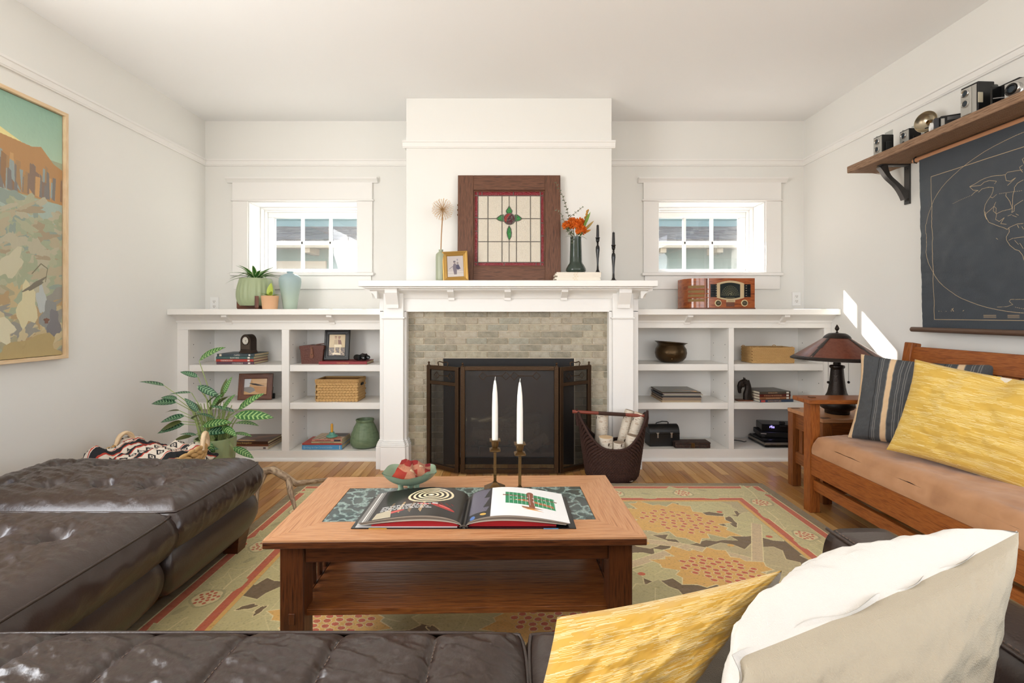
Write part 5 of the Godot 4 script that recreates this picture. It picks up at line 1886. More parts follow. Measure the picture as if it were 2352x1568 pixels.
		sq.call(b, 0.012, 0.028, 0.007, 0.034)
		part("foot", b, M.brass, o)
		part("stem", mb().box(Vector3(0, 0.092, 0), Vector3(0.0105, 0.12, 0.0105), 0.001), M.brass, o)
		var kn := mb()
		sq.call(kn, 0.006, 0.146, 0.02, 0.152)
		sq.call(kn, 0.02, 0.152, 0.02, 0.156)
		sq.call(kn, 0.02, 0.156, 0.008, 0.163)
		part("drip_collar", kn, M.brass, o)
		part("cup", mb().lathe([Vector2(0.006, 0.158), Vector2(0.011, 0.164), Vector2(0.0135, 0.176), Vector2(0.014, 0.188), Vector2(0.011, 0.188), Vector2(0.011, 0.18)], 20), M.brass, o)
		var lip := mb()
		sq.call(lip, 0.014, 0.187, 0.02, 0.189)
		sq.call(lip, 0.02, 0.189, 0.02, 0.192)
		sq.call(lip, 0.02, 0.192, 0.0105, 0.192)
		part("lip", lip, M.brass, o)
		var cdl := thing("taper_candle", "tall unlit white taper candle in the brass candlestick, " + ("left one" if q[0].x < 0 else "right one"), "candle", q[0] + Vector3(0, 0.182, 0), 0.0, "white tapers on the coffee table")
		part("wax", mb().lathe([Vector2(0, 0), Vector2(0.0108, 0), Vector2(0.0112, 0.02), Vector2(0.0108, 0.13), Vector2(0.0092, 0.18), Vector2(0.006, 0.212), Vector2(0.0032, 0.228), Vector2(0, 0.232)], 20), M.wax, cdl)
		part("wick", mb().tube([Vector3(0, 0.23, 0), Vector3(0.0005, 0.238, 0), Vector3(0.0015, 0.243, 0)], 0.0011, 6), M.wax, cdl)

func on_the_mantel() -> void:
	var y := 1.3485
	var z0 := -3.47
	# ---- leaded glass panel in an old door frame, leaning on the chimney
	var g := thing("stained_glass_panel", "leaded glass panel with a red rose in a dark wooden frame on the mantel", "glass panel", Vector3(0.011, y, -3.53))
	g.rotation.x = -0.045
	var w := 0.752
	var h := 0.786
	var iw := 0.515
	var ih := 0.554
	var yb := 0.118
	var D := 0.038
	var fr := mb()
	fr.bx(Vector3(-w * 0.5, 0, -D * 0.5), Vector3(-iw * 0.5 - 0.004, h, D * 0.5), 0.002)
	part("stile", fr, M.old_door, g)
	part("stile", mb().bx(Vector3(iw * 0.5 + 0.004, 0, -D * 0.5), Vector3(w * 0.5, h, D * 0.5), 0.002), M.old_door, g)
	part("rail", mb().bx(Vector3(-iw * 0.5 - 0.004, 0, -D * 0.5), Vector3(iw * 0.5 + 0.004, yb - 0.006, D * 0.5), 0.002), M.old_door, g)
	part("rail", mb().bx(Vector3(-iw * 0.5 - 0.004, yb + ih + 0.004, -D * 0.5), Vector3(iw * 0.5 + 0.004, h, D * 0.5), 0.002), M.old_door, g)
	var bead := mb()
	var bz := D * 0.5 - 0.007
	for q in [[-iw * 0.5 - 0.004, yb - 0.006, -iw * 0.5 + 0.006, yb + ih + 0.004], [iw * 0.5 - 0.006, yb - 0.006, iw * 0.5 + 0.004, yb + ih + 0.004], [-iw * 0.5, yb - 0.006, iw * 0.5, yb + 0.004], [-iw * 0.5, yb + ih - 0.006, iw * 0.5, yb + ih + 0.004]]:
		bead.bx(Vector3(q[0], q[1], -0.006), Vector3(q[2], q[3], bz), 0.003)
	part("glazing_bead", bead, M.walnut, g)
	var ripple := noise_tex(0.05, [], 256, 2)
	var glassy := func(c: Color, r := 0.1) -> StandardMaterial3D:
		return bumpy(mat(c, r), ripple, 0.25, 7.0)
	var clear: Material = glassy.call(hx("d3cab9"), 0.22)
	var ruby: Material = glassy.call(hx("7c0f1c"))
	var green: Material = glassy.call(hx("1f7a30"))
	var deep: Material = glassy.call(hx("4a0d18"))
	var rust: Material = glassy.call(hx("8f2a22"))
	var pane := func(poly: Array, mt: Material, label := "") -> void:
		part("glass_piece", mb().prism(poly, -0.002, 0.002), mt, g, label)
	# the photograph's pixel grid of the panel, turned into metres on its plane
	var sx := iw / 820.0
	var X := func(px: float) -> float: return (px - 975.0) * sx
	var sy := ih / 886.0
	var Y := func(py: float) -> float: return yb + (1148.0 - py) * sy
	var R := func(a: float, b: float, c: float, d: float) -> Array:
		return [Vector2(X.call(a), Y.call(b)), Vector2(X.call(c), Y.call(b)), Vector2(X.call(c), Y.call(d)), Vector2(X.call(a), Y.call(d))]
	var xs := [610.0, 727.0, 891.0, 975.0, 1059.0, 1224.0, 1342.0]
	var ys := [317.0, 588.0, 860.0, 1104.0]
	for a in 6:
		for b in 3:
			if (a == 2 or a == 3) and b < 2:
				continue
			pane.call(R.call(xs[a], ys[b], xs[a + 1], ys[b + 1]), clear)
	# clear pieces round the flower
	pane.call(R.call(891, 317, 975, 588), clear)
	pane.call(R.call(975, 317, 1059, 588), clear)
	pane.call(R.call(891, 588, 975, 860), clear)
	pane.call(R.call(975, 588, 1059, 860), clear)
	for q in [[566, 270, 610, 570], [566, 576, 610, 733], [566, 739, 610, 1098], [566, 1104, 915, 1148], [921, 1104, 1287, 1148], [1293, 1104, 1342, 1148], [1342, 797, 1386, 1148], [1342, 642, 1386, 791], [1342, 317, 1386, 636], [1029, 266, 1386, 312], [660, 266, 1023, 312], [610, 266, 654, 312]]:
		pane.call(R.call(q[0], q[1], q[2], q[3]), ruby, "deep red border glass")
	var lift := func(poly: Array, mt: Material, z: float) -> void:
		part("flower_glass", mb().prism(poly, z - 0.003, z + 0.001), mt, g)
	var shape := func(pts: Array) -> Array:
		var r := []
		for p in pts:
			r.append(Vector2(X.call(p[0]), Y.call(p[1])))
		return r
	var leafs := [[[975, 437], [990, 465], [1008, 490], [1010, 510], [1000, 525], [950, 525], [940, 510], [942, 490], [960, 465]], [[975, 672], [995, 710], [1003, 755], [998, 800], [975, 848], [956, 800], [947, 755], [955, 710]], [[825, 588], [850, 565], [880, 545], [908, 540], [908, 622], [880, 618], [850, 608]], [[1125, 588], [1100, 565], [1072, 545], [1044, 540], [1044, 622], [1072, 618], [1100, 608]]]
	for q in leafs:
		lift.call(shape.call(q), green, 0.0025)
	var circ := []
	for k in 28:
		circ.append(Vector2(X.call(978.0), Y.call(592.0)) + Vector2(cos(TAU * k / 28), sin(TAU * k / 28)) * 66.0 * sx)
	lift.call(circ, deep, 0.003)
	lift.call(shape.call([[925, 560], [950, 535], [978, 528], [1005, 533], [985, 550], [965, 575], [948, 610], [945, 640], [922, 620], [914, 592]]), rust, 0.0038)
	var leadm := bumpy(mat(hx("6b665f"), 0.55, 0.4), ripple, 0.1, 9.0)
	var came := func(pts: Array, r: float, z := 0.002) -> void:
		var path := []
		for p in pts:
			path.append(Vector3(X.call(p[0]), Y.call(p[1]), z))
		part("lead_came", mb().tube(path, r, 6), leadm, g)
	for x in xs:
		if x == 975.0:
			came.call([[975, 317], [975, 437]], 0.0032)
			came.call([[975, 850], [975, 1104]], 0.0032)
		elif x == 610.0 or x == 1342.0:
			came.call([[x, 266], [x, 1148]], 0.0035)
		else:
			came.call([[x, 317], [x, 1104]], 0.0036)
	came.call([[566, 317], [1386, 317]], 0.0035)
	came.call([[566, 1104], [1386, 1104]], 0.0035)
	came.call([[610, 860], [1342, 860]], 0.0034)
	came.call([[610, 588], [825, 588]], 0.0034)
	came.call([[1125, 588], [1342, 588]], 0.0034)
	for q in [[566, 573, 610, 573], [566, 736, 610, 736], [1342, 639, 1386, 639], [1342, 794, 1386, 794], [918, 1104, 918, 1148], [1290, 1104, 1290, 1148], [657, 266, 657, 317], [1026, 266, 1026, 317]]:
		came.call([[q[0], q[1]], [q[2], q[3]]], 0.003)
	for q in leafs:
		var loop: Array = q.duplicate()
		loop.append(q[0])
		came.call(loop, 0.003, 0.004)
	var lc := []
	for k in 29:
		lc.append([978.0 + cos(TAU * k / 28) * 66.0, 592.0 + sin(TAU * k / 28) * 66.0])
	came.call(lc, 0.0035, 0.0045)
	came.call([[1005, 533], [975, 558], [955, 590], [946, 640]], 0.003, 0.005)
	came.call([[946, 610], [975, 608], [1002, 590], [1012, 560]], 0.0028, 0.005)
	came.call([[1000, 560], [1018, 585], [1024, 620], [1010, 645]], 0.0026, 0.005)
	for k in 3:
		part("hinge_knuckle", mb().box(Vector3(-w * 0.5 - 0.002, h * 0.72 - k * 0.036, 0.012), Vector3(0.006, 0.011, 0.012), 0.002), M.brass, g)

	# ---- celadon bottle with a dried allium
	var vb := thing("bottle_vase", "slim grey-green bottle vase at the left end of the mantel objects", "vase", Vector3(-0.478, y, -3.46))
	part("body", mb().lathe([Vector2(0, 0), Vector2(0.032, 0), Vector2(0.036, 0.004), Vector2(0.037, 0.02), Vector2(0.037, 0.175), Vector2(0.035, 0.195), Vector2(0.024, 0.207), Vector2(0.0165, 0.212), Vector2(0.015, 0.222), Vector2(0.017, 0.228), Vector2(0.012, 0.228), Vector2(0.011, 0.2)], 28), mat(hx("9fa58c"), 0.35), vb)
	var al := thing("dried_allium", "dried straw-coloured allium seed head on a tall stem in the slim vase", "flower", Vector3(-0.478, y, -3.46))
	part("stem", mb().tube([Vector3(0, 0.06, 0), Vector3(0.0, 0.22, 0), Vector3(0.004, 0.34, 0), Vector3(0.01, 0.44, 0), Vector3(0.013, 0.512, 0)], 0.0038, 7), mat(hx("a97f52"), 0.8), al)
	var hd := mb()
	var tips := mb()
	var cc := Vector3(0.013, 0.516, 0)
	hd.ball(cc, Vector3.ONE * 0.007, 8, 6)
	for k in 190:
		var yy := 1.0 - 2.0 * (k + 0.5) / 190.0
		var ph := k * 2.39996
		var d := Vector3(sqrt(1 - yy * yy) * cos(ph), yy, sqrt(1 - yy * yy) * sin(ph))
		var ln := 0.066 + rng.randf() * 0.012
		hd.tube([cc, cc + d * ln], [0.0006, 0.0005], 3, false)
		var a := cc + d * ln
		tips.ball(a, Vector3.ONE * 0.0019, 5, 3)
		for e in 3:
			var dd := (d + Vector3(rng.randf() - 0.5, rng.randf() - 0.5, rng.randf() - 0.5) * 1.5).normalized()
			tips.tube([a, a + dd * 0.007], [0.0006, 0.0004], 3, false)
	part("seed_head", hd, mat(hx("c9a06a"), 0.8), al)
	part("florets", tips, mat(hx("e3c08f"), 0.8), al).set_meta("kind", "stuff")

	# ---- small gilt frame
	var pf := thing("photo_frame", "small gilt photo frame leaning on the stained glass panel on the mantel", "picture frame", Vector3(-0.366, y, -3.43))
	pf.rotation = Vector3(-0.12, 0.03, 0.05)
	frame_box(pf, 0.178, 0.214, 0.032, 0.02, M.gold, [Vector2(0, 0), Vector2(0, 0.017), Vector2(0.006, 0.019), Vector2(0.018, 0.013), Vector2(0.022, 0.015), Vector2(0.028, 0.012), Vector2(0.032, 0.008), Vector2(0.032, 0)])
	picture(pf, 0.118, 0.154, 0.006, 0.03, pic(old_photo(1), 0.3))

	# ---- a pile of pale magazines carrying the vase and one candlestick
	var py := y
	for k in 5:
		var w2: float = [0.305, 0.312, 0.30, 0.315, 0.308][k]
		var o := thing("magazine", "cream-coloured magazine on the mantel, " + ["bottom one", "second from the bottom", "middle one", "second from the top", "top one"][k] + " of the pile under the vase", "magazine", Vector3(0.494 + [0.0, -0.008, 0.004, -0.003, 0.002][k], py, -3.365), 0.0, "magazines under the flower vase")
		var th := 0.0118
		part("pages", mb().bx(Vector3(-w2 * 0.5, 0.0005, -0.2), Vector3(w2 * 0.5, th - 0.0005, 0.0), 0.0015), mat(hx("e6dccb"), 0.7), o)
		var cv := mb()
		cv.bx(Vector3(-w2 * 0.5 - 0.001, 0, -0.201), Vector3(w2 * 0.5 + 0.001, 0.0008, 0.001), 0.0003)
		cv.bx(Vector3(-w2 * 0.5 - 0.001, th - 0.0008, -0.201), Vector3(w2 * 0.5 + 0.001, th, 0.001), 0.0003)
		cv.bx(Vector3(-w2 * 0.5 - 0.001, 0, -0.001), Vector3(w2 * 0.5 + 0.001, th, 0.001), 0.0006)
		part("cover", cv, mat(hx("e9e0d0"), 0.6), o)
		letter(["NO. 41 ROOMS", "NO. 38 CRAFT", "NO. 44 WOOD", "NO. 36 HOME", "NO. 45 CLAY"][k].substr(0, 6), 0.006, M.gold_print, o, Vector3(-0.02, th * 0.5, 0.0012))
		py += th
	var dv := thing("flower_vase", "dark green glazed vase with a bulbous foot on the magazines on the mantel", "vase", Vector3(0.487, py, -3.45))
	var dg := mat(hx("333f36"), 0.13)
	part("body", mb().lathe([Vector2(0, 0), Vector2(0.052, 0), Vector2(0.066, 0.006), Vector2(0.072, 0.02), Vector2(0.069, 0.034), Vector2(0.058, 0.055), Vector2(0.048, 0.068), Vector2(0.044, 0.08), Vector2(0.043, 0.12), Vector2(0.041, 0.18), Vector2(0.039, 0.24), Vector2(0.04, 0.258), Vector2(0.037, 0.259), Vector2(0.035, 0.24), Vector2(0.035, 0.1)], 32), dg, dv)
	var bl := mb()
	for k in 12:
		var a := TAU * k / 12
		var d := Vector3(cos(a), 0, sin(a))
		bl.leaf(d * 0.07 + Vector3(0, 0.02, 0), Vector3(-d.x * 0.45, 1, -d.z * 0.45), d, 0.055, 0.022, 0.05, 5, -0.3)
	part("moulded_leaves", bl, dg, dv)
	bouquet(Vector3(0.487, py, -3.45))

	# ---- black candlesticks
	for q in [[Vector3(0.641, py, -3.44), "standing on the magazines"], [Vector3(0.745, y, -3.40), "standing on the mantel at the right"]]:
		var o := thing("black_candlestick", "turned black candlestick " + q[1], "candlestick", q[0], 0.0, "black candlesticks on the mantel")
		part("shaft", mb().lathe([Vector2(0, 0), Vector2(0.026, 0), Vector2(0.028, 0.002), Vector2(0.014, 0.01), Vector2(0.008, 0.024), Vector2(0.0065, 0.06), Vector2(0.008, 0.1), Vector2(0.011, 0.135), Vector2(0.014, 0.165), Vector2(0.0135, 0.185), Vector2(0.008, 0.197), Vector2(0.005, 0.202), Vector2(0.008, 0.206), Vector2(0.008, 0.209), Vector2(0.0055, 0.213), Vector2(0.009, 0.22), Vector2(0.013, 0.232), Vector2(0.0135, 0.246), Vector2(0.0165, 0.25), Vector2(0.0165, 0.253), Vector2(0.01, 0.253), Vector2(0.01, 0.24)], 24), M.black_gloss, o)
		var cd := thing("black_candle", "short black taper candle in the candlestick " + q[1], "candle", q[0] + Vector3(0, 0.245, 0), 0.0, "black candles on the mantel")
		part("wax", mb().lathe([Vector2(0, 0), Vector2(0.0105, 0), Vector2(0.0098, 0.05), Vector2(0.0085, 0.094), Vector2(0.0065, 0.097), Vector2(0, 0.097)], 18), M.black_wax, cd)
		part("wick", mb().tube([Vector3(0, 0.096, 0), Vector3(0.001, 0.106, 0)], 0.0009, 5), M.black, cd)

func old_photo(kind: int) -> Image:
	var im: Image
	if kind == 1:
		im = sheet_of(236, 308, hx("b9b0ac"))
		im.fill_rect(Rect2i(0, 225, 236, 83), hx("c5bdb6"))
		fill(im, [Vector2(92, 120), Vector2(120, 112), Vector2(140, 150), Vector2(134, 270), Vector2(96, 270), Vector2(80, 170)], hx("6f6670"))
		fill(im, [Vector2(132, 130), Vector2(165, 128), Vector2(190, 190), Vector2(150, 205), Vector2(128, 180)], hx("46445a"))
		disc(im, Vector2(106, 96), 15, 19, hx("8a7f7b"))
		disc(im, Vector2(150, 108), 14, 17, hx("8a7f7b"))
		disc(im, Vector2(106, 82), 18, 8, hx("54505a"))
		disc(im, Vector2(148, 60), 9, 16, hx("8f8894"))
		stroke(im, [Vector2(30, 190), Vector2(84, 150)], 7, hx("6f6670"))
		stroke(im, [Vector2(10, 255), Vector2(226, 250)], 3, hx("8f877f"))
	elif kind == 2:
		im = sheet_of(260, 350, hx("cdb589"))
		im.fill_rect(Rect2i(0, 215, 260, 135), hx("6b5a4c"))
		for k in 50:
			disc(im, Vector2((k * 53) % 260, 235 + (k * 31) % 110), 8 + k % 9, 6, hx(["d3bb96", "45383a", "8f7c66"][k % 3]))
		fill(im, [Vector2(80, 90), Vector2(125, 84), Vector2(140, 175), Vector2(78, 180)], hx("b39a73"))
		fill(im, [Vector2(140, 86), Vector2(188, 96), Vector2(205, 170), Vector2(150, 178)], hx("7a4a36"))
		fill(im, [Vector2(84, 168), Vector2(195, 165), Vector2(205, 205), Vector2(170, 215), Vector2(90, 212)], hx("e3d3b0"))
		disc(im, Vector2(105, 52), 18, 24, hx("b38a66"))
		disc(im, Vector2(160, 58), 17, 22, hx("a87855"))
		disc(im, Vector2(105, 36), 20, 10, hx("8f6a48"))
		disc(im, Vector2(162, 40), 24, 10, hx("8a5a3c"))
		stroke(im, [Vector2(95, 210), Vector2(100, 300)], 16, hx("d9c39c"))
		stroke(im, [Vector2(180, 210), Vector2(180, 300)], 16, hx("d9c39c"))
		fill(im, [Vector2(70, 300), Vector2(190, 310), Vector2(195, 338), Vector2(60, 330)], hx("e0cfae"))
	else:
		im = sheet_of(300, 220, hx("c9a070"))
		fill(im, [Vector2(0, 0), Vector2(90, 0), Vector2(70, 110), Vector2(0, 130)], hx("cfd0d2"))
		fill(im, [Vector2(90, 0), Vector2(300, 0), Vector2(300, 60), Vector2(120, 70)], hx("d8b183"))
		fill(im, [Vector2(60, 60), Vector2(150, 66), Vector2(270, 100), Vector2(180, 98), Vector2(110, 84)], hx("2c1c16"))
		fill(im, [Vector2(0, 120), Vector2(80, 110), Vector2(180, 150), Vector2(80, 200), Vector2(0, 170)], hx("8f8a86"))
		fill(im, [Vector2(120, 110), Vector2(300, 112), Vector2(300, 220), Vector2(160, 190)], hx("bd8a55"))
	return im

# marigolds, eucalyptus and a few other stems in the dark vase; each stem is a thing
func bouquet(base: Vector3) -> void:
	var stemm := mat(hx("5a6b3a"), 0.6)
	var euc := mat(hx("7b8a70"), 0.6)
	var euc2 := mat(hx("93a18c"), 0.6)
	var or_ := mat(hx("e2741a"), 0.7)
	or_.backlight_enabled = true
	or_.backlight = Color(0.3, 0.1, 0.0)
	var mouth := Vector3(0, 0.25, 0)
	var flower := func(p: Vector3, r: float, label: String) -> void:
		var o := thing("marigold", "orange marigold in the dark vase on the mantel, " + label, "flower", base, 0.0, "marigolds in the mantel vase")
		part("stem", mb().tube([Vector3(p.x * 0.2, 0.08, p.z * 0.2), Vector3(p.x * 0.35, 0.25, p.z * 0.3), Vector3(p.x * 0.9, p.y - r * 0.9, p.z * 0.9), p - Vector3(0, r * 0.4, 0)], 0.0028, 6), stemm, o)
		var b := mb()
		var rr := RandomNumberGenerator.new()
		rr.seed = int(p.x * 9000) + 7
		b.ball(p, Vector3(r * 0.6, r * 0.5, r * 0.6), 12, 8)
		for k in 130:
			var yy := 1.0 - 1.75 * (k + 0.5) / 130.0
			var ph := k * 2.39996
			var d := Vector3(sqrt(maxf(0.0, 1 - yy * yy)) * cos(ph), yy * 0.8, sqrt(maxf(0.0, 1 - yy * yy)) * sin(ph)).normalized()
			var q := p + d * r * (0.62 + rr.randf() * 0.15)
			var up := (d * 0.4 + Vector3(rr.randf() - 0.5, rr.randf() - 0.2, rr.randf() - 0.5)).normalized()
			b.leaf(q, d + up * 0.6, d.cross(up) + Vector3(0.01, 0, 0), r * 0.42, r * 0.36, -0.3, 3, 0.4)
		part("petals", b, or_, o)
		part("calyx", mb().lathe([Vector2(0.002, p.y - r * 0.95), Vector2(r * 0.3, p.y - r * 0.6), Vector2(r * 0.42, p.y - r * 0.3)], 10), stemm, o).position = Vector3(p.x, 0, p.z)
	flower.call(Vector3(-0.062, 0.335, 0.02), 0.036, "the leftmost bloom")
	flower.call(Vector3(-0.024, 0.365, -0.01), 0.034, "high in the middle behind the others")
	flower.call(Vector3(0.028, 0.362, -0.005), 0.034, "high on the right")
	flower.call(Vector3(0.002, 0.337, 0.035), 0.039, "the front one in the centre")
	flower.call(Vector3(0.03, 0.297, 0.04), 0.038, "the lowest one at the rim")
	var spray := func(pts: Array, n: int, sz: float, label: String, m2: Material) -> void:
		var o := thing("eucalyptus_stem", label, "foliage stem", base, 0.0, "eucalyptus stems in the mantel vase")
		var cv := Curve3D.new()
		for k in pts.size():
			var tg: Vector3 = (pts[mini(k + 1, pts.size() - 1)] - pts[maxi(k - 1, 0)]) * 0.22
			cv.add_point(pts[k], -tg, tg)
		var ps := Array(cv.tessellate(3))
		part("stem", mb().tube(ps, 0.0016, 5), mat(hx("7a6a50"), 0.7), o)
		var ln := cv.get_baked_length()
		var from := ln * 0.42
		for k in n:
			var dd := from + (ln - from) * k / (n - 1.0)
			var p := cv.sample_baked(dd)
			var tan := (cv.sample_baked(minf(dd + 0.01, ln)) - cv.sample_baked(dd - 0.01)).normalized()
			var a := k * 1.57 + rng.randf() * 0.4
			var s1 := tan.cross(Vector3(0.3, 0.2, 1)).normalized().rotated(tan, a)
			for e in [-1, 1]:
				var sc: float = sz * (1.1 - 0.45 * k / n)
				var b := mb().leaf(Vector3.ZERO, s1 * e + tan * 0.55, tan, sc, sc * 0.8, 0.2, 4, 0.15)
				var q := part("leaf", b, m2, o)
				q.position = p
	spray.call([Vector3(-0.01, 0.1, 0), Vector3(-0.02, 0.26, 0), Vector3(-0.055, 0.42, 0.0), Vector3(-0.09, 0.54, 0.0), Vector3(-0.142, 0.645, 0.0)], 15, 0.024, "long eucalyptus stem rising highest to the left over the glass panel", euc)
	spray.call([Vector3(-0.01, 0.1, 0.01), Vector3(-0.03, 0.26, 0.02), Vector3(-0.085, 0.36, 0.03), Vector3(-0.11, 0.42, 0.03), Vector3(-0.14, 0.445, 0.02)], 11, 0.024, "pale eucalyptus stem bending left over the frame beside the marigolds", euc2)
	spray.call([Vector3(0.0, 0.1, -0.02), Vector3(-0.03, 0.3, -0.03), Vector3(-0.045, 0.39, -0.02), Vector3(0.0, 0.435, -0.02), Vector3(0.05, 0.475, -0.02)], 12, 0.02, "fine eucalyptus stem crossing behind the marigolds to the right", euc)
	spray.call([Vector3(-0.01, 0.12, 0.02), Vector3(-0.03, 0.25, 0.035), Vector3(-0.055, 0.275, 0.04), Vector3(-0.075, 0.31, 0.04)], 6, 0.024, "short eucalyptus stem at the vase rim under the left marigold", euc2)
	var amar := thing("amaranth_stem", "green and ochre plumed amaranth stem on the right of the bouquet", "flower", base)
	var am := mb()
	part("stem", mb().tube([Vector3(0.01, 0.1, 0), Vector3(0.03, 0.28, 0), Vector3(0.055, 0.36, 0), Vector3(0.092, 0.45, 0)], 0.0022, 5), stemm, amar)
	for k in 60:
		var tt := k / 60.0
		var p := Vector3(0.055, 0.34, 0).lerp(Vector3(0.085, 0.455, 0), tt) + Vector3(rng.randf() - 0.5, rng.randf() - 0.5, rng.randf() - 0.5) * 0.012
		am.ball(p, Vector3(0.004, 0.0055, 0.004), 5, 4)
	part("plume", am, mat(hx("c08a2e"), 0.8), amar)
	for q in [[Vector3(0.05, 0.31, 0.01), Vector3(0.35, 1, 0.1), 0.12, hx("6f8f36")], [Vector3(0.06, 0.34, 0.01), Vector3(0.45, 1, 0), 0.11, hx("7fa03e")], [Vector3(0.055, 0.3, 0), Vector3(0.75, 0.75, 0), 0.11, hx("a88a45")], [Vector3(0.06, 0.29, 0.01), Vector3(0.8, 0.3, 0.2), 0.05, hx("c9852a")]]:
		part("leaf", mb().leaf(q[0], q[1], Vector3(0.2, 0.1, 1), q[2], 0.018, 0.1), mat(q[3], 0.6), amar)
	for q in [[Vector3(-0.03, 0.26, 0.02), Vector3(-1, 0.1, 0.3)], [Vector3(0.03, 0.26, 0.02), Vector3(1, -0.25, 0.2)], [Vector3(0.01, 0.265, 0.03), Vector3(0.3, 0.3, 1)], [Vector3(-0.02, 0.27, 0.03), Vector3(-0.6, 0.4, 0.6)]]:
		part("leaf", mb().leaf(q[0], q[1], Vector3.UP, 0.06, 0.012, 0.4), stemm, amar)

func leaf_print(a: Color, b: Color, edge: Color) -> StandardMaterial3D:
	# a striped leaf: u along, v across
	var im := sheet_of(128, 64, a)
	for k in 9:
		var x := k * 14.0
		fill(im, [Vector2(x, 32), Vector2(x + 6, 32), Vector2(x + 17, 8), Vector2(x + 13, 6)], b)
		fill(im, [Vector2(x, 32), Vector2(x + 6, 32), Vector2(x + 17, 56), Vector2(x + 13, 58)], b)
	im.fill_rect(Rect2i(0, 31, 128, 2), b)
	im.fill_rect(Rect2i(0, 0, 128, 2), edge)
	im.fill_rect(Rect2i(0, 62, 128, 2), edge)
	var m := pic(im, 0.4)
	m.backlight_enabled = true
	m.backlight = Color(0.18, 0.25, 0.08)
	return m

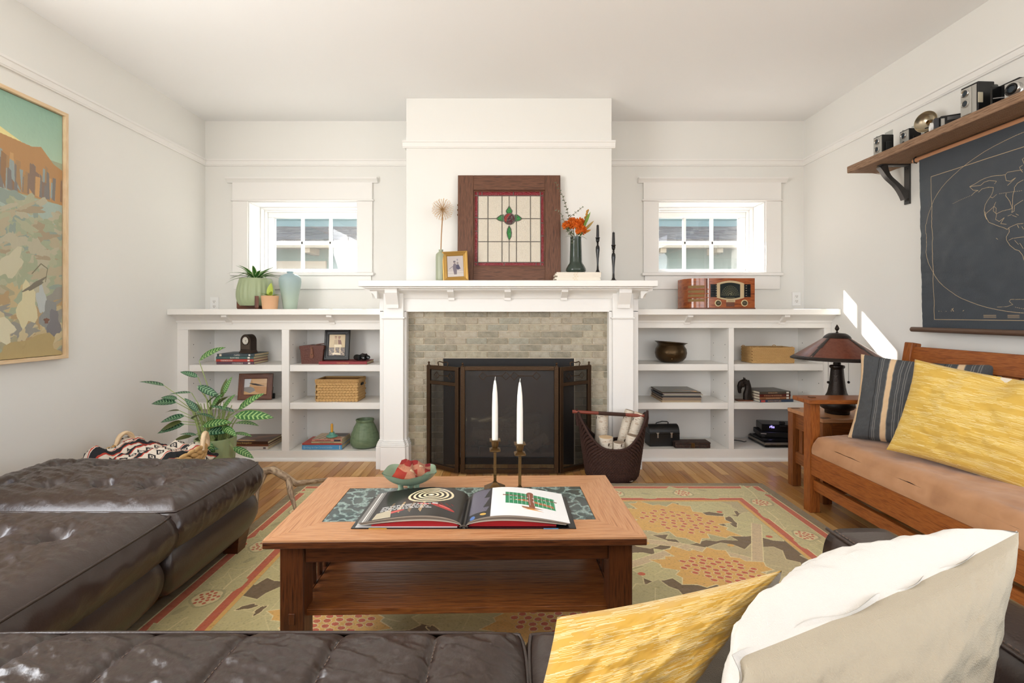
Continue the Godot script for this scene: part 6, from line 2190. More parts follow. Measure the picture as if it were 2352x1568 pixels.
func on_the_bookcases() -> void:
	var y := 1.153
	# ---- ribbed planter on a walnut stand
	var pl := thing("ribbed_planter", "sage green ribbed planter on a dark wooden stand on the left bookcase", "planter", Vector3(-1.965, y, -3.77))
	var sage := mat(hx("a3b08a"), 0.4)
	var pb := mb()
	pb.sheet(120, 12, func(a, b):
		var th: float = a * TAU
		var pr: float = 0.108 + 0.024 * sin(PI * pow(b, 0.7)) + 0.006 * b
		pr += 0.0035 * cos(th * 22.0) * sin(PI * clampf(b * 1.02, 0.0, 1.0))
		return Vector3(cos(th) * pr, 0.028 + b * 0.208, sin(th) * pr)
	, 1.0, Vector2.ONE, true)
	pb.lathe([Vector2(0, 0.03), Vector2(0.109, 0.028)], 40)
	pb.lathe([Vector2(0.114, 0.236), Vector2(0.108, 0.24), Vector2(0.104, 0.234), Vector2(0.104, 0.2)], 48)
	part("pot", pb, sage, pl)
	var soil := mat(hx("2a1f18"), 0.95)
	part("soil", mb().lathe([Vector2(0.105, 0.212), Vector2(0, 0.22)], 24), soil, pl)
	for k in 3:
		var bar := mb()
		bar.tr = Transform3D(Basis(Vector3.UP, PI + k * TAU / 3), Vector3.ZERO)
		bar.prism([Vector2(0.0, 0), Vector2(0.135, 0), Vector2(0.142, 0.012), Vector2(0.142, 0.10), Vector2(0.128, 0.10), Vector2(0.122, 0.06), Vector2(0.108, 0.03), Vector2(0.095, 0.027), Vector2(0.0, 0.027)], -0.013, 0.013, 0.9)
		part("stand_arm", bar, M.walnut, pl)
	var dr := thing("striped_dracaena", "arching green and white striped leaves of the plant in the ribbed planter", "plant", Vector3(-1.965, y + 0.215, -3.77))
	var im := sheet_of(64, 32, hx("4f8a3c"))
	im.fill_rect(Rect2i(0, 0, 64, 5), hx("d8e2b8"))
	im.fill_rect(Rect2i(0, 27, 64, 5), hx("d8e2b8"))
	im.fill_rect(Rect2i(0, 13, 64, 5), hx("3a7030"))
	var stripe := pic(im, 0.4)
	stripe.backlight_enabled = true
	stripe.backlight = Color(0.2, 0.3, 0.08)
	var rr := RandomNumberGenerator.new()
	rr.seed = 12
	for k in 24:
		var a := k * 2.39996
		var up := 0.35 + 1.5 * (1.0 - k / 24.0) + rr.randf() * 0.3
		var d := Vector3(cos(a), up, sin(a) * 0.85)
		part("leaf", mb().leaf(Vector3(cos(a), 0, sin(a)) * 0.012 + Vector3(0, 0.01, 0), d, Vector3.UP, 0.15 + rr.randf() * 0.09 - 0.03 * (up - 0.8), 0.032, 0.55 + rr.randf() * 0.55, 10, 0.3), stripe, dr)
	# ---- small terracotta pot
	var tp := thing("terracotta_pot", "small pale terracotta pot with turned rings on the left bookcase", "pot", Vector3(-1.80, y, -3.66))
	var prof := [Vector2(0, 0), Vector2(0.052, 0)]
	for k in 18:
		prof.append(Vector2(0.053 + 0.0085 * k / 18.0 + (0.0012 if k % 2 else 0.0), 0.006 + k * 0.0054))
	prof.append_array([Vector2(0.0625, 0.101), Vector2(0.058, 0.101), Vector2(0.057, 0.085)])
	part("body", mb().lathe(prof, 32), mat(hx("dcae86"), 0.75), tp)
	part("soil", mb().lathe([Vector2(0.057, 0.087), Vector2(0, 0.09)], 20), soil, tp)
	var sp := thing("seedling", "young lime-green plant in the small terracotta pot", "plant", Vector3(-1.80, y + 0.088, -3.66))
	var lime := mat(hx("b5c552"), 0.45)
	lime.backlight_enabled = true
	lime.backlight = Color(0.35, 0.4, 0.05)
	for q in [[Vector3(0.1, 1, 0.1), 0.115, 0.05, 0.1], [Vector3(-0.8, 0.75, 0.2), 0.10, 0.022, 0.5], [Vector3(0.9, 0.55, 0.1), 0.105, 0.022, 0.5], [Vector3(0.35, 0.9, 0.5), 0.08, 0.024, 0.5], [Vector3(-0.3, 0.8, 0.7), 0.07, 0.024, 0.6], [Vector3(0.5, 0.6, -0.7), 0.08, 0.02, 0.5], [Vector3(-0.6, 0.9, -0.5), 0.08, 0.02, 0.5]]:
		part("leaf", mb().leaf(Vector3(0, 0.0, 0), q[0], Vector3(0.05, 1.0, 0.9) if q[0].y > 0.95 else Vector3.UP, q[1], q[2], q[3], 8, 0.3), lime, sp)
	part("stem", mb().tube([Vector3(0, -0.01, 0), Vector3(0.003, 0.03, 0)], 0.004, 6), lime, sp)
	# ---- tall celadon vase
	var bv := thing("shouldered_vase", "tall matte blue-green vase with a narrow neck on the left bookcase", "vase", Vector3(-1.688, y, -3.75))
	var vg := mat(Color.WHITE, 0.5)
	var gi := sheet_of(8, 128, hx("a9bdb4"))
	for k in 128:
		gi.fill_rect(Rect2i(0, k, 8, 1), hx("aebfae").lerp(hx("9fb6bd"), clampf((k - 30) / 90.0, 0, 1)))
	vg.albedo_texture = ImageTexture.create_from_image(gi)
	vg.texture_repeat = false
	var vm := mb().lathe([Vector2(0, 0), Vector2(0.045, 0), Vector2(0.049, 0.004), Vector2(0.055, 0.05), Vector2(0.065, 0.12), Vector2(0.077, 0.18), Vector2(0.0815, 0.215), Vector2(0.079, 0.24), Vector2(0.066, 0.26), Vector2(0.04, 0.272), Vector2(0.022, 0.277), Vector2(0.0195, 0.283), Vector2(0.026, 0.291), Vector2(0.025, 0.293), Vector2(0.015, 0.286)], 36)
	for k in vm.t.size():
		vm.t[k] = Vector2(vm.t[k].x, clampf(vm.v[k].y / 0.3, 0, 1))
	part("body", vm, vg, bv)

	# ---- table radio
	var r := thing("table_radio", "vintage walnut table radio with a dark glass dial, two knobs and a rounded grille", "radio", Vector3(1.385, y, -3.70))
	var H := 0.238
	var W := 0.507
	var out := [Vector2(W, 0.0), Vector2(W, 0.235), Vector2(0, 0.235), Vector2(0, 0.09)]
	for k in 9:
		var a := k / 8.0 * PI * 0.5
		out.append(Vector2(0.16 - cos(a) * 0.145, 0.075 - sin(a) * 0.075 + 0.0))
	var cab := mb()
	cab.tr = Transform3D(Basis(Vector3.RIGHT, PI / 2) * Basis.from_scale(Vector3(1, 1, 1)), Vector3.ZERO)
	# plan (x, depth) extruded up: z of the prism becomes -y, so extrude downwards from H
	var plan := []
	for p in out:
		plan.append(Vector2(p.x, -p.y))
	cab.prism(plan, -H, -0.012, 0.5)
	var rw := wood(hx("5e2a12"), hx("93491f"), hx("a65a2a"), 0.18, 1.5, 8.0, 51)
	rw.clearcoat_enabled = true
	rw.clearcoat = 0.6
	rw.clearcoat_roughness = 0.08
	part("cabinet", cab, rw, r)
	var plinth := mb()
	plinth.tr = cab.tr
	var pl2 := []
	for p in out:
		pl2.append(Vector2(p.x + (0.003 if p.x > 0.2 else -0.004), -p.y + (0.004 if p.y < 0.1 else 0.0)))
	plinth.prism(pl2, -0.012, 0.0, 0.5)
	part("plinth", plinth, M.walnut, r)
	var px := func(u: float) -> float: return W - (2070.0 - u) / 10.69 * 0.00336
	var py := func(v: float) -> float: return (935.0 - v) / 10.69 * 0.00336 * 0.955
	for k in 4:
		var yy: float = py.call([358.0, 482.0, 586.0, 705.0][k])
		var g := mb()
		g.sheet(16, 1, func(a, b):
			var t: float = 0.14 + a * 0.82
			var an := t * PI * 0.5
			return Vector3(0.16 - cos(an) * 0.146, yy + (b - 0.5) * 0.020, -(0.075 - sin(an) * 0.075) + 0.0012)
		, -1.0)
		part("grille_cloth", g, bumpy(mat(hx("8f7247"), 0.85), noise_tex(0.2, [], 128, 2), 0.2, 8.0), r)
	for k in 3:
		var yy: float = py.call([423.0, 535.0, 636.0][k])
		var g := mb()
		g.sheet(16, 6, func(a, b):
			var an: float = (0.14 + a * 0.82) * PI * 0.5
			var o: float = 0.148 + 0.005 * sin(PI * b)
			return Vector3(0.16 - cos(an) * o, yy + (b - 0.5) * 0.0135, -(0.075 - sin(an) * (0.075 + 0.005 * sin(PI * b))))
		, -1.0)
		part("grille_bar", g, rw, r)
	part("column", mb().tube([Vector3(px.call(865.0), 0.013, 0.0), Vector3(px.call(865.0), H - 0.002, 0.0)], 0.0055, 10), rw, r)
	part("groove", mb().bx(Vector3(px.call(885.0), 0.013, -0.002), Vector3(px.call(915.0), H - 0.004, 0.0008), 0.0), M.walnut, r)
	part("edge_bead", mb().tube([Vector3(px.call(932.0), 0.013, 0.001), Vector3(px.call(932.0), H - 0.002, 0.001)], 0.0025, 8), M.chrome, r)
	var ivory := mat(hx("c4ad86"), 0.35)
	var esc := []
	for k in 11:
		var t := k / 10.0
		esc.append(Vector2(lerpf(px.call(1140.0), px.call(1800.0), t), py.call(275.0 - 68.0 * sin(PI * t))))
	for k in 11:
		var t := k / 10.0
		esc.append(Vector2(lerpf(px.call(1800.0), px.call(1140.0), t), py.call(645.0 + 62.0 * sin(PI * t))))
	var em := mb().prism(esc, 0, 0.007, 0.9)
	em.bx(Vector3(px.call(1370.0), py.call(755.0), 0), Vector3(px.call(1585.0), py.call(690.0), 0.006), 0.001)
	var eo := part("dial_escutcheon", em, ivory, r)
	letter("ZENITH", 0.0095, mat(hx("7d6a4a"), 0.5), eo, Vector3(px.call(1478.0), py.call(722.0), 0.0063), Vector3.ZERO, false)
	var gl := []
	for k in 11:
		var t := k / 10.0
		gl.append(Vector2(lerpf(px.call(1215.0), px.call(1700.0), t), py.call(300.0 - 42.0 * sin(PI * t))))
	for k in 11:
		var t := k / 10.0
		gl.append(Vector2(lerpf(px.call(1700.0), px.call(1215.0), t), py.call(630.0 + 34.0 * sin(PI * t))))
	var di := sheet_of(256, 200, hx("1f2423"))
	for k in 5:
		var pts := []
		for e in 19:
			var a := PI + PI * e / 18.0
			pts.append(Vector2(128 + cos(a) * (110 - k * 20), 165 + sin(a) * (125 - k * 22)))
		stroke(di, pts, 2.0, hx("8d8a66"))
		for e in 14:
			var a := PI + PI * (e + 0.5) / 14.0
			disc(di, Vector2(128 + cos(a) * (101 - k * 20), 165 + sin(a) * (115 - k * 22)), 3, 2.4, hx("a8a47c"))
	stroke(di, [Vector2(128, 165), Vector2(150, 120)], 2.5, hx("b8b28a"))
	di.fill_rect(Rect2i(70, 185, 116, 4), hx("8d8a66"))
	var gm := mb().prism(gl, 0.0, 0.009, 0.9)
	for k in gm.t.size():
		gm.t[k] = Vector2((gm.v[k].x - px.call(1215.0)) / (px.call(1700.0) - px.call(1215.0)), 1.0 - (gm.v[k].y - py.call(664.0)) / (py.call(258.0) - py.call(664.0)))
	part("dial_glass", gm, pic(di, 0.06), r)
	for s in 2:
		var u0: float = [990.0, 1755.0][s]
		var u1: float = [1200.0, 1965.0][s]
		var o := part("button_panel", mb().bx(Vector3(px.call(u0), py.call(625.0), 0), Vector3(px.call(u1), py.call(297.0), 0.004), 0.001), M.black_gloss, r)
		for k in 5:
			var v: float = 337.0 + k * 61.0
			part("push_button", mb().bx(Vector3(px.call(u0 + [8.0, 110.0][s]), py.call(v + 26), 0.003), Vector3(px.call(u1 - [110.0, 12.0][s]), py.call(v - 24), 0.008), 0.002), M.black_gloss, o)
			part("station_tab", mb().box(Vector3(px.call(u0 + [140.0, 100.0][s]), py.call(v), 0.0042), Vector3(0.008, 0.003, 0.001), 0.0), ivory, o)
	for u in [1175.0, 1817.0]:
		var k := mb()
		k.tr = Transform3D(Basis(Vector3.RIGHT, PI / 2), Vector3(px.call(u), py.call(778.0), 0))
		k.lathe([Vector2(0.0255, 0), Vector2(0.025, 0.005), Vector2(0.021, 0.006), Vector2(0.019, 0.005)], 28)
		var kr := part("knob_ring", k, mat(hx("e0cf9f"), 0.3), r)
		var k2 := mb()
		k2.tr = k.tr
		k2.lathe([Vector2(0.019, 0), Vector2(0.0175, 0.012), Vector2(0.012, 0.02), Vector2(0, 0.021)], 24)
		part("knob", k2, mat(hx("4b412c"), 0.3), kr)
	part("badge_recess", mb().bx(Vector3(px.call(1372.0), py.call(865.0), 0), Vector3(px.call(1575.0), py.call(757.0), 0.002), 0.001), M.walnut, r)

func weave_box(o: Node3D, w: float, d: float, h: float, rows: int, step: float, mt: Material, rim: Material, thick := 0.007) -> void:
	# a basket of plaited strands: every course is a zigzag of small lozenges; z = 0 is its front
	part("lining", mb().bx(Vector3(-w * 0.5 + 0.004, 0.002, -d + 0.004), Vector3(w * 0.5 - 0.004, 0.01, -0.004), 0.0).bx(Vector3(-w * 0.5 + 0.003, 0.0, -0.009), Vector3(w * 0.5 - 0.003, h - 0.004, -0.004), 0.0).bx(Vector3(-w * 0.5 + 0.003, 0, -d + 0.004), Vector3(w * 0.5 - 0.003, h - 0.004, -d + 0.009), 0.0).bx(Vector3(-w * 0.5 + 0.003, 0, -d + 0.004), Vector3(-w * 0.5 + 0.008, h - 0.004, -0.004), 0.0).bx(Vector3(w * 0.5 - 0.008, 0, -d + 0.004), Vector3(w * 0.5 - 0.003, h - 0.004, -0.004), 0.0), M.cane_dark, o)
	var b := mb()
	var hh := h - 0.002
	for k in rows:
		var y := (k + 0.5) * hh / rows
		for f in 4:
			var ln := w if f < 2 else d
			var n := int(ln / step)
			for j in n:
				var s := (j + 0.5 + (0.5 if k % 2 else 0.0) * 0.8) * ln / n - ln * 0.5
				if absf(s) > ln * 0.5 - step * 0.2:
					s = clampf(s, -ln * 0.5 + step * 0.3, ln * 0.5 - step * 0.3)
				var ctr: Vector3
				var rot: float
				match f:
					0: ctr = Vector3(s, y, 0.0); rot = 0.0
					1: ctr = Vector3(s, y, -d); rot = 0.0
					2: ctr = Vector3(-w * 0.5, y, s - d * 0.5); rot = PI / 2
					3: ctr = Vector3(w * 0.5, y, s - d * 0.5); rot = PI / 2
				b.tr = Transform3D(Basis(Vector3.UP, rot) * Basis(Vector3(0, 0, 1), (0.32 if k % 2 else -0.32) + rng.randf_range(-0.1, 0.1)), ctr)
				b.uo = Vector2(rng.randf() * 9.0, rng.randf() * 9.0)
				b.ball(Vector3.ZERO, Vector3(step * 0.68, hh / rows * 0.56, thick * 0.6), 8, 5)
	part("woven_sides", b, mt, o)
	b = mb()
	for e in [[Vector3(-w * 0.5, h, 0), Vector3(w * 0.5, h, 0)], [Vector3(-w * 0.5, h, -d), Vector3(w * 0.5, h, -d)], [Vector3(-w * 0.5, h, -d), Vector3(-w * 0.5, h, 0)], [Vector3(w * 0.5, h, -d), Vector3(w * 0.5, h, 0)]]:
		b.tube([e[0], e[1]], 0.0045, 7)
	part("rim", b, rim, o)

func in_left_bookcase() -> void:
	var y := 0.729
	var g := "house-plan books under the clock"
	var names := [["purple book lettered COLONIALS, bottom of the stack under the clock", "5c4450", "COLONIALS"], ["red book lettered FARMHOUSE, second from the bottom under the clock", "b5463c", "FARMHOUSE"], ["teal book lettered RANCHES, second from the top under the clock", "46625f", "RANCHES"], ["dark grey book lettered CAPES, directly under the clock", "3e4c52", "CAPES"]]
	var py := y
	for k in 4:
		var q: Array = names[k]
		book("hardback_book", q[0], g, Vector3(-2.094 + [0.0, -0.004, -0.004, 0.003][k], py, -3.715 - k * 0.001), 0.0, 0.288, 0.225, 0.0203, mat(hx(q[1]), 0.4), q[2], M.white_print, {"size": 0.0105, "tx": [0.02, -0.06, 0.0, 0.01][k], "bands": [[0.10, 0.117, 0, M.white_print, 0.2, 0.8]] if k != 3 else [[-0.125, -0.108, 0, M.paper, 0.1, 0.9], [0.10, 0.113, 0, M.white_print, 0.2, 0.8]]})
		py += 0.0205
	# mantel clock
	var c := thing("mantel_clock", "small arched pewter clock with a round white face on the stack of books", "clock", Vector3(-2.037, py, -3.80), -0.26)
	var ar := [Vector2(-0.049, 0.022), Vector2(0.049, 0.022), Vector2(0.049, 0.095)]
	for k in 13:
		var a := PI * k / 12
		ar.append(Vector2(cos(a) * 0.049, 0.098 + sin(a) * 0.049))
	ar.append(Vector2(-0.049, 0.095))
	var pew := bumpy(mat(hx("5b4c42"), 0.38, 0.5), noise_tex(0.06, [], 128, 3), 0.1, 9.0)
	part("case", mb().prism(ar, -0.03, 0.03, 0.8), mat(hx("3a2f28"), 0.4, 0.4), c)
	var inn := []
	for p in ar:
		inn.append(Vector2(p.x * 0.84, 0.03 + (p.y - 0.022) * 0.88))
	part("front_plate", mb().prism(inn, 0.029, 0.032, 0.8), pew, c)
	part("foot", mb().bx(Vector3(-0.058, 0, -0.036), Vector3(0.058, 0.011, 0.038), 0.003).bx(Vector3(-0.054, 0.011, -0.034), Vector3(0.054, 0.022, 0.035), 0.004), pew, c)
	var z90 := Basis(Vector3.RIGHT, PI / 2)
	var bz := mb()
	bz.tr = Transform3D(z90, Vector3(0, 0.098, 0.031))
	bz.lathe([Vector2(0.036, 0), Vector2(0.0355, 0.006), Vector2(0.031, 0.007), Vector2(0.029, 0.002)], 32)
	part("bezel", bz, mat(hx("4a3c33"), 0.3, 0.7), c)
	var dl := mb()
	dl.tr = Transform3D(z90, Vector3(0, 0.098, 0.031))
	dl.lathe([Vector2(0.03, 0.002), Vector2(0, 0.0022)], 28)
	var dial := part("dial", dl, mat(hx("e8e2d6"), 0.4), c)
	var hand := mb()
	for k in 12:
		hand.tr = Transform3D(Basis(Vector3(0, 0, 1), k * TAU / 12), Vector3(0, 0.098, 0.0335))
		hand.box(Vector3(0, 0.0245, 0), Vector3(0.0016, 0.007, 0.0004), 0.0)
	part("hour_marks", hand, M.iron, dial)
	hand = mb()
	hand.tr = Transform3D(Basis(Vector3(0, 0, 1), -2.6), Vector3(0, 0.098, 0.034))
	hand.box(Vector3(0, 0.009, 0), Vector3(0.002, 0.018, 0.0005), 0.0)
	hand.tr = Transform3D(Basis(Vector3(0, 0, 1), -1.2), Vector3(0, 0.098, 0.0345))
	hand.box(Vector3(0, 0.006, 0), Vector3(0.0024, 0.012, 0.0005), 0.0)
	part("hands", hand, M.iron, dial)

	# leather case
	var lc := thing("leather_case", "brown leather binocular case with a tongue and stud beside the black photo frame", "case", Vector3(-1.525, y, -3.80), 0.06)
	var lb := bumpy(mat(hx("5a2c1b"), 0.5), noise_tex(0.05, [], 256, 4), 0.12, 5.0)
	var trap := [Vector2(-0.078, 0), Vector2(0.078, 0), Vector2(0.088, 0.118), Vector2(-0.088, 0.118)]
	part("body", mb().prism(trap, -0.045, 0.045, 0.9), lb, lc)
	part("lid", mb().prism([Vector2(-0.092, 0.114), Vector2(0.092, 0.114), Vector2(0.0935, 0.141), Vector2(0.06, 0.143), Vector2(-0.02, 0.147), Vector2(-0.0935, 0.139)], -0.05, 0.05, 0.7), lb, lc)
	var tg := mb()
	tg.prism([Vector2(-0.006, 0.132), Vector2(0.008, 0.132), Vector2(0.012, 0.08), Vector2(0.017, 0.062), Vector2(0.013, 0.048), Vector2(0.001, 0.042), Vector2(-0.011, 0.05), Vector2(-0.012, 0.066), Vector2(-0.008, 0.082)], 0.049, 0.0535, 0.5)
	var tgo := part("closing_tongue", tg, mat(hx("74401f"), 0.45), lc)
	for yy in [0.075, 0.126]:
		part("stud", mb().ball(Vector3(0.002, yy, 0.0535), Vector3(0.0042, 0.0042, 0.003), 10, 6), M.brass, tgo)
	part("handle_strap", mb().tube([Vector3(0.02, 0.146, 0.01), Vector3(0.05, 0.151, 0.0), Vector3(0.085, 0.156, -0.01)], [0.004, 0.0045, 0.003], 6), lb, lc)
	# red book, frame and binoculars on it
	book("hardback_book", "thin red cloth book lying alone under the black photo frame and the binoculars", "", Vector3(-1.268, y, -3.72), 0.0, 0.372, 0.19, 0.0225, mat(hx("8d3337"), 0.6), "Country Notebook", M.gold_print, {"size": 0.0075})
	var bf := thing("photo_frame", "black moulded photo frame with a sepia couple standing on the red book", "picture frame", Vector3(-1.345, y + 0.0255, -3.80), 0.0)
	bf.rotation = Vector3(-0.17, 0.05, 0.0)
	frame_box(bf, 0.196, 0.237, 0.036, 0.018, mat(hx("161514"), 0.4), [Vector2(0, 0), Vector2(0, 0.014), Vector2(0.004, 0.018), Vector2(0.014, 0.018), Vector2(0.016, 0.013), Vector2(0.03, 0.012), Vector2(0.033, 0.009), Vector2(0.036, 0.009), Vector2(0.036, 0)])
	picture(bf, 0.126, 0.167, 0.007, 0.035, pic(old_photo(2), 0.25))
	part("easel_leg", mb().bx(Vector3(-0.02, 0.004, -0.034), Vector3(0.02, 0.13, -0.002), 0.001), M.black, bf)
	var bi := thing("binoculars", "small black binoculars lying at the right end of the red book", "binoculars", Vector3(-1.135, y + 0.0228, -3.79), 0.75)
	for s in [-1, 1]:
		var tb := mb()
		tb.tr = Transform3D(Basis(Vector3.RIGHT, PI / 2), Vector3(s * 0.03, 0.024, -0.055))
		tb.lathe([Vector2(0, 0), Vector2(0.022, 0), Vector2(0.0235, 0.01), Vector2(0.023, 0.04), Vector2(0.019, 0.052), Vector2(0.019, 0.062), Vector2(0.0, 0.063)], 20)
		part("barrel", tb, mat(hx("1c1b19"), 0.55), bi)
		var ey := mb()
		ey.tr = Transform3D(Basis(Vector3.RIGHT, PI / 2), Vector3(s * 0.021, 0.026, 0.005))
		ey.lathe([Vector2(0.011, 0), Vector2(0.011, 0.03), Vector2(0.0155, 0.033), Vector2(0.0165, 0.042), Vector2(0.012, 0.045), Vector2(0.0075, 0.042)], 18)
		var eo := part("eyepiece", ey, M.black_gloss, bi)
		var ln := mb()
		ln.tr = Transform3D(Basis(Vector3.RIGHT, PI / 2), Vector3(s * 0.021, 0.026, 0.046))
		ln.lathe([Vector2(0.0078, 0), Vector2(0, 0.002)], 14)
		part("lens", ln, mat(hx("9aa0a4"), 0.05, 0.3), eo)
		part("prism_housing", mb().box(Vector3(s * 0.026, 0.026, -0.002), Vector3(0.036, 0.042, 0.026), 0.009), M.black, bi)
	part("bridge", mb().tube([Vector3(0, 0.034, -0.02), Vector3(0, 0.036, 0.03)], 0.007, 10), M.black, bi)
	part("neck_strap", mb().tube([Vector3(-0.02, 0.046, 0.0), Vector3(-0.01, 0.056, 0.012), Vector3(0.008, 0.05, 0.02), Vector3(0.03, 0.05, 0.0), Vector3(0.048, 0.03, -0.01)], 0.0045, 6), mat(hx("2d1a12"), 0.6), bi)

	# middle shelf
	y = 0.441
	var wf := thing("photo_frame", "dark brown wooden landscape photo frame behind the tall plant's leaves", "picture frame", Vector3(-1.985, y + 0.002, -3.80), 0.0)
	wf.rotation = Vector3(-0.16, 0.10, 0.0)
	frame_box(wf, 0.255, 0.205, 0.042, 0.018, M.walnut)
	picture(wf, 0.173, 0.122, 0.009, 0.041, pic(old_photo(3), 0.2))
	part("easel_leg", mb().bx(Vector3(0.07, 0.004, -0.07), Vector3(0.125, 0.05, -0.055), 0.004).bx(Vector3(0.08, 0.02, -0.06), Vector3(0.11, 0.1, -0.001), 0.001), M.black, wf)
	var bk := thing("storage_basket", "plaited seagrass storage basket with hand holes on the middle left shelf", "basket", Vector3(-1.317, y + 0.001, -3.722))
	weave_box(bk, 0.322, 0.195, 0.168, 8, 0.024, M.cane, M.cane)
	var band := mb()
	for f in 4:
		var ln: float = 0.322 if f < 2 else 0.195
		for j in int(ln / 0.0065):
			var s := (j + 0.5) * 0.0065 - ln * 0.5
			var ctr: Vector3 = [Vector3(s, 0.157, 0.002), Vector3(s, 0.157, -0.197), Vector3(-0.163, 0.157, s - 0.0975), Vector3(0.163, 0.157, s - 0.0975)][f]
			band.uo = Vector2(rng.randf(), rng.randf())
			band.box(ctr, Vector3(0.0062 if f < 2 else 0.012, 0.026, 0.012 if f < 2 else 0.0062), 0.002)
	part("wrapped_rim", band, M.cane, bk)
	part("hand_hole", mb().bx(Vector3(0.16, 0.115, -0.13), Vector3(0.171, 0.135, -0.07), 0.003), M.hole_shade, bk)  # dark block for the shade in the opening, not cut through

	# bottom shelf
	y = 0.0765
	g = "bungalow books on the bottom left shelf"
	var fb := sheet_of(256, 200, hx("5a3320"))
	for k in 40:
		disc(fb, Vector2((k * 67) % 256, (k * 41) % 170), 24 + k % 20, 12, hx(["6f4428", "4a2818", "8a5a34", "3a2216"][k % 4]))
	fill(fb, [Vector2(20, 160), Vector2(150, 168), Vector2(140, 190), Vector2(10, 186)], hx("d9a860"))
	book("hardback_book", "pale grey book lettered BUNGALOW, lowest of the three on the bottom left shelf", g, Vector3(-1.98, y, -3.71), 0.0, 0.283, 0.235, 0.0245, mat(hx("c7bdb4"), 0.45), "BUNGALOW", mat(hx("8a7a78"), 0.6), {"size": 0.013, "tx": -0.07, "serif": false, "bands": [[0.105, 0.125, 0, mat(hx("4b3a3a"), 0.5), 0.3, 0.75]]})
	book("hardback_book", "reddish brown book in the middle of the three on the bottom left shelf", g, Vector3(-1.979, y + 0.0247, -3.712), 0.0, 0.28, 0.232, 0.0155, mat(hx("6d3b22"), 0.45), "AMERICAN BUNGALOW", mat(hx("4a2313"), 0.6), {"size": 0.0085})
	book("hardback_book", "dark brown book with a painterly cover on top of the bungalow stack", g, Vector3(-1.973, y + 0.0404, -3.714), 0.0, 0.262, 0.23, 0.0215, mat(hx("3a2013"), 0.35), "New Bungalow", M.gold_print, {"size": 0.0115, "tx": -0.05, "face": pic(fb, 0.3)})
	g = "country-living books on the bottom right shelf of the left bookcase"
	book("hardback_book", "blue book lettered Living in the Countryside at the bottom of its stack", g, Vector3(-1.4255, y, -3.712), 0.0, 0.307, 0.215, 0.0345, mat(hx("4f93c0"), 0.4), "Living in the Countryside", mat(hx("a7c9da"), 0.5), {"size": 0.013, "tx": -0.03, "bands": [[-0.14, -0.132, 0, mat(hx("7fb2d2"), 0.5), 0.2, 0.8], [0.135, 0.139, 0, M.white_print, 0.1, 0.9]]})
	book("paperback_book", "thin coral red book lying on the blue one", g, Vector3(-1.427, y + 0.0347, -3.713), 0.0, 0.304, 0.21, 0.0125, mat(hx("b5493d"), 0.45), "", null, {"soft": true})
	book("paperback_book", "thin cream paperback second from the top of the country-living stack", g, Vector3(-1.392, y + 0.0474, -3.714), 0.0, 0.236, 0.2, 0.0125, mat(hx("b3a583"), 0.5), "Classic Country Living", mat(hx("5a5040"), 0.6), {"soft": true, "size": 0.0075})
	var ff := sheet_of(220, 190, hx("c9b48f"))
	for k in 12:
		fill(ff, [Vector2(k * 14, 190), Vector2(k * 14 + 8, 190), Vector2(k * 14 + 50, 60), Vector2(k * 14 + 44, 60)], hx(["3a3430", "e0d2b2", "b5603a"][k % 3]))
	ff.fill_rect(Rect2i(110, 0, 110, 110), hx("43302a"))
	disc(ff, Vector2(150, 150), 60, 30, hx("c0603c"))
	disc(ff, Vector2(180, 60), 30, 40, hx("2a2220"))
	book("paperback_book", "colourful paperback lettered Tanzanian Safari on top of the country-living stack", g, Vector3(-1.39, y + 0.06, -3.716), 0.0, 0.23, 0.195, 0.0175, mat(hx("c98a78"), 0.4), "Tanzanian Safari", M.iron, {"soft": true, "size": 0.0105, "tx": -0.03, "face": pic(ff, 0.3), "bands": [[0.055, 0.105, 0, mat(hx("3d3a44"), 0.5), 0.1, 0.9]]})
	var ch := thing("chamber_candlestick", "turquoise pottery candle holder on the top book of the country-living stack", "candle holder", Vector3(-1.378, y + 0.079, -3.79))
	part("body", mb().lathe([Vector2(0, 0), Vector2(0.042, 0), Vector2(0.044, 0.006), Vector2(0.04, 0.012), Vector2(0.024, 0.02), Vector2(0.019, 0.028), Vector2(0.02, 0.035), Vector2(0.016, 0.037), Vector2(0.011, 0.036), Vector2(0.011, 0.02)], 26), mat(hx("67a592"), 0.3), ch)
	var yc := thing("candle_stub", "burnt-down yellow candle in the turquoise holder", "candle", Vector3(-1.378, y + 0.104, -3.79))
	part("wax", mb().lathe([Vector2(0, 0), Vector2(0.0098, 0), Vector2(0.0095, 0.072), Vector2(0.007, 0.076), Vector2(0, 0.075)], 16), mat(hx("d99f2b"), 0.4), yc)
	part("wick", mb().tube([Vector3(0, 0.074, 0), Vector3(0.001, 0.084, 0)], 0.0009, 5), M.black, yc)
	var gv := thing("arts_and_crafts_vase", "squat matte green vase with moulded upright leaves on the bottom left shelf", "vase", Vector3(-1.122, y, -3.80))
	var gm := mat(Color.WHITE, 0.5)
	gm.albedo_texture = noise_tex(0.02, [hx("5e7355"), hx("76896a"), hx("687d5e")], 256, 4, FastNoiseLite.TYPE_SIMPLEX_SMOOTH, 90)
	var profile := func(b: float) -> float:
		return 0.062 + 0.052 * pow(sin(PI * clampf(pow(b, 0.62) * 0.86 + 0.13, 0.0, 1.0)), 0.85)
	var gb := mb()
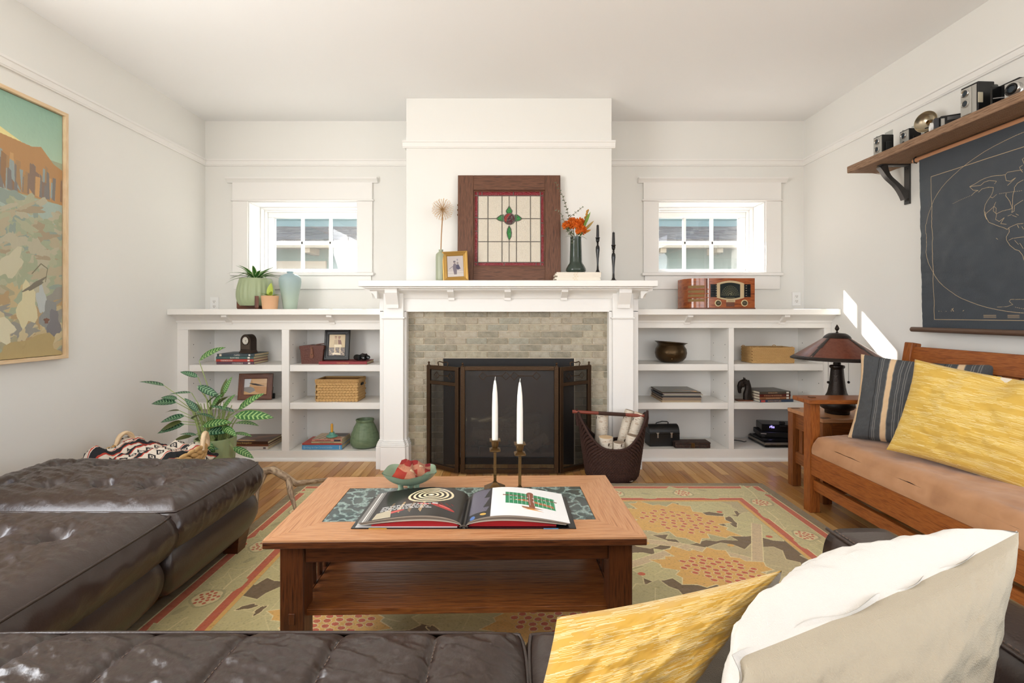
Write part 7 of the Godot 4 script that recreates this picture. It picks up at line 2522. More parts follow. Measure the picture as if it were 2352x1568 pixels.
	gb.sheet(96, 22, func(a, b):
		var th: float = a * TAU
		var r: float = profile.call(b) - 0.004
		var w := absf(fposmod(a * 8.0, 1.0) - 0.5) * 2.0
		var edge: float = lerpf(0.93, 0.35, pow(b, 1.3))
		r += 0.0032 * exp(-pow((w - edge) / 0.07, 2.0)) + 0.0022 * exp(-pow(w / 0.06, 2.0)) * (1.0 - b * 0.6)
		return Vector3(cos(th) * r, 0.002 + b * 0.193, sin(th) * r)
	, 1.0, Vector2.ONE, true)
	gb.lathe([Vector2(0, 0.002), Vector2(0.078, 0.002)], 30)
	gb.lathe([Vector2(0.064, 0.193), Vector2(0.066, 0.2), Vector2(0.07, 0.208), Vector2(0.069, 0.215), Vector2(0.062, 0.216), Vector2(0.058, 0.2), Vector2(0.06, 0.1)], 40)
	part("body", gb, gm, gv)

func in_right_bookcase() -> void:
	var y := 0.735
	var po := thing("brass_pot", "round dark brass pot with a wide tilted rim on the upper right shelf", "pot", Vector3(1.293, y, -3.83))
	var aged := bumpy(mat(hx("4b3a24"), 0.33, 0.8), noise_tex(0.03, [], 256, 4), 0.12, 5.0)
	var pm := mb()
	pm.lathe([Vector2(0, 0), Vector2(0.06, 0.001), Vector2(0.092, 0.014), Vector2(0.114, 0.04), Vector2(0.122, 0.075), Vector2(0.117, 0.107), Vector2(0.104, 0.126), Vector2(0.1, 0.134)], 40)
	part("body", pm, aged, po)
	var rim := mb()
	rim.tr = Transform3D(Basis(Vector3(0.2, 0, 1).normalized(), -0.075), Vector3(0, 0.132, 0))
	rim.lathe([Vector2(0.098, -0.008), Vector2(0.101, 0.008), Vector2(0.112, 0.02), Vector2(0.124, 0.026), Vector2(0.124, 0.029), Vector2(0.11, 0.024), Vector2(0.097, 0.01), Vector2(0.093, -0.03)], 40)
	part("rim", rim, aged, po)
	part("stud", mb().ball(Vector3(-0.028, 0.035, 0.109), Vector3(0.006, 0.006, 0.004), 10, 6), M.brass, po)
	var wb := thing("wicker_basket", "long low wicker basket on the upper shelf beside the lamp shade", "basket", Vector3(2.058, y + 0.001, -3.75))
	weave_box(wb, 0.33, 0.165, 0.118, 10, 0.0165, M.cane, M.cane, 0.006)
	for q in [[Vector3(-0.15, 0.122, -0.165), 0.012], [Vector3(0.1, 0.122, -0.165), 0.014], [Vector3(-0.163, 0.122, -0.01), 0.01], [Vector3(-0.12, 0.122, 0.0), 0.009], [Vector3(0.148, 0.122, 0.0), 0.008]]:
		var lp := []
		for k in 9:
			var a := PI * k / 8
			lp.append(q[0] + Vector3(cos(a) * q[1], sin(a) * q[1] * 0.9 - 0.004, 0))
		part("loop", mb().tube(lp, 0.0028, 6), M.cane, wb)
	# records
	y = 0.441
	var py := y
	var rec := ["b79d7c", "c0a887", "5b4038", "b29a80", "4a2f28", "2b2c33", "3f444c", "c9bda8", "6a5d68", "4a3c24"]
	var words_ := ["lowest", "second from the bottom", "third from the bottom", "fourth from the bottom", "fifth from the bottom", "sixth from the bottom, nearly black", "seventh from the bottom, slate grey", "third from the top, edged in cream", "second from the top, mauve", "topmost, dark with ochre strokes"]
	var lpf := sheet_of(256, 256, hx("46402a"))
	for k in 26:
		disc(lpf, Vector2((k * 71) % 256, (k * 113) % 256), 40, 14, hx(["5a4a26", "3a3424", "6e521e", "2e2a1e"][k % 4]), 0.2)
	for k in 5:
		stroke(lpf, [Vector2(120 + k * 20, 150 + k * 12), Vector2(200 + k * 10, 200), Vector2(230, 250)], 7, hx("c98a2a"))
	for k in 10:
		var th := 0.0078
		var o := thing("record_sleeve", "vinyl record sleeve, %s in the stack of records" % words_[k], "record", Vector3(1.332 + rng.randf_range(-0.005, 0.005) + (0.012 if k == 7 else 0.0), py, -3.70), 0.0, "records on the middle right shelf")
		o.rotation.y = rng.randf_range(-0.018, 0.012) - 0.004
		var w := 0.298
		part("sleeve", mb().bx(Vector3(-w * 0.5, 0, -0.29), Vector3(w * 0.5, th - 0.0006, 0), 0.0012), mat(hx(rec[k]), 0.5), o)
		part("opening", mb().bx(Vector3(-w * 0.5 + 0.002, th * 0.3, -0.002), Vector3(w * 0.5 - 0.002, th * 0.55, 0.0004), 0.0), mat(hx(rec[k]).darkened(0.45) if k % 2 else hx("d6cbb8"), 0.7), o)
		if k == 9:
			var f := mb()
			f.face([Vector3(-w * 0.5, th, -0.29), Vector3(w * 0.5, th, -0.29), Vector3(w * 0.5, th, 0), Vector3(-w * 0.5, th, 0)], Vector3.UP, [Vector2(0, 0), Vector2(1, 0), Vector2(1, 1), Vector2(0, 1)])
			part("cover_print", f, pic(lpf, 0.25), o)
		py += th
	# horse bookend
	var h := thing("horse_head_bookend", "dark bronze horse head bookend on a wooden base beside the stacked books", "bookend", Vector3(1.852, y, -3.77))
	part("base", mb().prism([Vector2(-0.068, -0.03), Vector2(0.05, -0.03), Vector2(0.05, 0.03), Vector2(-0.068, 0.03), Vector2(-0.074, 0.0)], 0.0, 0.01, 0.5), M.walnut, h).rotation.x = -PI / 2
	var hm := mb()
	var cv := [Vector3(0.022, 0.008, 0), Vector3(0.018, 0.05, 0), Vector3(0.024, 0.09, 0), Vector3(0.02, 0.125, 0), Vector3(0.0, 0.15, 0), Vector3(-0.022, 0.148, 0)]
	hm.sheet(20, 24, func(a, b):
		# neck and crest
		var th: float = a * TAU
		var k: float = b * 5.0
		var i0 := mini(int(k), 4)
		var p: Vector3 = cv[i0].lerp(cv[i0 + 1], k - i0)
		var tan: Vector3 = (cv[i0 + 1] - cv[i0]).normalized()
		var sd := Vector3(-tan.y, tan.x, 0)
		var rw: float = lerpf(0.036, 0.022, smoothstep(0.0, 0.6, b)) * (1.0 - 0.25 * smoothstep(0.8, 1.0, b))
		var rz: float = lerpf(0.026, 0.015, b)
		return p + sd * cos(th) * rw + Vector3(0, 0, 1) * sin(th) * rz
	, 1.0, Vector2.ONE, true)
	var hd := [Vector3(-0.008, 0.152, 0), Vector3(-0.03, 0.137, 0), Vector3(-0.04, 0.112, 0), Vector3(-0.044, 0.09, 0), Vector3(-0.042, 0.07, 0), Vector3(-0.04, 0.062, 0)]
	var hr := [0.018, 0.0235, 0.0215, 0.015, 0.0135, 0.006]
	hm.sheet(18, 20, func(a, b):
		var th: float = a * TAU
		var k: float = b * 5.0
		var i0 := mini(int(k), 4)
		var p: Vector3 = hd[i0].lerp(hd[i0 + 1], k - i0)
		var r: float = lerpf(hr[i0], hr[i0 + 1], k - i0)
		var tan: Vector3 = (hd[i0 + 1] - hd[i0]).normalized()
		var sd := Vector3(-tan.y, tan.x, 0)
		return p + sd * cos(th) * r + Vector3(0, 0, 1) * sin(th) * r * 0.62
	, 1.0, Vector2.ONE, true)
	hm.ball(Vector3(-0.041, 0.066, 0), Vector3(0.0125, 0.009, 0.009), 10, 6)
	hm.ball(Vector3(-0.018, 0.122, 0.006), Vector3(0.016, 0.018, 0.011), 12, 8)
	hm.ball(Vector3(0.026, 0.016, 0), Vector3(0.036, 0.014, 0.028), 14, 8)
	part("head_and_neck", hm, M.bronze_dark, h)
	for s in [-1, 1]:
		part("ear", mb().tube([Vector3(-0.004, 0.163, s * 0.008), Vector3(-0.006, 0.174, s * 0.01), Vector3(-0.008, 0.183, s * 0.009)], [0.005, 0.0042, 0.0008], 7), M.bronze_dark, h)
		part("eye", mb().ball(Vector3(-0.034, 0.133, s * 0.0125), Vector3(0.003, 0.0026, 0.002), 8, 5), M.brass, h)
	var mn := mb()
	for k in 9:
		var t := k / 8.0
		mn.ball(Vector3(0.048 - 0.02 * t * t, 0.05 + 0.1 * t, 0), Vector3(0.008, 0.012, 0.006), 8, 5)
	part("mane", mn, M.bronze_dark, h)
	# books
	py = y
	var bb := [["navy book with a red and white spine, lowest beside the horse bookend", "35455c", "BUNGALOW PLANS", 0.272], ["light brown book, second from the bottom beside the horse bookend", "8a5a3c", "BUNGALOW LIVING", 0.25], ["dark red-brown book, second from the top beside the horse bookend", "5a1f16", "BUNGALOW INTERIORS", 0.252], ["olive grey book with a glossy spine, topmost beside the horse bookend", "4e463c", "BUNGALOWS", 0.252]]
	for k in 4:
		var q: Array = bb[k]
		book("hardback_book", q[0], "bungalow books beside the horse bookend", Vector3(2.05 + (0.012 if k == 0 else 0.0), py, -3.705), 0.10, q[3], 0.2, 0.0205, mat(hx(q[1]), 0.3), q[2], mat(hx("c9a27c"), 0.5), {"size": 0.009, "tx": -0.02, "serif": k == 2, "pages": M.paper, "bands": [[0.09, 0.11, 0, M.white_print, 0.2, 0.8]] if k != 0 else [[-0.13, -0.095, 0, mat(hx("b9504a"), 0.5), 0.1, 0.9]]})
		py += 0.0207

	# bottom shelf: lunch box, tool tin, electronics
	y = 0.089
	var lb := thing("lunch_box", "old black domed lunch box with two metal latches on the bottom right shelf", "lunch box", Vector3(1.218, y, -3.815), 0.05)
	var prof := [Vector2(-0.06, 0), Vector2(0.06, 0), Vector2(0.06, 0.095)]
	for k in 9:
		var a := PI * k / 8
		prof.append(Vector2(cos(a) * 0.061, 0.1 + sin(a) * 0.062))
	prof.append(Vector2(-0.06, 0.095))
	var bm := mb()
	bm.tr = Transform3D(Basis(Vector3.UP, -PI / 2), Vector3.ZERO)
	bm.prism(prof, -0.118, 0.118, 0.8)
	part("body", bm, M.black, lb)
	part("seam", mb().bx(Vector3(-0.1185, 0.093, -0.062), Vector3(0.1185, 0.099, 0.0625), 0.001), M.black_gloss, lb)
	for x in [-0.056, 0.052]:
		var la := part("latch", mb().bx(Vector3(x - 0.011, 0.1, 0.06), Vector3(x + 0.011, 0.108, 0.066), 0.001).bx(Vector3(x - 0.007, 0.066, 0.06), Vector3(x + 0.007, 0.104, 0.068), 0.002), M.chrome, lb)
		part("latch_hook", mb().tube([Vector3(x - 0.004, 0.07, 0.068), Vector3(x, 0.09, 0.071), Vector3(x + 0.005, 0.078, 0.068)], 0.0016, 5), M.steel, la)
	part("handle", mb().tube([Vector3(-0.05, 0.158, 0), Vector3(-0.045, 0.17, 0), Vector3(0.0, 0.181, 0), Vector3(0.04, 0.179, 0), Vector3(0.05, 0.172, 0), Vector3(0.047, 0.158, 0)], 0.0042, 7), M.black, lb)
	var tt := thing("tool_tin", "flat rusty brown metal tool tin in front of the black lunch box", "tin", Vector3(1.418, y, -3.745))
	var rust := mat(Color.WHITE, 0.6, 0.3)
	rust.albedo_texture = noise_tex(0.02, [hx("2e1d16"), hx("4a2f24"), hx("3a3230"), hx("5a4336"), hx("3e4a4a")], 256, 5, FastNoiseLite.TYPE_SIMPLEX_SMOOTH, 95)
	rust.uv1_triplanar = true
	rust.uv1_scale = Vector3.ONE * 6
	part("body", mb().bx(Vector3(-0.135, 0, -0.05), Vector3(0.135, 0.03, 0.045), 0.003), rust, tt)
	part("lid", mb().bx(Vector3(-0.137, 0.03, -0.051), Vector3(0.137, 0.046, 0.047), 0.004), rust, tt)
	part("hasp", mb().bx(Vector3(-0.012, 0.01, 0.044), Vector3(0.012, 0.04, 0.049), 0.001).tube([Vector3(-0.012, 0.034, 0.05), Vector3(-0.012, 0.008, 0.051), Vector3(0.0, 0.003, 0.051), Vector3(0.012, 0.008, 0.051), Vector3(0.012, 0.034, 0.05)], 0.0018, 5), M.brass, tt)
	var lp := thing("disc_player", "flat black and silver player at the bottom of the electronics beside the end table", "player", Vector3(2.185, y, -3.71))
	part("case", mb().bx(Vector3(-0.21, 0.006, -0.26), Vector3(0.21, 0.022, 0.0), 0.003).bx(Vector3(-0.205, 0.042, -0.25), Vector3(0.205, 0.054, -0.03), 0.003).bx(Vector3(-0.21, 0.036, -0.26), Vector3(0.21, 0.044, -0.006), 0.003), M.black_gloss, lp)
	part("silver_front", mb().bx(Vector3(-0.212, 0.02, -0.26), Vector3(0.212, 0.038, 0.002), 0.004), mat(hx("8d8478"), 0.35, 0.6), lp)
	for x in [-0.17, -0.09, 0.0]:
		part("front_key", mb().bx(Vector3(x, 0.024, 0.0), Vector3(x + 0.05, 0.034, 0.0032), 0.001), M.steel, lp)
	for sx in [-1, 1]:
		part("foot", mb().bx(Vector3(sx * 0.18 - 0.015, 0, -0.05), Vector3(sx * 0.18 + 0.015, 0.007, -0.02), 0.002).bx(Vector3(sx * 0.18 - 0.015, 0, -0.24), Vector3(sx * 0.18 + 0.015, 0.007, -0.21), 0.002), M.black, lp)
	var bx2 := thing("set_top_box", "thin black box with a white strip in the middle of the electronics pile", "set-top box", Vector3(2.2, y + 0.055, -3.82), -0.22)
	part("case", mb().bx(Vector3(-0.2, 0, -0.16), Vector3(0.2, 0.038, 0.03), 0.003), M.black, bx2)
	part("label_strip", mb().bx(Vector3(-0.19, 0.022, 0.029), Vector3(-0.15, 0.029, 0.0312), 0.0), mat(hx("a89c98"), 0.5), bx2)
	part("label_strip", mb().bx(Vector3(-0.185, 0.005, 0.029), Vector3(-0.16, 0.008, 0.0312), 0.0), M.steel, bx2)
	var rc := thing("cable_receiver", "black receiver with a lit clock display on top of the electronics pile", "receiver", Vector3(2.215, y + 0.0935, -3.83), -0.22)
	part("case", mb().bx(Vector3(-0.19, 0, -0.15), Vector3(0.2, 0.058, 0.02), 0.005), M.black_gloss, rc)
	var gd := mat(hx("c9bfff"), 0.5)
	gd.emission_enabled = true
	gd.emission = hx("b7a8ff")
	gd.emission_energy_multiplier = 1.0
	letter("P5:8", 0.014, gd, rc, Vector3(-0.115, 0.036, 0.0204), Vector3.ZERO, false).name = "clock_display"
	var nd := OmniLight3D.new()
	nd.name = "display_light"
	nd.light_color = hx("b7a8ff")
	nd.light_energy = 0.0015
	nd.light_size = 0.01
	nd.omni_attenuation = 2.0
	nd.shadow_enabled = true
	nd.position = Vector3(-0.115, 0.042, 0.03)
	rc.add_child(nd)
	part("eye_dongle", mb().bx(Vector3(-0.055, 0.058, -0.02), Vector3(-0.015, 0.078, 0.008), 0.004), M.black, rc)
	part("foot_pad", mb().bx(Vector3(-0.06, 0.045, 0.018), Vector3(-0.012, 0.053, 0.026), 0.003), M.black, rc)
	var cord := []
	for k in 26:
		var t := k / 25.0
		cord.append(Vector3(1.745 + 0.028 * cos(t * 9.0) + 0.20 * t * t, y + 0.006 + 0.075 * pow(sin(PI * minf(t * 1.7, 1.0)), 2.0) * (1.0 - t), -3.90 + 0.03 * sin(t * 9.0)))
	solo("power_cord", mb().tube(cord, 0.0032, 7), M.black, "looped black power cord on the bottom shelf left of the electronics", "cord")

func wall_shelf() -> void:
	var s := thing("wall_shelf", "rough reclaimed wood wall shelf on iron brackets holding old cameras", "shelf")
	var zf := -3.15
	var zn := -1.4
	var b := mb()
	b.sheet(4, 60, func(a, t):
		var z: float = lerpf(zf, zn, t)
		var wob := 0.003 * sin(z * 21.0) + 0.002 * sin(z * 47.0)
		var k := int(round(a * 4.0)) % 4
		var c: Vector2 = [Vector2(2.213, 2.033), Vector2(2.213, 2.075), Vector2(2.461, 2.075), Vector2(2.461, 2.033)][k]
		return Vector3(c.x + (wob if k < 2 else 0.0), c.y + (wob * 0.6 if k == 0 else 0.0), z)
	, -1.0)
	b = mb()
	var pts := [Vector2(2.213, 2.036), Vector2(2.216, 2.033), Vector2(2.461, 2.033), Vector2(2.461, 2.075), Vector2(2.216, 2.076), Vector2(2.212, 2.072)]
	b.prism(pts, zf, zn, 0.99)
	for k in b.v.size():
		var z := b.v[k].z
		if b.v[k].x < 2.3:
			b.v[k].x += 0.003 * sin(z * 9.0)
		b.t[k] = Vector2(b.v[k].z, b.v[k].x + b.v[k].y)
	part("board", b, M.barn, s)
	# saw kerfs across the underside
	var kf := mb()
	for k in 150:
		var z := zf + 0.02 + k * 0.0118
		kf.tr = Transform3D(Basis(Vector3.UP, 0.35), Vector3(2.335, 2.0328, z))
		kf.box(Vector3.ZERO, Vector3(0.236, 0.0016, 0.0042), 0.0006)
	part("saw_ridges", kf, M.barn, s).set_meta("kind", "stuff")
	var iron := mat(hx("4c4a49"), 0.38, 0.7)
	for z in [-2.97, -1.6]:
		var br := part("bracket", mb().bx(Vector3(2.452, 1.79, z - 0.02), Vector3(2.462, 2.033, z + 0.02), 0.001).bx(Vector3(2.285, 2.024, z - 0.02), Vector3(2.462, 2.033, z + 0.02), 0.001), iron, s)
		var arm := []
		var ins := []
		for k in 13:
			var t := k / 12.0
			var x := lerpf(2.30, 2.452, t) - 0.02 * sin(PI * t)
			var y := 2.026 - 0.20 * pow(t, 1.15) - 0.012 * sin(TAU * t)
			var w := 0.011 + 0.013 * pow(absf(t - 0.5) * 2.0, 3.0)
			arm.append(Vector2(x - w, y - w * 0.5))
			ins.append(Vector2(x + w, y + w * 0.5))
		ins.reverse()
		arm.append_array(ins)
		part("brace", mb().prism(arm, z - 0.016, z + 0.016, 0.6), iron, br)
		for e in [1.81, 2.005]:
			for dz in [-0.009, 0.009]:
				part("screw", mb().ball(Vector3(2.451, e, z + dz), Vector3(0.002, 0.004, 0.004), 8, 5), M.iron, br)

	# ---- world map on a scroll
	var mp := thing("map_scroll", "dark blue world map scroll with fine gold outlines hanging under the wall shelf", "map", Vector3.ZERO)
	var z0 := -2.79
	var z1 := -1.52
	var y0 := 1.035
	var y1 := 2.008
	var sx := 1400.0 / (z1 - z0)
	var im := sheet_of(1400, 1080, hx("3f464e"))
	var gold := hx("c3a983")
	# traced from the visible part: pixel of the photograph -> place on the cloth
	var T := func(u: float, v: float) -> Vector2:
		var uu := 2060.0 + u / 3.137
		var vv := 300.0 + v / 3.137
		var z := 2.375 * FPX / (uu - PX.x)
		var y := EYE + (PX.y - vv) / FPX * z
		return Vector2((-z - z0) * sx, (y1 - y) * 1080.0 / (y1 - y0))
	var tr := func(pts: Array, w := 2.2) -> void:
		var o := []
		for p in pts:
			o.append(T.call(p[0], p[1]))
		stroke(im, o, w, gold)
	var c0: Vector2 = T.call(245, 332)
	var c1: Vector2 = T.call(222, 1358)
	im.fill_rect(Rect2i(int(c0.x), int(c0.y), int(1400 - 2 * c0.x), 3), gold)
	im.fill_rect(Rect2i(int(c0.x), int(c1.y), int(1400 - 2 * c0.x), 3), gold)
	im.fill_rect(Rect2i(int(c0.x), int(c0.y), 3, int(c1.y - c0.y)), gold)
	im.fill_rect(Rect2i(1400 - int(c0.x), int(c0.y), 3, int(c1.y - c0.y)), gold)
	# outer oval of the projection and inner details
	var oval := []
	for k in 73:
		var a := TAU * k / 72
		oval.append(Vector2(700 + cos(a) * 660, 525 + signf(sin(a)) * pow(absf(sin(a)), 0.8) * 465))
	stroke(im, oval, 2.4, gold)
	tr.call([[520, 405], [560, 385], [600, 360], [640, 342], [680, 330], [720, 324], [760, 322], [785, 318], [800, 300], [860, 290], [912, 282]])
	tr.call([[530, 470], [560, 440], [580, 432], [545, 430], [520, 405], [560, 400], [600, 395], [628, 372], [665, 360], [715, 365], [700, 385]])
	tr.call([[580, 445], [610, 420], [660, 408], [690, 410], [686, 440], [680, 460], [668, 478], [690, 485], [720, 460]])
	tr.call([[785, 318], [790, 360], [820, 365], [860, 340], [800, 395]])
	tr.call([[912, 355], [870, 380], [848, 410], [850, 430], [835, 500], [830, 590], [845, 580], [848, 540], [912, 500]])
	tr.call([[668, 478], [650, 505], [630, 540], [622, 575], [630, 610], [650, 650], [658, 662], [700, 675], [740, 690], [775, 700], [800, 712], [812, 700], [830, 690], [870, 672], [912, 668]])
	tr.call([[630, 585], [632, 615], [640, 640], [636, 600], [646, 590], [700, 545], [715, 515]])
	tr.call([[712, 595], [718, 560], [700, 545], [690, 580], [718, 600], [760, 580], [830, 562], [815, 510], [790, 470], [795, 450]])
	tr.call([[718, 600], [710, 640], [740, 655], [775, 628], [750, 670], [790, 675]])
	tr.call([[812, 700], [815, 730], [795, 765], [792, 790], [808, 825], [840, 855], [870, 865], [890, 890], [905, 930], [915, 1000]])
	tr.call([[808, 790], [840, 775], [880, 770], [912, 765]], 1.8)
	for q in [[800, 615, 830, 605], [835, 610, 865, 622], [860, 600, 880, 610], [870, 680, 880, 700], [715, 775, 728, 785], [850, 790, 870, 820], [880, 810, 900, 850], [900, 690, 912, 710]]:
		tr.call([[q[0], q[1]], [q[2], q[3]]], 2.0)
	for k in 12:
		tr.call([[740 + k * 14, 455 - k * 2], [748 + k * 14, 454 - k * 2]], 1.8)
		tr.call([[395 + k * 11, 528 - k * 5], [400 + k * 11, 526 - k * 5]], 1.8)
	tr.call([[912, 250], [890, 262], [896, 280], [912, 300]])
	tr.call([[700, 1270], [770, 1268], [815, 1252], [790, 1230], [800, 1215], [912, 1215]], 1.8)
	for k in 9:
		tr.call([[830 + k * 14, 1270 + k * 3], [838 + k * 14, 1273 + k * 3]], 1.8)
	# the rest of the land lies beyond the photograph: simple outlines
	var rest := [[[620, 200], [700, 150], [800, 190], [760, 260], [640, 250]], [[720, 330], [800, 300], [900, 320], [930, 420], [880, 520], [840, 640], [800, 620], [780, 500], [720, 430]], [[860, 200], [1000, 150], [1180, 170], [1240, 260], [1150, 330], [1100, 420], [1020, 400], [960, 330], [880, 300]], [[1100, 600], [1200, 570], [1260, 640], [1180, 700], [1110, 670]]]
	for q in rest:
		var o := []
		for k in q.size() + 1:
			o.append(Vector2(q[k % q.size()][0], q[k % q.size()][1]))
		stroke(im, o, 2.2, gold)
	for k in 3:
		im.fill_rect(Rect2i(int(T.call(600, 0).x), int(T.call(600, 1328 + k * 8).y), 70, 2), gold)
		im.fill_rect(Rect2i(int(T.call(600, 0).x) + 130, int(T.call(600, 1328 + k * 8).y), 60, 2), gold)
	var mm := pic(im, 0.42)
	bumpy(mm, noise_tex(0.25, [], 512, 2), 0.04)
	mm.texture_repeat = true
	var nz := FastNoiseLite.new()
	nz.frequency = 1.0
	var sheet_f := func(a: float, t: float, off: float) -> Vector3:
		var z: float = lerpf(z0, z1, a)
		var pinch: float = 0.012 * sin(PI * t) * (1.0 - 2.0 * a)
		var x := 2.375 + 0.02 * t - 0.012 * sin(PI * t) + 0.010 * nz.get_noise_2d(a * 7.0, t * 5.0) * sin(PI * t) + 0.0016 * nz.get_noise_2d(a * 6.0, t * 44.0)
		return Vector3(x + off, lerpf(y1, y0, t), z + pinch)
	var cl := mb()
	cl.sheet(60, 70, func(a, t): return sheet_f.call(a, t, 0.0), 1.0)
	cl.sheet(30, 30, func(a, t): return sheet_f.call(a, t, 0.002), -1.0)
	var cloth := part("cloth", cl, mm, mp)
	var wd := T.call(370, 1284) as Vector2
	var o := letter("W O R L D", 0.026, mat(gold, 0.6), cloth, Vector3(2.3895, y1 - wd.y * (y1 - y0) / 1080.0, z0 + wd.x / sx), Vector3(0, -PI / 2, 0), false)
	part("top_rod", mb().tube([Vector3(2.385, 2.012, z0 - 0.045), Vector3(2.385, 2.012, z1 + 0.045)], 0.0145, 14), mat(hx("b98560"), 0.5), mp)
	part("bottom_rod", mb().tube([Vector3(2.385, 1.026, z0 - 0.06), Vector3(2.385, 1.026, z1 + 0.06)], 0.0145, 14), mat(hx("5d4637"), 0.5), mp)
	part("rod_hook", mb().tube([Vector3(2.385, 2.033, z0 - 0.03), Vector3(2.37, 2.02, z0 - 0.03), Vector3(2.372, 2.0, z0 - 0.03), Vector3(2.388, 1.996, z0 - 0.03)], 0.004, 6), M.black, mp)

	# ---- old cameras: built with the lens toward +z, then turned to face the room
	var st := 2.0755
	var Z := Basis(Vector3.RIGHT, PI / 2)
	var silver := mat(hx("b9b7b0"), 0.35, 0.4)
	var lensm := mat(hx("2d3840"), 0.05, 0.2)
	var eye := func(parent: Node, x: float, y: float, z: float, r: float, ring: Material) -> void:
		var a := mb()
		a.tr = Transform3D(Z, Vector3(x, y, z))
		a.lathe([Vector2(r, 0), Vector2(r, r * 0.35), Vector2(r * 0.85, r * 0.5), Vector2(r * 0.72, r * 0.3)], 22)
		var o2 := part("lens_ring", a, ring, parent)
		var l := mb()
		l.tr = Transform3D(Z, Vector3(x, y, z))
		l.lathe([Vector2(r * 0.74, r * 0.22), Vector2(r * 0.4, r * 0.34), Vector2(0, r * 0.38)], 18)
		part("lens", l, lensm, o2)
	var twin := func(name_: String, pos: Vector3, turn: float, w: float, h: float, d: float, hood: bool) -> void:
		var c := thing("twin_lens_camera", name_, "camera", pos, turn, "old cameras on the wall shelf")
		part("body", mb().bx(Vector3(-w * 0.5, 0, -d), Vector3(w * 0.5, h, 0), 0.003), M.black, c)
		part("face_plate", mb().bx(Vector3(-w * 0.44, h * 0.04, -0.001), Vector3(w * 0.44, h * 0.95, 0.0015), 0.001), silver, c)
		eye.call(c, 0.0, h * 0.73, 0.001, w * 0.26, M.chrome)
		eye.call(c, 0.0, h * 0.34, 0.001, w * 0.26, silver)
		part("winder", mb().bx(Vector3(w * 0.5, h * 0.15, -d * 0.75), Vector3(w * 0.5 + 0.009, h * 0.62, -d * 0.25), 0.002), M.black, c)
		if hood:
			part("focusing_hood", mb().bx(Vector3(-w * 0.42, h, -d * 0.98), Vector3(w * 0.42, h + 0.032, -d * 0.96), 0.0).bx(Vector3(-w * 0.44, h, -d), Vector3(-w * 0.42, h + 0.012, -d * 0.2), 0.0), mat(hx("b8bab4"), 0.4), c)
	twin.call("twin-lens box camera with its hood up, farthest left on the wall shelf", Vector3(2.255, st, -2.945), -PI / 2, 0.072, 0.122, 0.07, true)
	twin.call("second twin-lens camera from the far end of the wall shelf, beside the flash reflector", Vector3(2.335, st, -2.845), -PI / 2, 0.072, 0.122, 0.07, true)
	var fl := thing("flash_gun", "flash gun with a round silver reflector between the small cameras on the wall shelf", "flash", Vector3(2.38, st, -2.735), -PI / 2 + 0.35, "old cameras on the wall shelf")
	part("handle", mb().bx(Vector3(-0.02, 0, -0.04), Vector3(0.022, 0.1, 0.0), 0.003), M.black, fl)
	var rf := mb()
	rf.tr = Transform3D(Z, Vector3(0, 0.125, -0.01))
	rf.lathe([Vector2(0.01, 0.0), Vector2(0.03, 0.006), Vector2(0.046, 0.018), Vector2(0.056, 0.034), Vector2(0.058, 0.034), Vector2(0.048, 0.016), Vector2(0.032, 0.003), Vector2(0.01, -0.004)], 36)
	part("reflector", rf, mat(hx("b3a892"), 0.25, 0.85), fl)
	var sk := mb()
	sk.tr = Transform3D(Z, Vector3(0, 0.125, -0.012))
	sk.lathe([Vector2(0.014, 0.0), Vector2(0.012, 0.012), Vector2(0.008, 0.012), Vector2(0.007, 0.004), Vector2(0, 0.003)], 16)
	part("bulb_socket", sk, M.brass, fl)
	var fc := thing("box_camera", "low black camera showing its long side and a white-ringed lens, right of the flash reflector", "camera", Vector3(2.36, st, -2.56), -PI / 2 - 0.38 + PI / 2 - 0.15, "old cameras on the wall shelf")
	part("body", mb().bx(Vector3(-0.06, 0, -0.05), Vector3(0.075, 0.09, 0.03), 0.006), M.black, fc)
	var lb := part("front_board", mb().bx(Vector3(-0.082, 0.0, -0.045), Vector3(-0.06, 0.085, 0.025), 0.003), mat(hx("33343a"), 0.4), fc)
	var lr := mb()
	lr.tr = Transform3D(Basis(Vector3(0, 0, 1), PI / 2), Vector3(-0.082, 0.048, -0.01))
	lr.lathe([Vector2(0.024, 0), Vector2(0.024, 0.01), Vector2(0.019, 0.012), Vector2(0.016, 0.004), Vector2(0, 0.004)], 24)
	part("lens_ring", lr, M.sash, lb)
	part("name_plate", mb().bx(Vector3(-0.03, 0.062, 0.029), Vector3(0.05, 0.08, 0.0315), 0.001), M.steel, fc)
	part("hinge", mb().bx(Vector3(-0.055, 0.02, 0.028), Vector3(-0.04, 0.075, 0.032), 0.001), silver, fc)
	var bc := thing("box_camera", "tall box camera with a grey face and two round windows on the wall shelf", "camera", Vector3(2.268, st, -2.375), -PI / 2 + 0.05, "old cameras on the wall shelf")
	part("body", mb().bx(Vector3(-0.044, 0, -0.085), Vector3(0.044, 0.165, 0), 0.004), M.black, bc)
	part("face_plate", mb().bx(Vector3(-0.041, 0.004, -0.001), Vector3(0.036, 0.155, 0.002), 0.001).bx(Vector3(-0.03, 0.02, 0.0), Vector3(0.016, 0.152, 0.01), 0.003), silver, bc)
	eye.call(bc, -0.008, 0.125, 0.009, 0.019, M.chrome)
	eye.call(bc, -0.008, 0.075, 0.009, 0.019, silver)
	part("clasp", mb().bx(Vector3(0.043, 0.06, -0.022), Vector3(0.047, 0.11, 0.002), 0.001), mat(hx("c7bfa8"), 0.4), bc)
	part("back_cap", mb().bx(Vector3(-0.04, 0.0, -0.112), Vector3(0.04, 0.155, -0.085), 0.006), mat(hx("3f423d"), 0.5), bc)
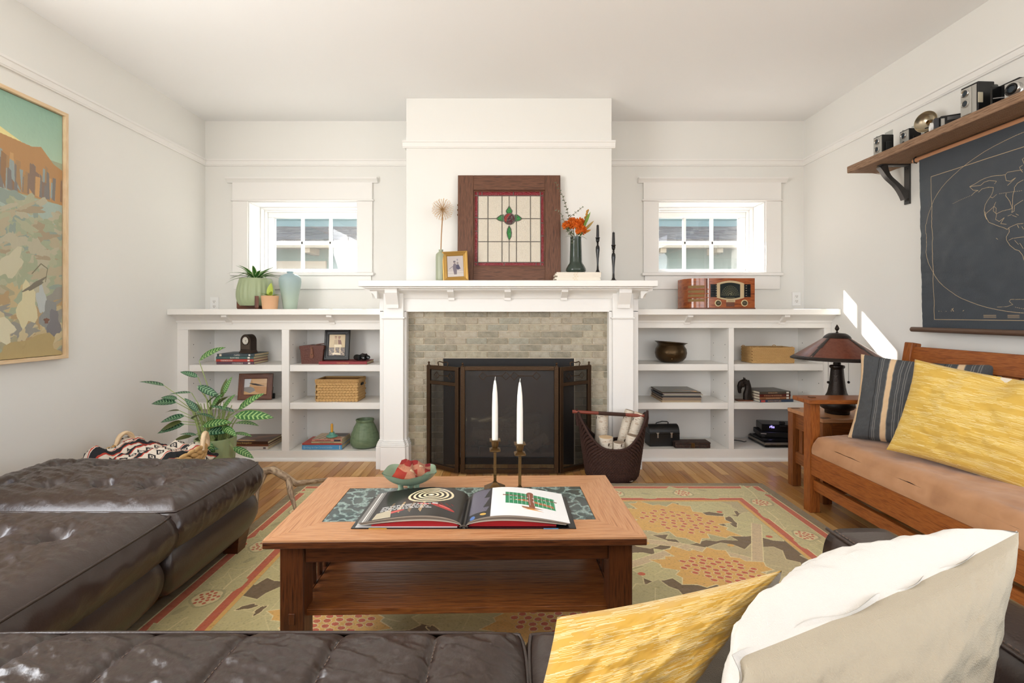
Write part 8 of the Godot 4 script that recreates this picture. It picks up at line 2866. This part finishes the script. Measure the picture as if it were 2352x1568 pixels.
	part("wind_knob", mb().ball(Vector3(0.048, 0.1, -0.075), Vector3(0.006, 0.01, 0.01), 10, 6), M.steel, bc)
	var kc := thing("folding_camera", "dark opened folding camera behind the silver one on the shelf", "camera", Vector3(2.34, st, -2.245), -PI / 2, "old cameras on the wall shelf")
	part("body", mb().bx(Vector3(-0.06, 0, -0.06), Vector3(0.035, 0.125, 0.0), 0.004), M.black, kc)
	part("bellows_frame", mb().bx(Vector3(-0.055, 0.004, 0.0), Vector3(-0.045, 0.12, 0.045), 0.002), M.black_gloss, kc)
	part("strut", mb().tube([Vector3(-0.045, 0.06, 0.04), Vector3(0.0, 0.05, 0.0)], 0.003, 6), M.steel, kc)
	var vc := thing("viewfinder_camera", "silver and cream viewfinder camera with a round lens at the right edge of the shelf", "camera", Vector3(2.275, st, -2.145), -PI / 2 + 0.12, "old cameras on the wall shelf")
	part("body", mb().bx(Vector3(-0.062, 0, -0.05), Vector3(0.075, 0.088, 0), 0.008), mat(hx("c9c6bb"), 0.35, 0.3), vc)
	part("face_plate", mb().bx(Vector3(-0.06, 0.004, -0.002), Vector3(0.03, 0.084, 0.003), 0.002), M.chrome, vc)
	eye.call(vc, -0.022, 0.047, 0.002, 0.03, M.chrome)
	eye.call(vc, -0.022, 0.047, 0.012, 0.021, M.black)
	part("viewfinder_window", mb().bx(Vector3(0.022, 0.056, 0.002), Vector3(0.046, 0.074, 0.006), 0.002), M.black_gloss, vc)

	# ---- painting on the left wall
	var p := thing("landscape_painting", "large landscape painting in a thin pale wood frame on the left wall", "painting", Vector3(WALL_L, 0.868, -2.27), PI / 2)
	var pw := 0.9
	var ph := 1.372
	frame_box(p, pw, ph, 0.019, 0.045, M.maple, [Vector2(0, 0), Vector2(0, 0.044), Vector2(0.001, 0.045), Vector2(0.018, 0.045), Vector2(0.019, 0.044), Vector2(0.019, 0)])
	var pi_ := sheet_of(700, 700, hx("a5ad92"))
	for k in 140:
		pi_.fill_rect(Rect2i(0, k, 700, 1), hx("93b8a4").lerp(hx("b2cdb4"), k / 140.0))
	# glow on the skyline, bluff, mist, meadow strokes
	fill(pi_, [Vector2(0, 60), Vector2(430, 96), Vector2(560, 128), Vector2(560, 140), Vector2(0, 130)], hx("ecdf9d"))
	fill(pi_, [Vector2(0, 90), Vector2(560, 120), Vector2(600, 112), Vector2(660, 150), Vector2(700, 160), Vector2(700, 262), Vector2(560, 258), Vector2(0, 240)], hx("b98f62"))
	var r := RandomNumberGenerator.new()
	r.seed = 31
	for k in 130:
		var x := r.randf() * 700
		var c: Color = [hx("9a7a5c"), hx("8e7a6c"), hx("a98a66"), hx("c9a070"), hx("84807c"), hx("9aa5a2")][r.randi() % 6]
		var yy := 118 + x * 0.06 + r.randf() * 60
		fill(pi_, [Vector2(x, yy), Vector2(x + 8 + r.randf() * 16, yy + r.randf() * 8), Vector2(x + 8 + r.randf() * 14, minf(yy + 60 + r.randf() * 80, 255)), Vector2(x - 3, minf(yy + 40 + r.randf() * 80, 252))], c)
	fill(pi_, [Vector2(0, 232), Vector2(300, 244), Vector2(560, 262), Vector2(700, 262), Vector2(700, 330), Vector2(420, 300), Vector2(0, 280)], hx("a9bab0"))
	for k in 420:
		var x := r.randf() * 720 - 10
		var yy := 270 + r.randf() * 420
		var f := (yy - 270) / 420.0
		var c: Color = [hx("a3aa8e"), hx("b0b296"), hx("a99a80"), hx("b9b49c"), hx("93a096"), hx("b5ab90")][r.randi() % 6]
		if f > 0.6:
			c = [hx("c2b088"), hx("a8a184"), hx("97958c"), hx("b39a74"), hx("c9bb96")][r.randi() % 5]
		disc(pi_, Vector2(x, yy), 12 + r.randf() * 46, 5 + r.randf() * 20, c, r.randf_range(-0.5, 0.3), 0.4)
	for q in [[470, 450, 60, 30, "c9c4a8", -0.5], [540, 560, 40, 60, "d6cda6", 0.2], [605, 545, 22, 44, "b9bfbd", -0.3], [640, 590, 40, 46, "8f918e", 0.0], [660, 610, 30, 40, "7f7d80", 0.1], [560, 690, 140, 46, "b5a172", 0.0], [430, 620, 60, 30, "d9d2b4", 0.2], [575, 500, 50, 8, "7d7768", -0.4], [625, 600, 12, 8, "7e5a4c", 0.0]]:
		disc(pi_, Vector2(q[0], q[1]), q[2], q[3], hx(q[4]), q[5], 0.35)
	stroke(pi_, [Vector2(560, 470), Vector2(600, 440), Vector2(630, 452), Vector2(620, 490)], 3, hx("7a745f"))
	var pm := pic(pi_, 0.6)
	bumpy(pm, noise_tex(0.06, [], 512, 4), 0.12)
	picture(p, pw - 0.044, ph - 0.044, 0.028, 0.022, pm, "canvas")
	part("shadow_gap", mb().bx(Vector3(-pw * 0.5 + 0.012, 0.012, 0.003), Vector3(pw * 0.5 - 0.012, ph - 0.012, 0.02), 0.0), mat(hx("4a3c2c"), 0.8), p)

func left_corner() -> void:
	# ---- tall plant in a ribbed pot
	var base := Vector3(-1.80, 0, -2.98)
	var pot := thing("ribbed_pot", "tall ribbed sage pot on the floor between the chaise and the bookcase", "pot", base)
	var pb := mb()
	pb.sheet(80, 6, func(a, b):
		var th: float = a * TAU
		var pr: float = 0.085 + 0.03 * b + 0.003 * cos(th * 18.0) * sin(PI * b * 0.9)
		return Vector3(cos(th) * pr, 0.001 + b * 0.35, sin(th) * pr)
	, 1.0, Vector2.ONE, true)
	pb.lathe([Vector2(0, 0.001), Vector2(0.085, 0.001)], 30)
	pb.lathe([Vector2(0.115, 0.351), Vector2(0.115, 0.358), Vector2(0.108, 0.358), Vector2(0.105, 0.3)], 40)
	part("body", pb, mat(hx("97a579"), 0.4), pot)
	part("soil", mb().lathe([Vector2(0.106, 0.325), Vector2(0, 0.33)], 20), mat(hx("1d1612"), 0.95), pot)
	var pl := thing("prayer_plant", "tall plant with herringbone-striped leaves in front of the left bookcase", "plant", base + Vector3(0, 0.33, 0))
	var a_ := leaf_print(hx("1f4a30"), hx("7fa07a"), hx("1c3c28"))
	var b_ := leaf_print(hx("2c5c2a"), hx("92b06c"), hx("7f9440"))
	var under := mat(hx("4c5423"), 0.5)
	var stem := mat(hx("93a262"), 0.6)
	var r := RandomNumberGenerator.new()
	r.seed = 5
	# leaf seats taken from the photograph: sideways, height, depth, heading, length
	var seats := [[-0.30, 0.345, 0.02, Vector3(-1, 0.35, 0.2), 0.15, 0], [-0.09, 0.40, 0.03, Vector3(-1, 0.5, 0.2), 0.12, 0], [-0.08, 0.35, 0.05, Vector3(1, -0.35, 0.2), 0.17, 0], [-0.11, 0.31, 0.06, Vector3(-1, 0.05, 0.2), 0.13, 0], [-0.20, 0.27, 0.05, Vector3(-1, 0.3, 0.2), 0.11, 0], [-0.2, 0.25, 0.06, Vector3(-1, 0.12, 0.1), 0.17, 0], [0.0, 0.25, 0.08, Vector3(0.75, 0.75, 0.2), 0.15, 1], [0.03, 0.22, 0.09, Vector3(0.5, 0.85, 0.2), 0.13, 1], [0.10, 0.21, 0.10, Vector3(0.6, 0.8, 0.2), 0.14, 1], [0.17, 0.2, 0.09, Vector3(-0.85, 0.35, 0.2), 0.15, 0], [0.17, 0.205, 0.06, Vector3(0.75, 0.6, 0.1), 0.2, 1], [0.17, 0.18, 0.10, Vector3(1, 0.05, 0.1), 0.25, 1], [0.16, 0.13, 0.08, Vector3(1, 0.15, 0.05), 0.16, 1], [-0.02, 0.12, 0.10, Vector3(1, 0.25, 0.2), 0.2, 1], [0.0, 0.08, 0.10, Vector3(1, 0.18, 0.2), 0.2, 0], [-0.06, 0.06, 0.09, Vector3(-0.9, 0.3, 0.2), 0.1, 0], [-0.1, 0.05, 0.07, Vector3(-1, -0.05, 0.2), 0.12, 2], [-0.15, 0.12, 0.06, Vector3(-1, -0.25, 0.2), 0.17, 0], [0.05, 0.04, 0.09, Vector3(0.55, 0.8, 0.2), 0.14, 1], [0.03, 0.03, 0.11, Vector3(0.3, -0.95, 0.3), 0.15, 1], [-0.02, -0.02, 0.1, Vector3(0.9, 0.2, 0.3), 0.12, 0], [0.05, 0.27, 0.02, Vector3(0.15, 1, 0), 0.13, 2], [-0.01, 0.2, 0.06, Vector3(0.7, 0.7, 0), 0.15, 2], [-0.13, 0.25, 0.04, Vector3(0.8, -0.5, 0.1), 0.1, 2], [-0.19, 0.2, 0.05, Vector3(-1, 0.1, 0), 0.1, 2], [-0.15, 0.17, 0.06, Vector3(-1, -0.15, 0.1), 0.16, 0], [-0.16, 0.14, 0.07, Vector3(-1, -0.3, 0.1), 0.17, 2], [0.15, 0.07, 0.08, Vector3(1, 0.02, 0.1), 0.13, 1], [0.14, -0.02, 0.06, Vector3(1, -0.35, 0.1), 0.15, 1], [-0.09, 0.5, 0.02, Vector3(0.8, 0.6, 0.1), 0.19, 1], [-0.12, -0.02, 0.06, Vector3(-0.85, -0.5, 0.2), 0.14, 0], [-0.09, -0.06, 0.08, Vector3(-0.9, -0.25, 0.2), 0.1, 2], [0.08, 0.3, 0.05, Vector3(0.3, 0.95, 0.0), 0.12, 1], [0.06, 0.16, 0.1, Vector3(-0.6, 0.5, 0.4), 0.12, 0], [-0.05, 0.2, 0.09, Vector3(-0.4, 0.8, 0.4), 0.12, 0], [0.1, 0.12, 0.1, Vector3(0.8, -0.3, 0.4), 0.14, 1], [-0.08, 0.16, 0.1, Vector3(0.6, 0.4, 0.4), 0.13, 0]]
	for k in seats.size():
		var q: Array = seats[k]
		var p := Vector3(q[0], q[1], q[2])
		var foot := Vector3(clampf(q[0] * 0.3, -0.06, 0.06) + r.randf_range(-0.03, 0.03), -0.01, r.randf_range(-0.05, 0.06))
		var midp := foot.lerp(p, 0.55) + Vector3(-q[0] * 0.18, 0.05, 0)
		var sm := part("stalk", mb().tube([foot, foot.lerp(midp, 0.5), midp, p], [0.0042, 0.0036, 0.003, 0.002], 5), stem, pl)
		var wd: float = q[4] * (0.30 if q[5] < 2 else 0.26)
		part("leaf", mb().leaf(p, q[3], Vector3(0, 0.75, 0.65) if k % 3 else Vector3(0.1, 0.95, 0.2), q[4], wd, 0.12 + r.randf() * 0.3, 8, 0.2), [a_, b_, under][q[5]], sm)
	for k in 26:
		var an := r.randf() * TAU
		var f := Vector3(cos(an), 0, sin(an)) * (0.02 + r.randf() * 0.05)
		part("stalk", mb().tube([f, f * 1.4 + Vector3(0, 0.09, 0), f * 2.2 + Vector3(0, 0.15 + r.randf() * 0.08, 0)], [0.0044, 0.0038, 0.0025], 5), stem, pl)

	# ---- floor basket with a blanket
	var bk := thing("blanket_basket", "round woven basket with two loop handles on the floor behind the chaise", "basket", Vector3(-1.935, 0, -2.66))
	var bm := mb()
	var inner := mb()
	var rim_y := func(th: float) -> float: return 0.335 + 0.055 * pow(absf(cos(th)), 4.0)
	inner.sheet(48, 4, func(a, b):
		var th: float = a * TAU
		return Vector3(cos(th) * 0.232, lerpf(0.004, rim_y.call(th) - 0.008, b), sin(th) * 0.21)
	, 1.0, Vector2.ONE, true)
	inner.lathe([Vector2(0, 0.006), Vector2(0.21, 0.004)], 30)
	part("lining", inner, M.cane_dark, bk)
	for row in 16:
		var n := 34
		for j in n:
			var th := TAU * (j + (0.5 if row % 2 else 0.0)) / n
			var y: float = (row + 0.5) / 16.0 * rim_y.call(th)
			bm.tr = Transform3D(Basis(Vector3.UP, -th + PI / 2) * Basis(Vector3(0, 0, 1), 0.3 if row % 2 else -0.3), Vector3(cos(th) * 0.24, y, sin(th) * 0.218))
			bm.uo = Vector2(rng.randf() * 5, rng.randf() * 5)
			bm.ball(Vector3.ZERO, Vector3(0.03, 0.0135, 0.009), 8, 5)
	part("woven_sides", bm, M.cane, bk)
	for s in [-1, 1]:
		var path := []
		for k in 17:
			var a := PI * k / 16
			path.append(Vector3(s * 0.236, 0.36 + sin(a) * 0.085, -cos(a) * 0.05))
		var hb := mb().tube(path, 0.011, 8)
		for k in 34:
			var a := PI * (k + 0.5) / 34
			var c := Vector3(s * 0.236, 0.36 + sin(a) * 0.085, -cos(a) * 0.05)
			hb.tr = Transform3D(Basis(Vector3.RIGHT, -a + PI / 2) , c)
			hb.lathe([Vector2(0.0115, -0.004), Vector2(0.0135, 0), Vector2(0.0115, 0.004)], 8)
		hb.tr = Transform3D()
		part("handle", hb, M.maple, bk).rotation.y = s * 0.3
	var im := sheet_of(512, 512, hx("d9cdbd"))
	for k in 4:
		var x := k * 128
		im.fill_rect(Rect2i(x, 0, 34, 512), hx("232427"))
		im.fill_rect(Rect2i(x + 34, 0, 8, 512), hx("b8402f"))
		im.fill_rect(Rect2i(x + 118, 0, 6, 512), hx("b8402f"))
		for j in 12:
			var c := Vector2(x + 80, j * 43 + 20)
			fill(im, [c + Vector2(-26, 0), c + Vector2(0, -19), c + Vector2(26, 0), c + Vector2(0, 19)], hx("1f1f22"))
			fill(im, [c + Vector2(-15, 0), c + Vector2(0, -11), c + Vector2(15, 0), c + Vector2(0, 11)], hx("d9cdbd"))
			fill(im, [c + Vector2(-7, 0), c + Vector2(0, -5), c + Vector2(7, 0), c + Vector2(0, 5)], hx("1f1f22"))
	var bl := mb()
	var nz := FastNoiseLite.new()
	nz.frequency = 1.0
	for sd in [1.0, -1.0]:
		bl.sheet(60, 40, func(a, b):
			var x: float = lerpf(-0.275, 0.25, a)
			var z: float = lerpf(-0.16, 0.225, b)
			var e: float = clampf(minf(minf(a, 1 - a) * 6.0, minf(b, 1 - b) * 5.0), 0.0, 1.0)
			var fold := absf(fposmod(x * 7.0 + z * 3.0 + 0.4 * nz.get_noise_2d(x * 3.0, z * 3.0), 1.0) - 0.5)
			var y: float = 0.352 + 0.10 * fold * (1.0 - a * 0.7) + 0.05 * nz.get_noise_2d(x * 5.0, z * 5.0) + 0.03 * (1.0 - a) - (1.0 - e) * 0.05
			if z > 0.19:
				y -= (z - 0.19) * 3.2
			return Vector3(x, y + sd * 0.002, z)
		, -sd)
	for k in bl.t.size():
		bl.t[k] = Vector2(bl.t[k].x * 1.3 + bl.t[k].y * 0.35, bl.t[k].y * 0.8)
	var bmat := pic(im, 0.95)
	bmat.texture_repeat = true
	bumpy(bmat, noise_tex(0.2, [], 256, 2), 0.15)
	solo("folded_blanket", bl, bmat, "red, cream and charcoal diamond-patterned wool blanket in the floor basket", "blanket", Vector3(-1.935, 0, -2.66))

	# ---- shed antler on the floor
	var an := thing("deer_antler", "pale brown shed antler on the floor beside the far end of the chaise", "antler", Vector3(-1.3, 0, -2.62))
	var am := mat(Color.WHITE, 0.55)
	am.albedo_texture = noise_tex(0.02, [hx("6a543f"), hx("9a8267"), hx("c0ab8e")], 256, 4, FastNoiseLite.TYPE_SIMPLEX_SMOOTH, 99)
	am.uv1_scale = Vector3(4, 12, 1)
	part("beam", mb().tube([Vector3(-0.28, 0.10, -0.22), Vector3(-0.16, 0.19, -0.2), Vector3(-0.05, 0.22, -0.16), Vector3(0.03, 0.2, -0.12), Vector3(0.10, 0.155, -0.12), Vector3(0.17, 0.14, -0.2), Vector3(0.25, 0.115, -0.32), Vector3(0.315, 0.075, -0.44)], [0.02, 0.022, 0.022, 0.021, 0.018, 0.014, 0.009, 0.002], 10), am, an)
	part("tine", mb().tube([Vector3(0.06, 0.18, -0.12), Vector3(0.095, 0.13, -0.06), Vector3(0.135, 0.07, -0.02), Vector3(0.165, 0.008, 0.02)], [0.019, 0.016, 0.010, 0.002], 10), am, an)
	part("tine", mb().tube([Vector3(-0.1, 0.205, -0.18), Vector3(-0.11, 0.12, -0.1), Vector3(-0.09, 0.01, -0.06)], [0.016, 0.012, 0.003], 10), am, an)
	part("tine", mb().tube([Vector3(-0.22, 0.15, -0.21), Vector3(-0.26, 0.08, -0.28), Vector3(-0.25, 0.006, -0.33)], [0.018, 0.013, 0.004], 10), am, an)

	# ---- firewood basket by the hearth
	var fb := thing("firewood_basket", "deep dark brown woven basket with a red wooden handle holding birch logs", "basket", Vector3(0.705, 0, -3.27), -0.08)
	var top := func(th: float) -> float: return 0.235 + 0.215 * pow(absf(cos(th)), 3.0)
	var w := mb()
	var rad := func(th: float, y: float) -> Vector2:
		var k: float = lerpf(0.165, 0.225, pow(clampf(y / 0.42, 0, 1), 0.8))
		if y < 0.05:
			k -= 0.035 * pow(1.0 - y / 0.05, 2.0)
		return Vector2(cos(th) * k, sin(th) * k * 0.74)
	for row in 25:
		var n := 74
		for j in n:
			var th := TAU * (j + (0.5 if row % 2 else 0.0)) / n
			var y: float = (row + 0.5) / 25.0 * top.call(th)
			var q: Vector2 = rad.call(th, y)
			w.tr = Transform3D(Basis(Vector3.UP, -th + PI / 2) * Basis(Vector3(0, 0, 1), rng.randf_range(0.2, 0.5)), Vector3(q.x, y, q.y))
			w.ball(Vector3.ZERO, Vector3(0.0105, 0.0085 + 0.003 * absf(cos(th)), 0.0062), 6, 4)
	part("woven_sides", w, M.seagrass, fb)
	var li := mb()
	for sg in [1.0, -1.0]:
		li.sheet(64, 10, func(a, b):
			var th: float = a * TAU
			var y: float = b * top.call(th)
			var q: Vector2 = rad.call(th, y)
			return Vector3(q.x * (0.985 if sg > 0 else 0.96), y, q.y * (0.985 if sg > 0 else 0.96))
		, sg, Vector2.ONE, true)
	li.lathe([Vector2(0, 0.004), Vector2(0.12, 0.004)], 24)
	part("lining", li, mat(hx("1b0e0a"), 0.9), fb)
	var rimp := []
	for k in 81:
		var th := TAU * k / 80
		var q: Vector2 = rad.call(th, top.call(th))
		rimp.append(Vector3(q.x, top.call(th), q.y))
	part("rim", mb().tube(rimp, 0.0085, 7, false), M.seagrass, fb)
	for s in [-1, 1]:
		part("handle_post", mb().tube([Vector3(s * 0.222, 0.36, 0), Vector3(s * 0.232, 0.42, 0), Vector3(s * 0.236, 0.475 if s < 0 else 0.468, 0)], [0.016, 0.014, 0.007], 8), M.seagrass, fb)
	part("handle", mb().tube([Vector3(-0.265, 0.452, 0), Vector3(0.235, 0.43, 0)], 0.0115, 12), wood(hx("5a2318"), hx("7a3424"), hx("8a4230"), 0.45, 2.0, 12.0, 61), fb)
	part("handle_wrap", mb().tube([Vector3(-0.09, 0.4445, 0), Vector3(0.09, 0.4365, 0)], 0.0128, 12), bumpy(mat(hx("43291d"), 0.8), noise_tex(0.2, [], 128, 2), 0.3, 20.0), fb)
	# birch logs
	var bi := sheet_of(256, 256, hx("d9cdbb"))
	var r2 := RandomNumberGenerator.new()
	r2.seed = 8
	for k in 170:
		var c: Color = [hx("b8a48c"), hx("8a7663"), hx("e6dccd"), hx("c9a98a"), hx("a3907a")][r2.randi() % 5]
		bi.fill_rect(Rect2i(r2.randi() % 256, r2.randi() % 256, 2, 5 + r2.randi() % 22), c)
	for k in 7:
		disc(bi, Vector2(r2.randi() % 256, r2.randi() % 256), 9, 5, hx("4a3628"), 0.3)
	var birch := pic(bi, 0.75)
	birch.texture_repeat = true
	birch.uv1_scale = Vector3(3.2, 10, 1)
	var ends := mat(hx("cdb089"), 0.8)
	var ends2 := mat(hx("94806c"), 0.85)
	for q in [[Vector3(-0.085, 0.01, -0.04), Vector3(-0.055, 0.435, -0.07), 0.042, 0, "tallest at the back left of the firewood basket"], [Vector3(0.02, 0.02, -0.06), Vector3(0.135, 0.45, -0.085), 0.033, 1, "slanting in the middle of the firewood basket, with a dark knot"], [Vector3(0.07, 0.02, 0.0), Vector3(0.195, 0.44, -0.03), 0.04, 0, "slanting at the right side of the firewood basket"], [Vector3(-0.05, 0.02, 0.055), Vector3(-0.048, 0.30, 0.065), 0.047, 0, "short upright log with a pale cut end at the front"], [Vector3(0.035, 0.02, 0.075), Vector3(0.035, 0.272, 0.085), 0.037, 1, "smallest upright log at the front centre"], [Vector3(0.09, 0.02, 0.05), Vector3(0.135, 0.31, 0.05), 0.046, 1, "short log with a grey slanted end at the front right"]]:
		var o := thing("birch_log", "birch log, " + q[4], "log", Vector3(0.705, 0, -3.27), -0.08, "birch logs in the firewood basket")
		var path := []
		for k in 7:
			path.append(q[0].lerp(q[1], k / 6.0))
		part("bark", mb().tube(path, q[2], 18), birch, o)
		var d: Vector3 = (q[1] - q[0]).normalized()
		part("cut_end", mb().tube([q[1] - d * 0.002, q[1] + d * 0.001], q[2] * 0.93, 18), [ends, ends2][q[3]], o)

# a soft cushion hung between four corners (top left, top right, bottom right, bottom left); each face swells along its own direction
func soft_pillow(o: Node3D, c: Array, swell_a: Vector3, swell_b: Vector3, front: Material, back: Material, sd: int, pinch := 0.07, crease := 1.0, frill := 0.0) -> void:
	var f := FastNoiseLite.new()
	f.seed = sd
	f.frequency = 1.0
	var mid := func(a: float, b: float) -> Vector3:
		var x := a * 2 - 1
		var y := b * 2 - 1
		x *= lerpf(1.0, 1.0 - pinch * (1.0 - y * y), absf(x))
		y *= lerpf(1.0, 1.0 - pinch * (1.0 - x * x), absf(y))
		var p: Vector3 = c[3].lerp(c[2], x * 0.5 + 0.5)
		return p.lerp(c[0].lerp(c[1], x * 0.5 + 0.5), y * 0.5 + 0.5)
	var nn: Vector3 = (c[1] - c[0]).cross(c[0] - c[3]).normalized()
	for s in 2:
		var d: Vector3 = [swell_a, swell_b][s]
		var shape := func(a: float, b: float) -> Vector3:
			var x := a * 2 - 1
			var y := b * 2 - 1
			var e: float = pow(maxf((1.0 - x * x) * (1.0 - y * y), 0.0), 0.42)
			var p: Vector3 = mid.call(a, b)
			var k := 1.0 + crease * (0.16 * f.get_noise_2d(x * 1.6 + s * 9.0, y * 2.2) + 0.06 * f.get_noise_2d(x * 4.5 + y * 3.5, y * 3.0 - x * 2.0))
			return p + d * e * k + nn * crease * 0.007 * sqrt(e) * (1.0 - e) * f.get_noise_2d(atan2(y, x) * 14.0, s * 5.0)
		part(["front_cover", "back_cover"][s], mb().sheet(64, 64, shape, signf(nn.dot(d))), [front, back][s], o)
	if frill > 0.0:
		var m: Vector3 = (c[0] + c[1] + c[2] + c[3]) * 0.25
		var fr := mb()
		for side in [1.0, -1.0]:
			fr.sheet(200, 3, func(a, b):
				var k: float = fposmod(a, 1.0) * 4.0
				var e := int(k) % 4
				var r := k - int(k)
				var q: Vector2 = [Vector2(r, 0), Vector2(1, r), Vector2(1 - r, 1), Vector2(0, 1 - r)][e]
				var p: Vector3 = mid.call(q.x, q.y)
				var out: Vector3 = (p - m).normalized()
				return p - out * 0.008 + out * b * (frill + 0.004 * sin(a * 120.0)) + nn * (0.007 * b * sin(a * 95.0 + 2.0 * sin(a * 31.0)) + side * 0.0006)
			, side, Vector2.ONE, true)
		part("flange", fr, back, o)

func foreground_pillows() -> void:
	# leaning on the sofa back, just below the lens
	var ye := thing("throw_pillow", "yellow woven pillow with a cream back on the leather seat in the foreground", "pillow")
	var mu := mustard(hx("d2a544"), hx("dfc483"), 71)
	var cream := bumpy(mat(hx("cfc2ae"), 0.9), noise_tex(0.2, [], 256, 2), 0.08, 9.0)
	soft_pillow(ye, [Vector3(0.08, 0.625, -0.78), Vector3(0.482, 0.663, -0.85), Vector3(0.20, 0.50, -0.69), Vector3(-0.02, 0.445, -0.60)], Vector3(-0.01, 0.05, 0.075), Vector3(0.12, -0.07, -0.06), mu, cream, 17, 0.05, 1.3)
	var wh := thing("throw_pillow", "large white linen pillow with a ruffled seam and a flax back in the foreground", "pillow")
	var white := bumpy(mat(hx("dcd8d0"), 0.9), noise_tex(0.2, [], 256, 2), 0.06, 9.0)
	var flax := bumpy(mat(hx("b5aa95"), 0.92), noise_tex(0.2, [], 256, 2), 0.1, 9.0)
	soft_pillow(wh, [Vector3(0.30, 0.665, -0.63), Vector3(0.846, 0.753, -0.80), Vector3(0.50, 0.445, -0.60), Vector3(0.21, 0.445, -0.48)], Vector3(-0.01, 0.02, 0.09), Vector3(-0.02, 0.07, -0.13), flax, white, 23, 0.05, 1.0, 0.014)
	var gr := thing("throw_pillow", "dark sage green velvet pillow at the right edge of the foreground", "pillow")
	var vel := mat(hx("56604c"), 0.7)
	vel.rim_enabled = true
	vel.rim = 0.8
	pillow(gr, 0.46, 0.46, 0.18, vel, vel, 29, 0.07, 1.0)
	lean(gr, Vector3(0.80, 0.52, -0.52), Vector3(0.6, 0.0, -0.8), Vector3(0.45, 0.85, -0.3))
	var gy := thing("throw_pillow", "silvery grey pillow with dark piping on the chaise at the left edge", "pillow")
	var sil := mat(hx("8e8f94"), 0.55)
	pillow(gy, 0.42, 0.42, 0.14, sil, sil, 37, 0.07, 1.0)
	lean(gy, Vector3(-2.08, 0.56, -1.68), Vector3(0.35, -0.2, 0.9), Vector3(-0.5, 0.85, 0.1))
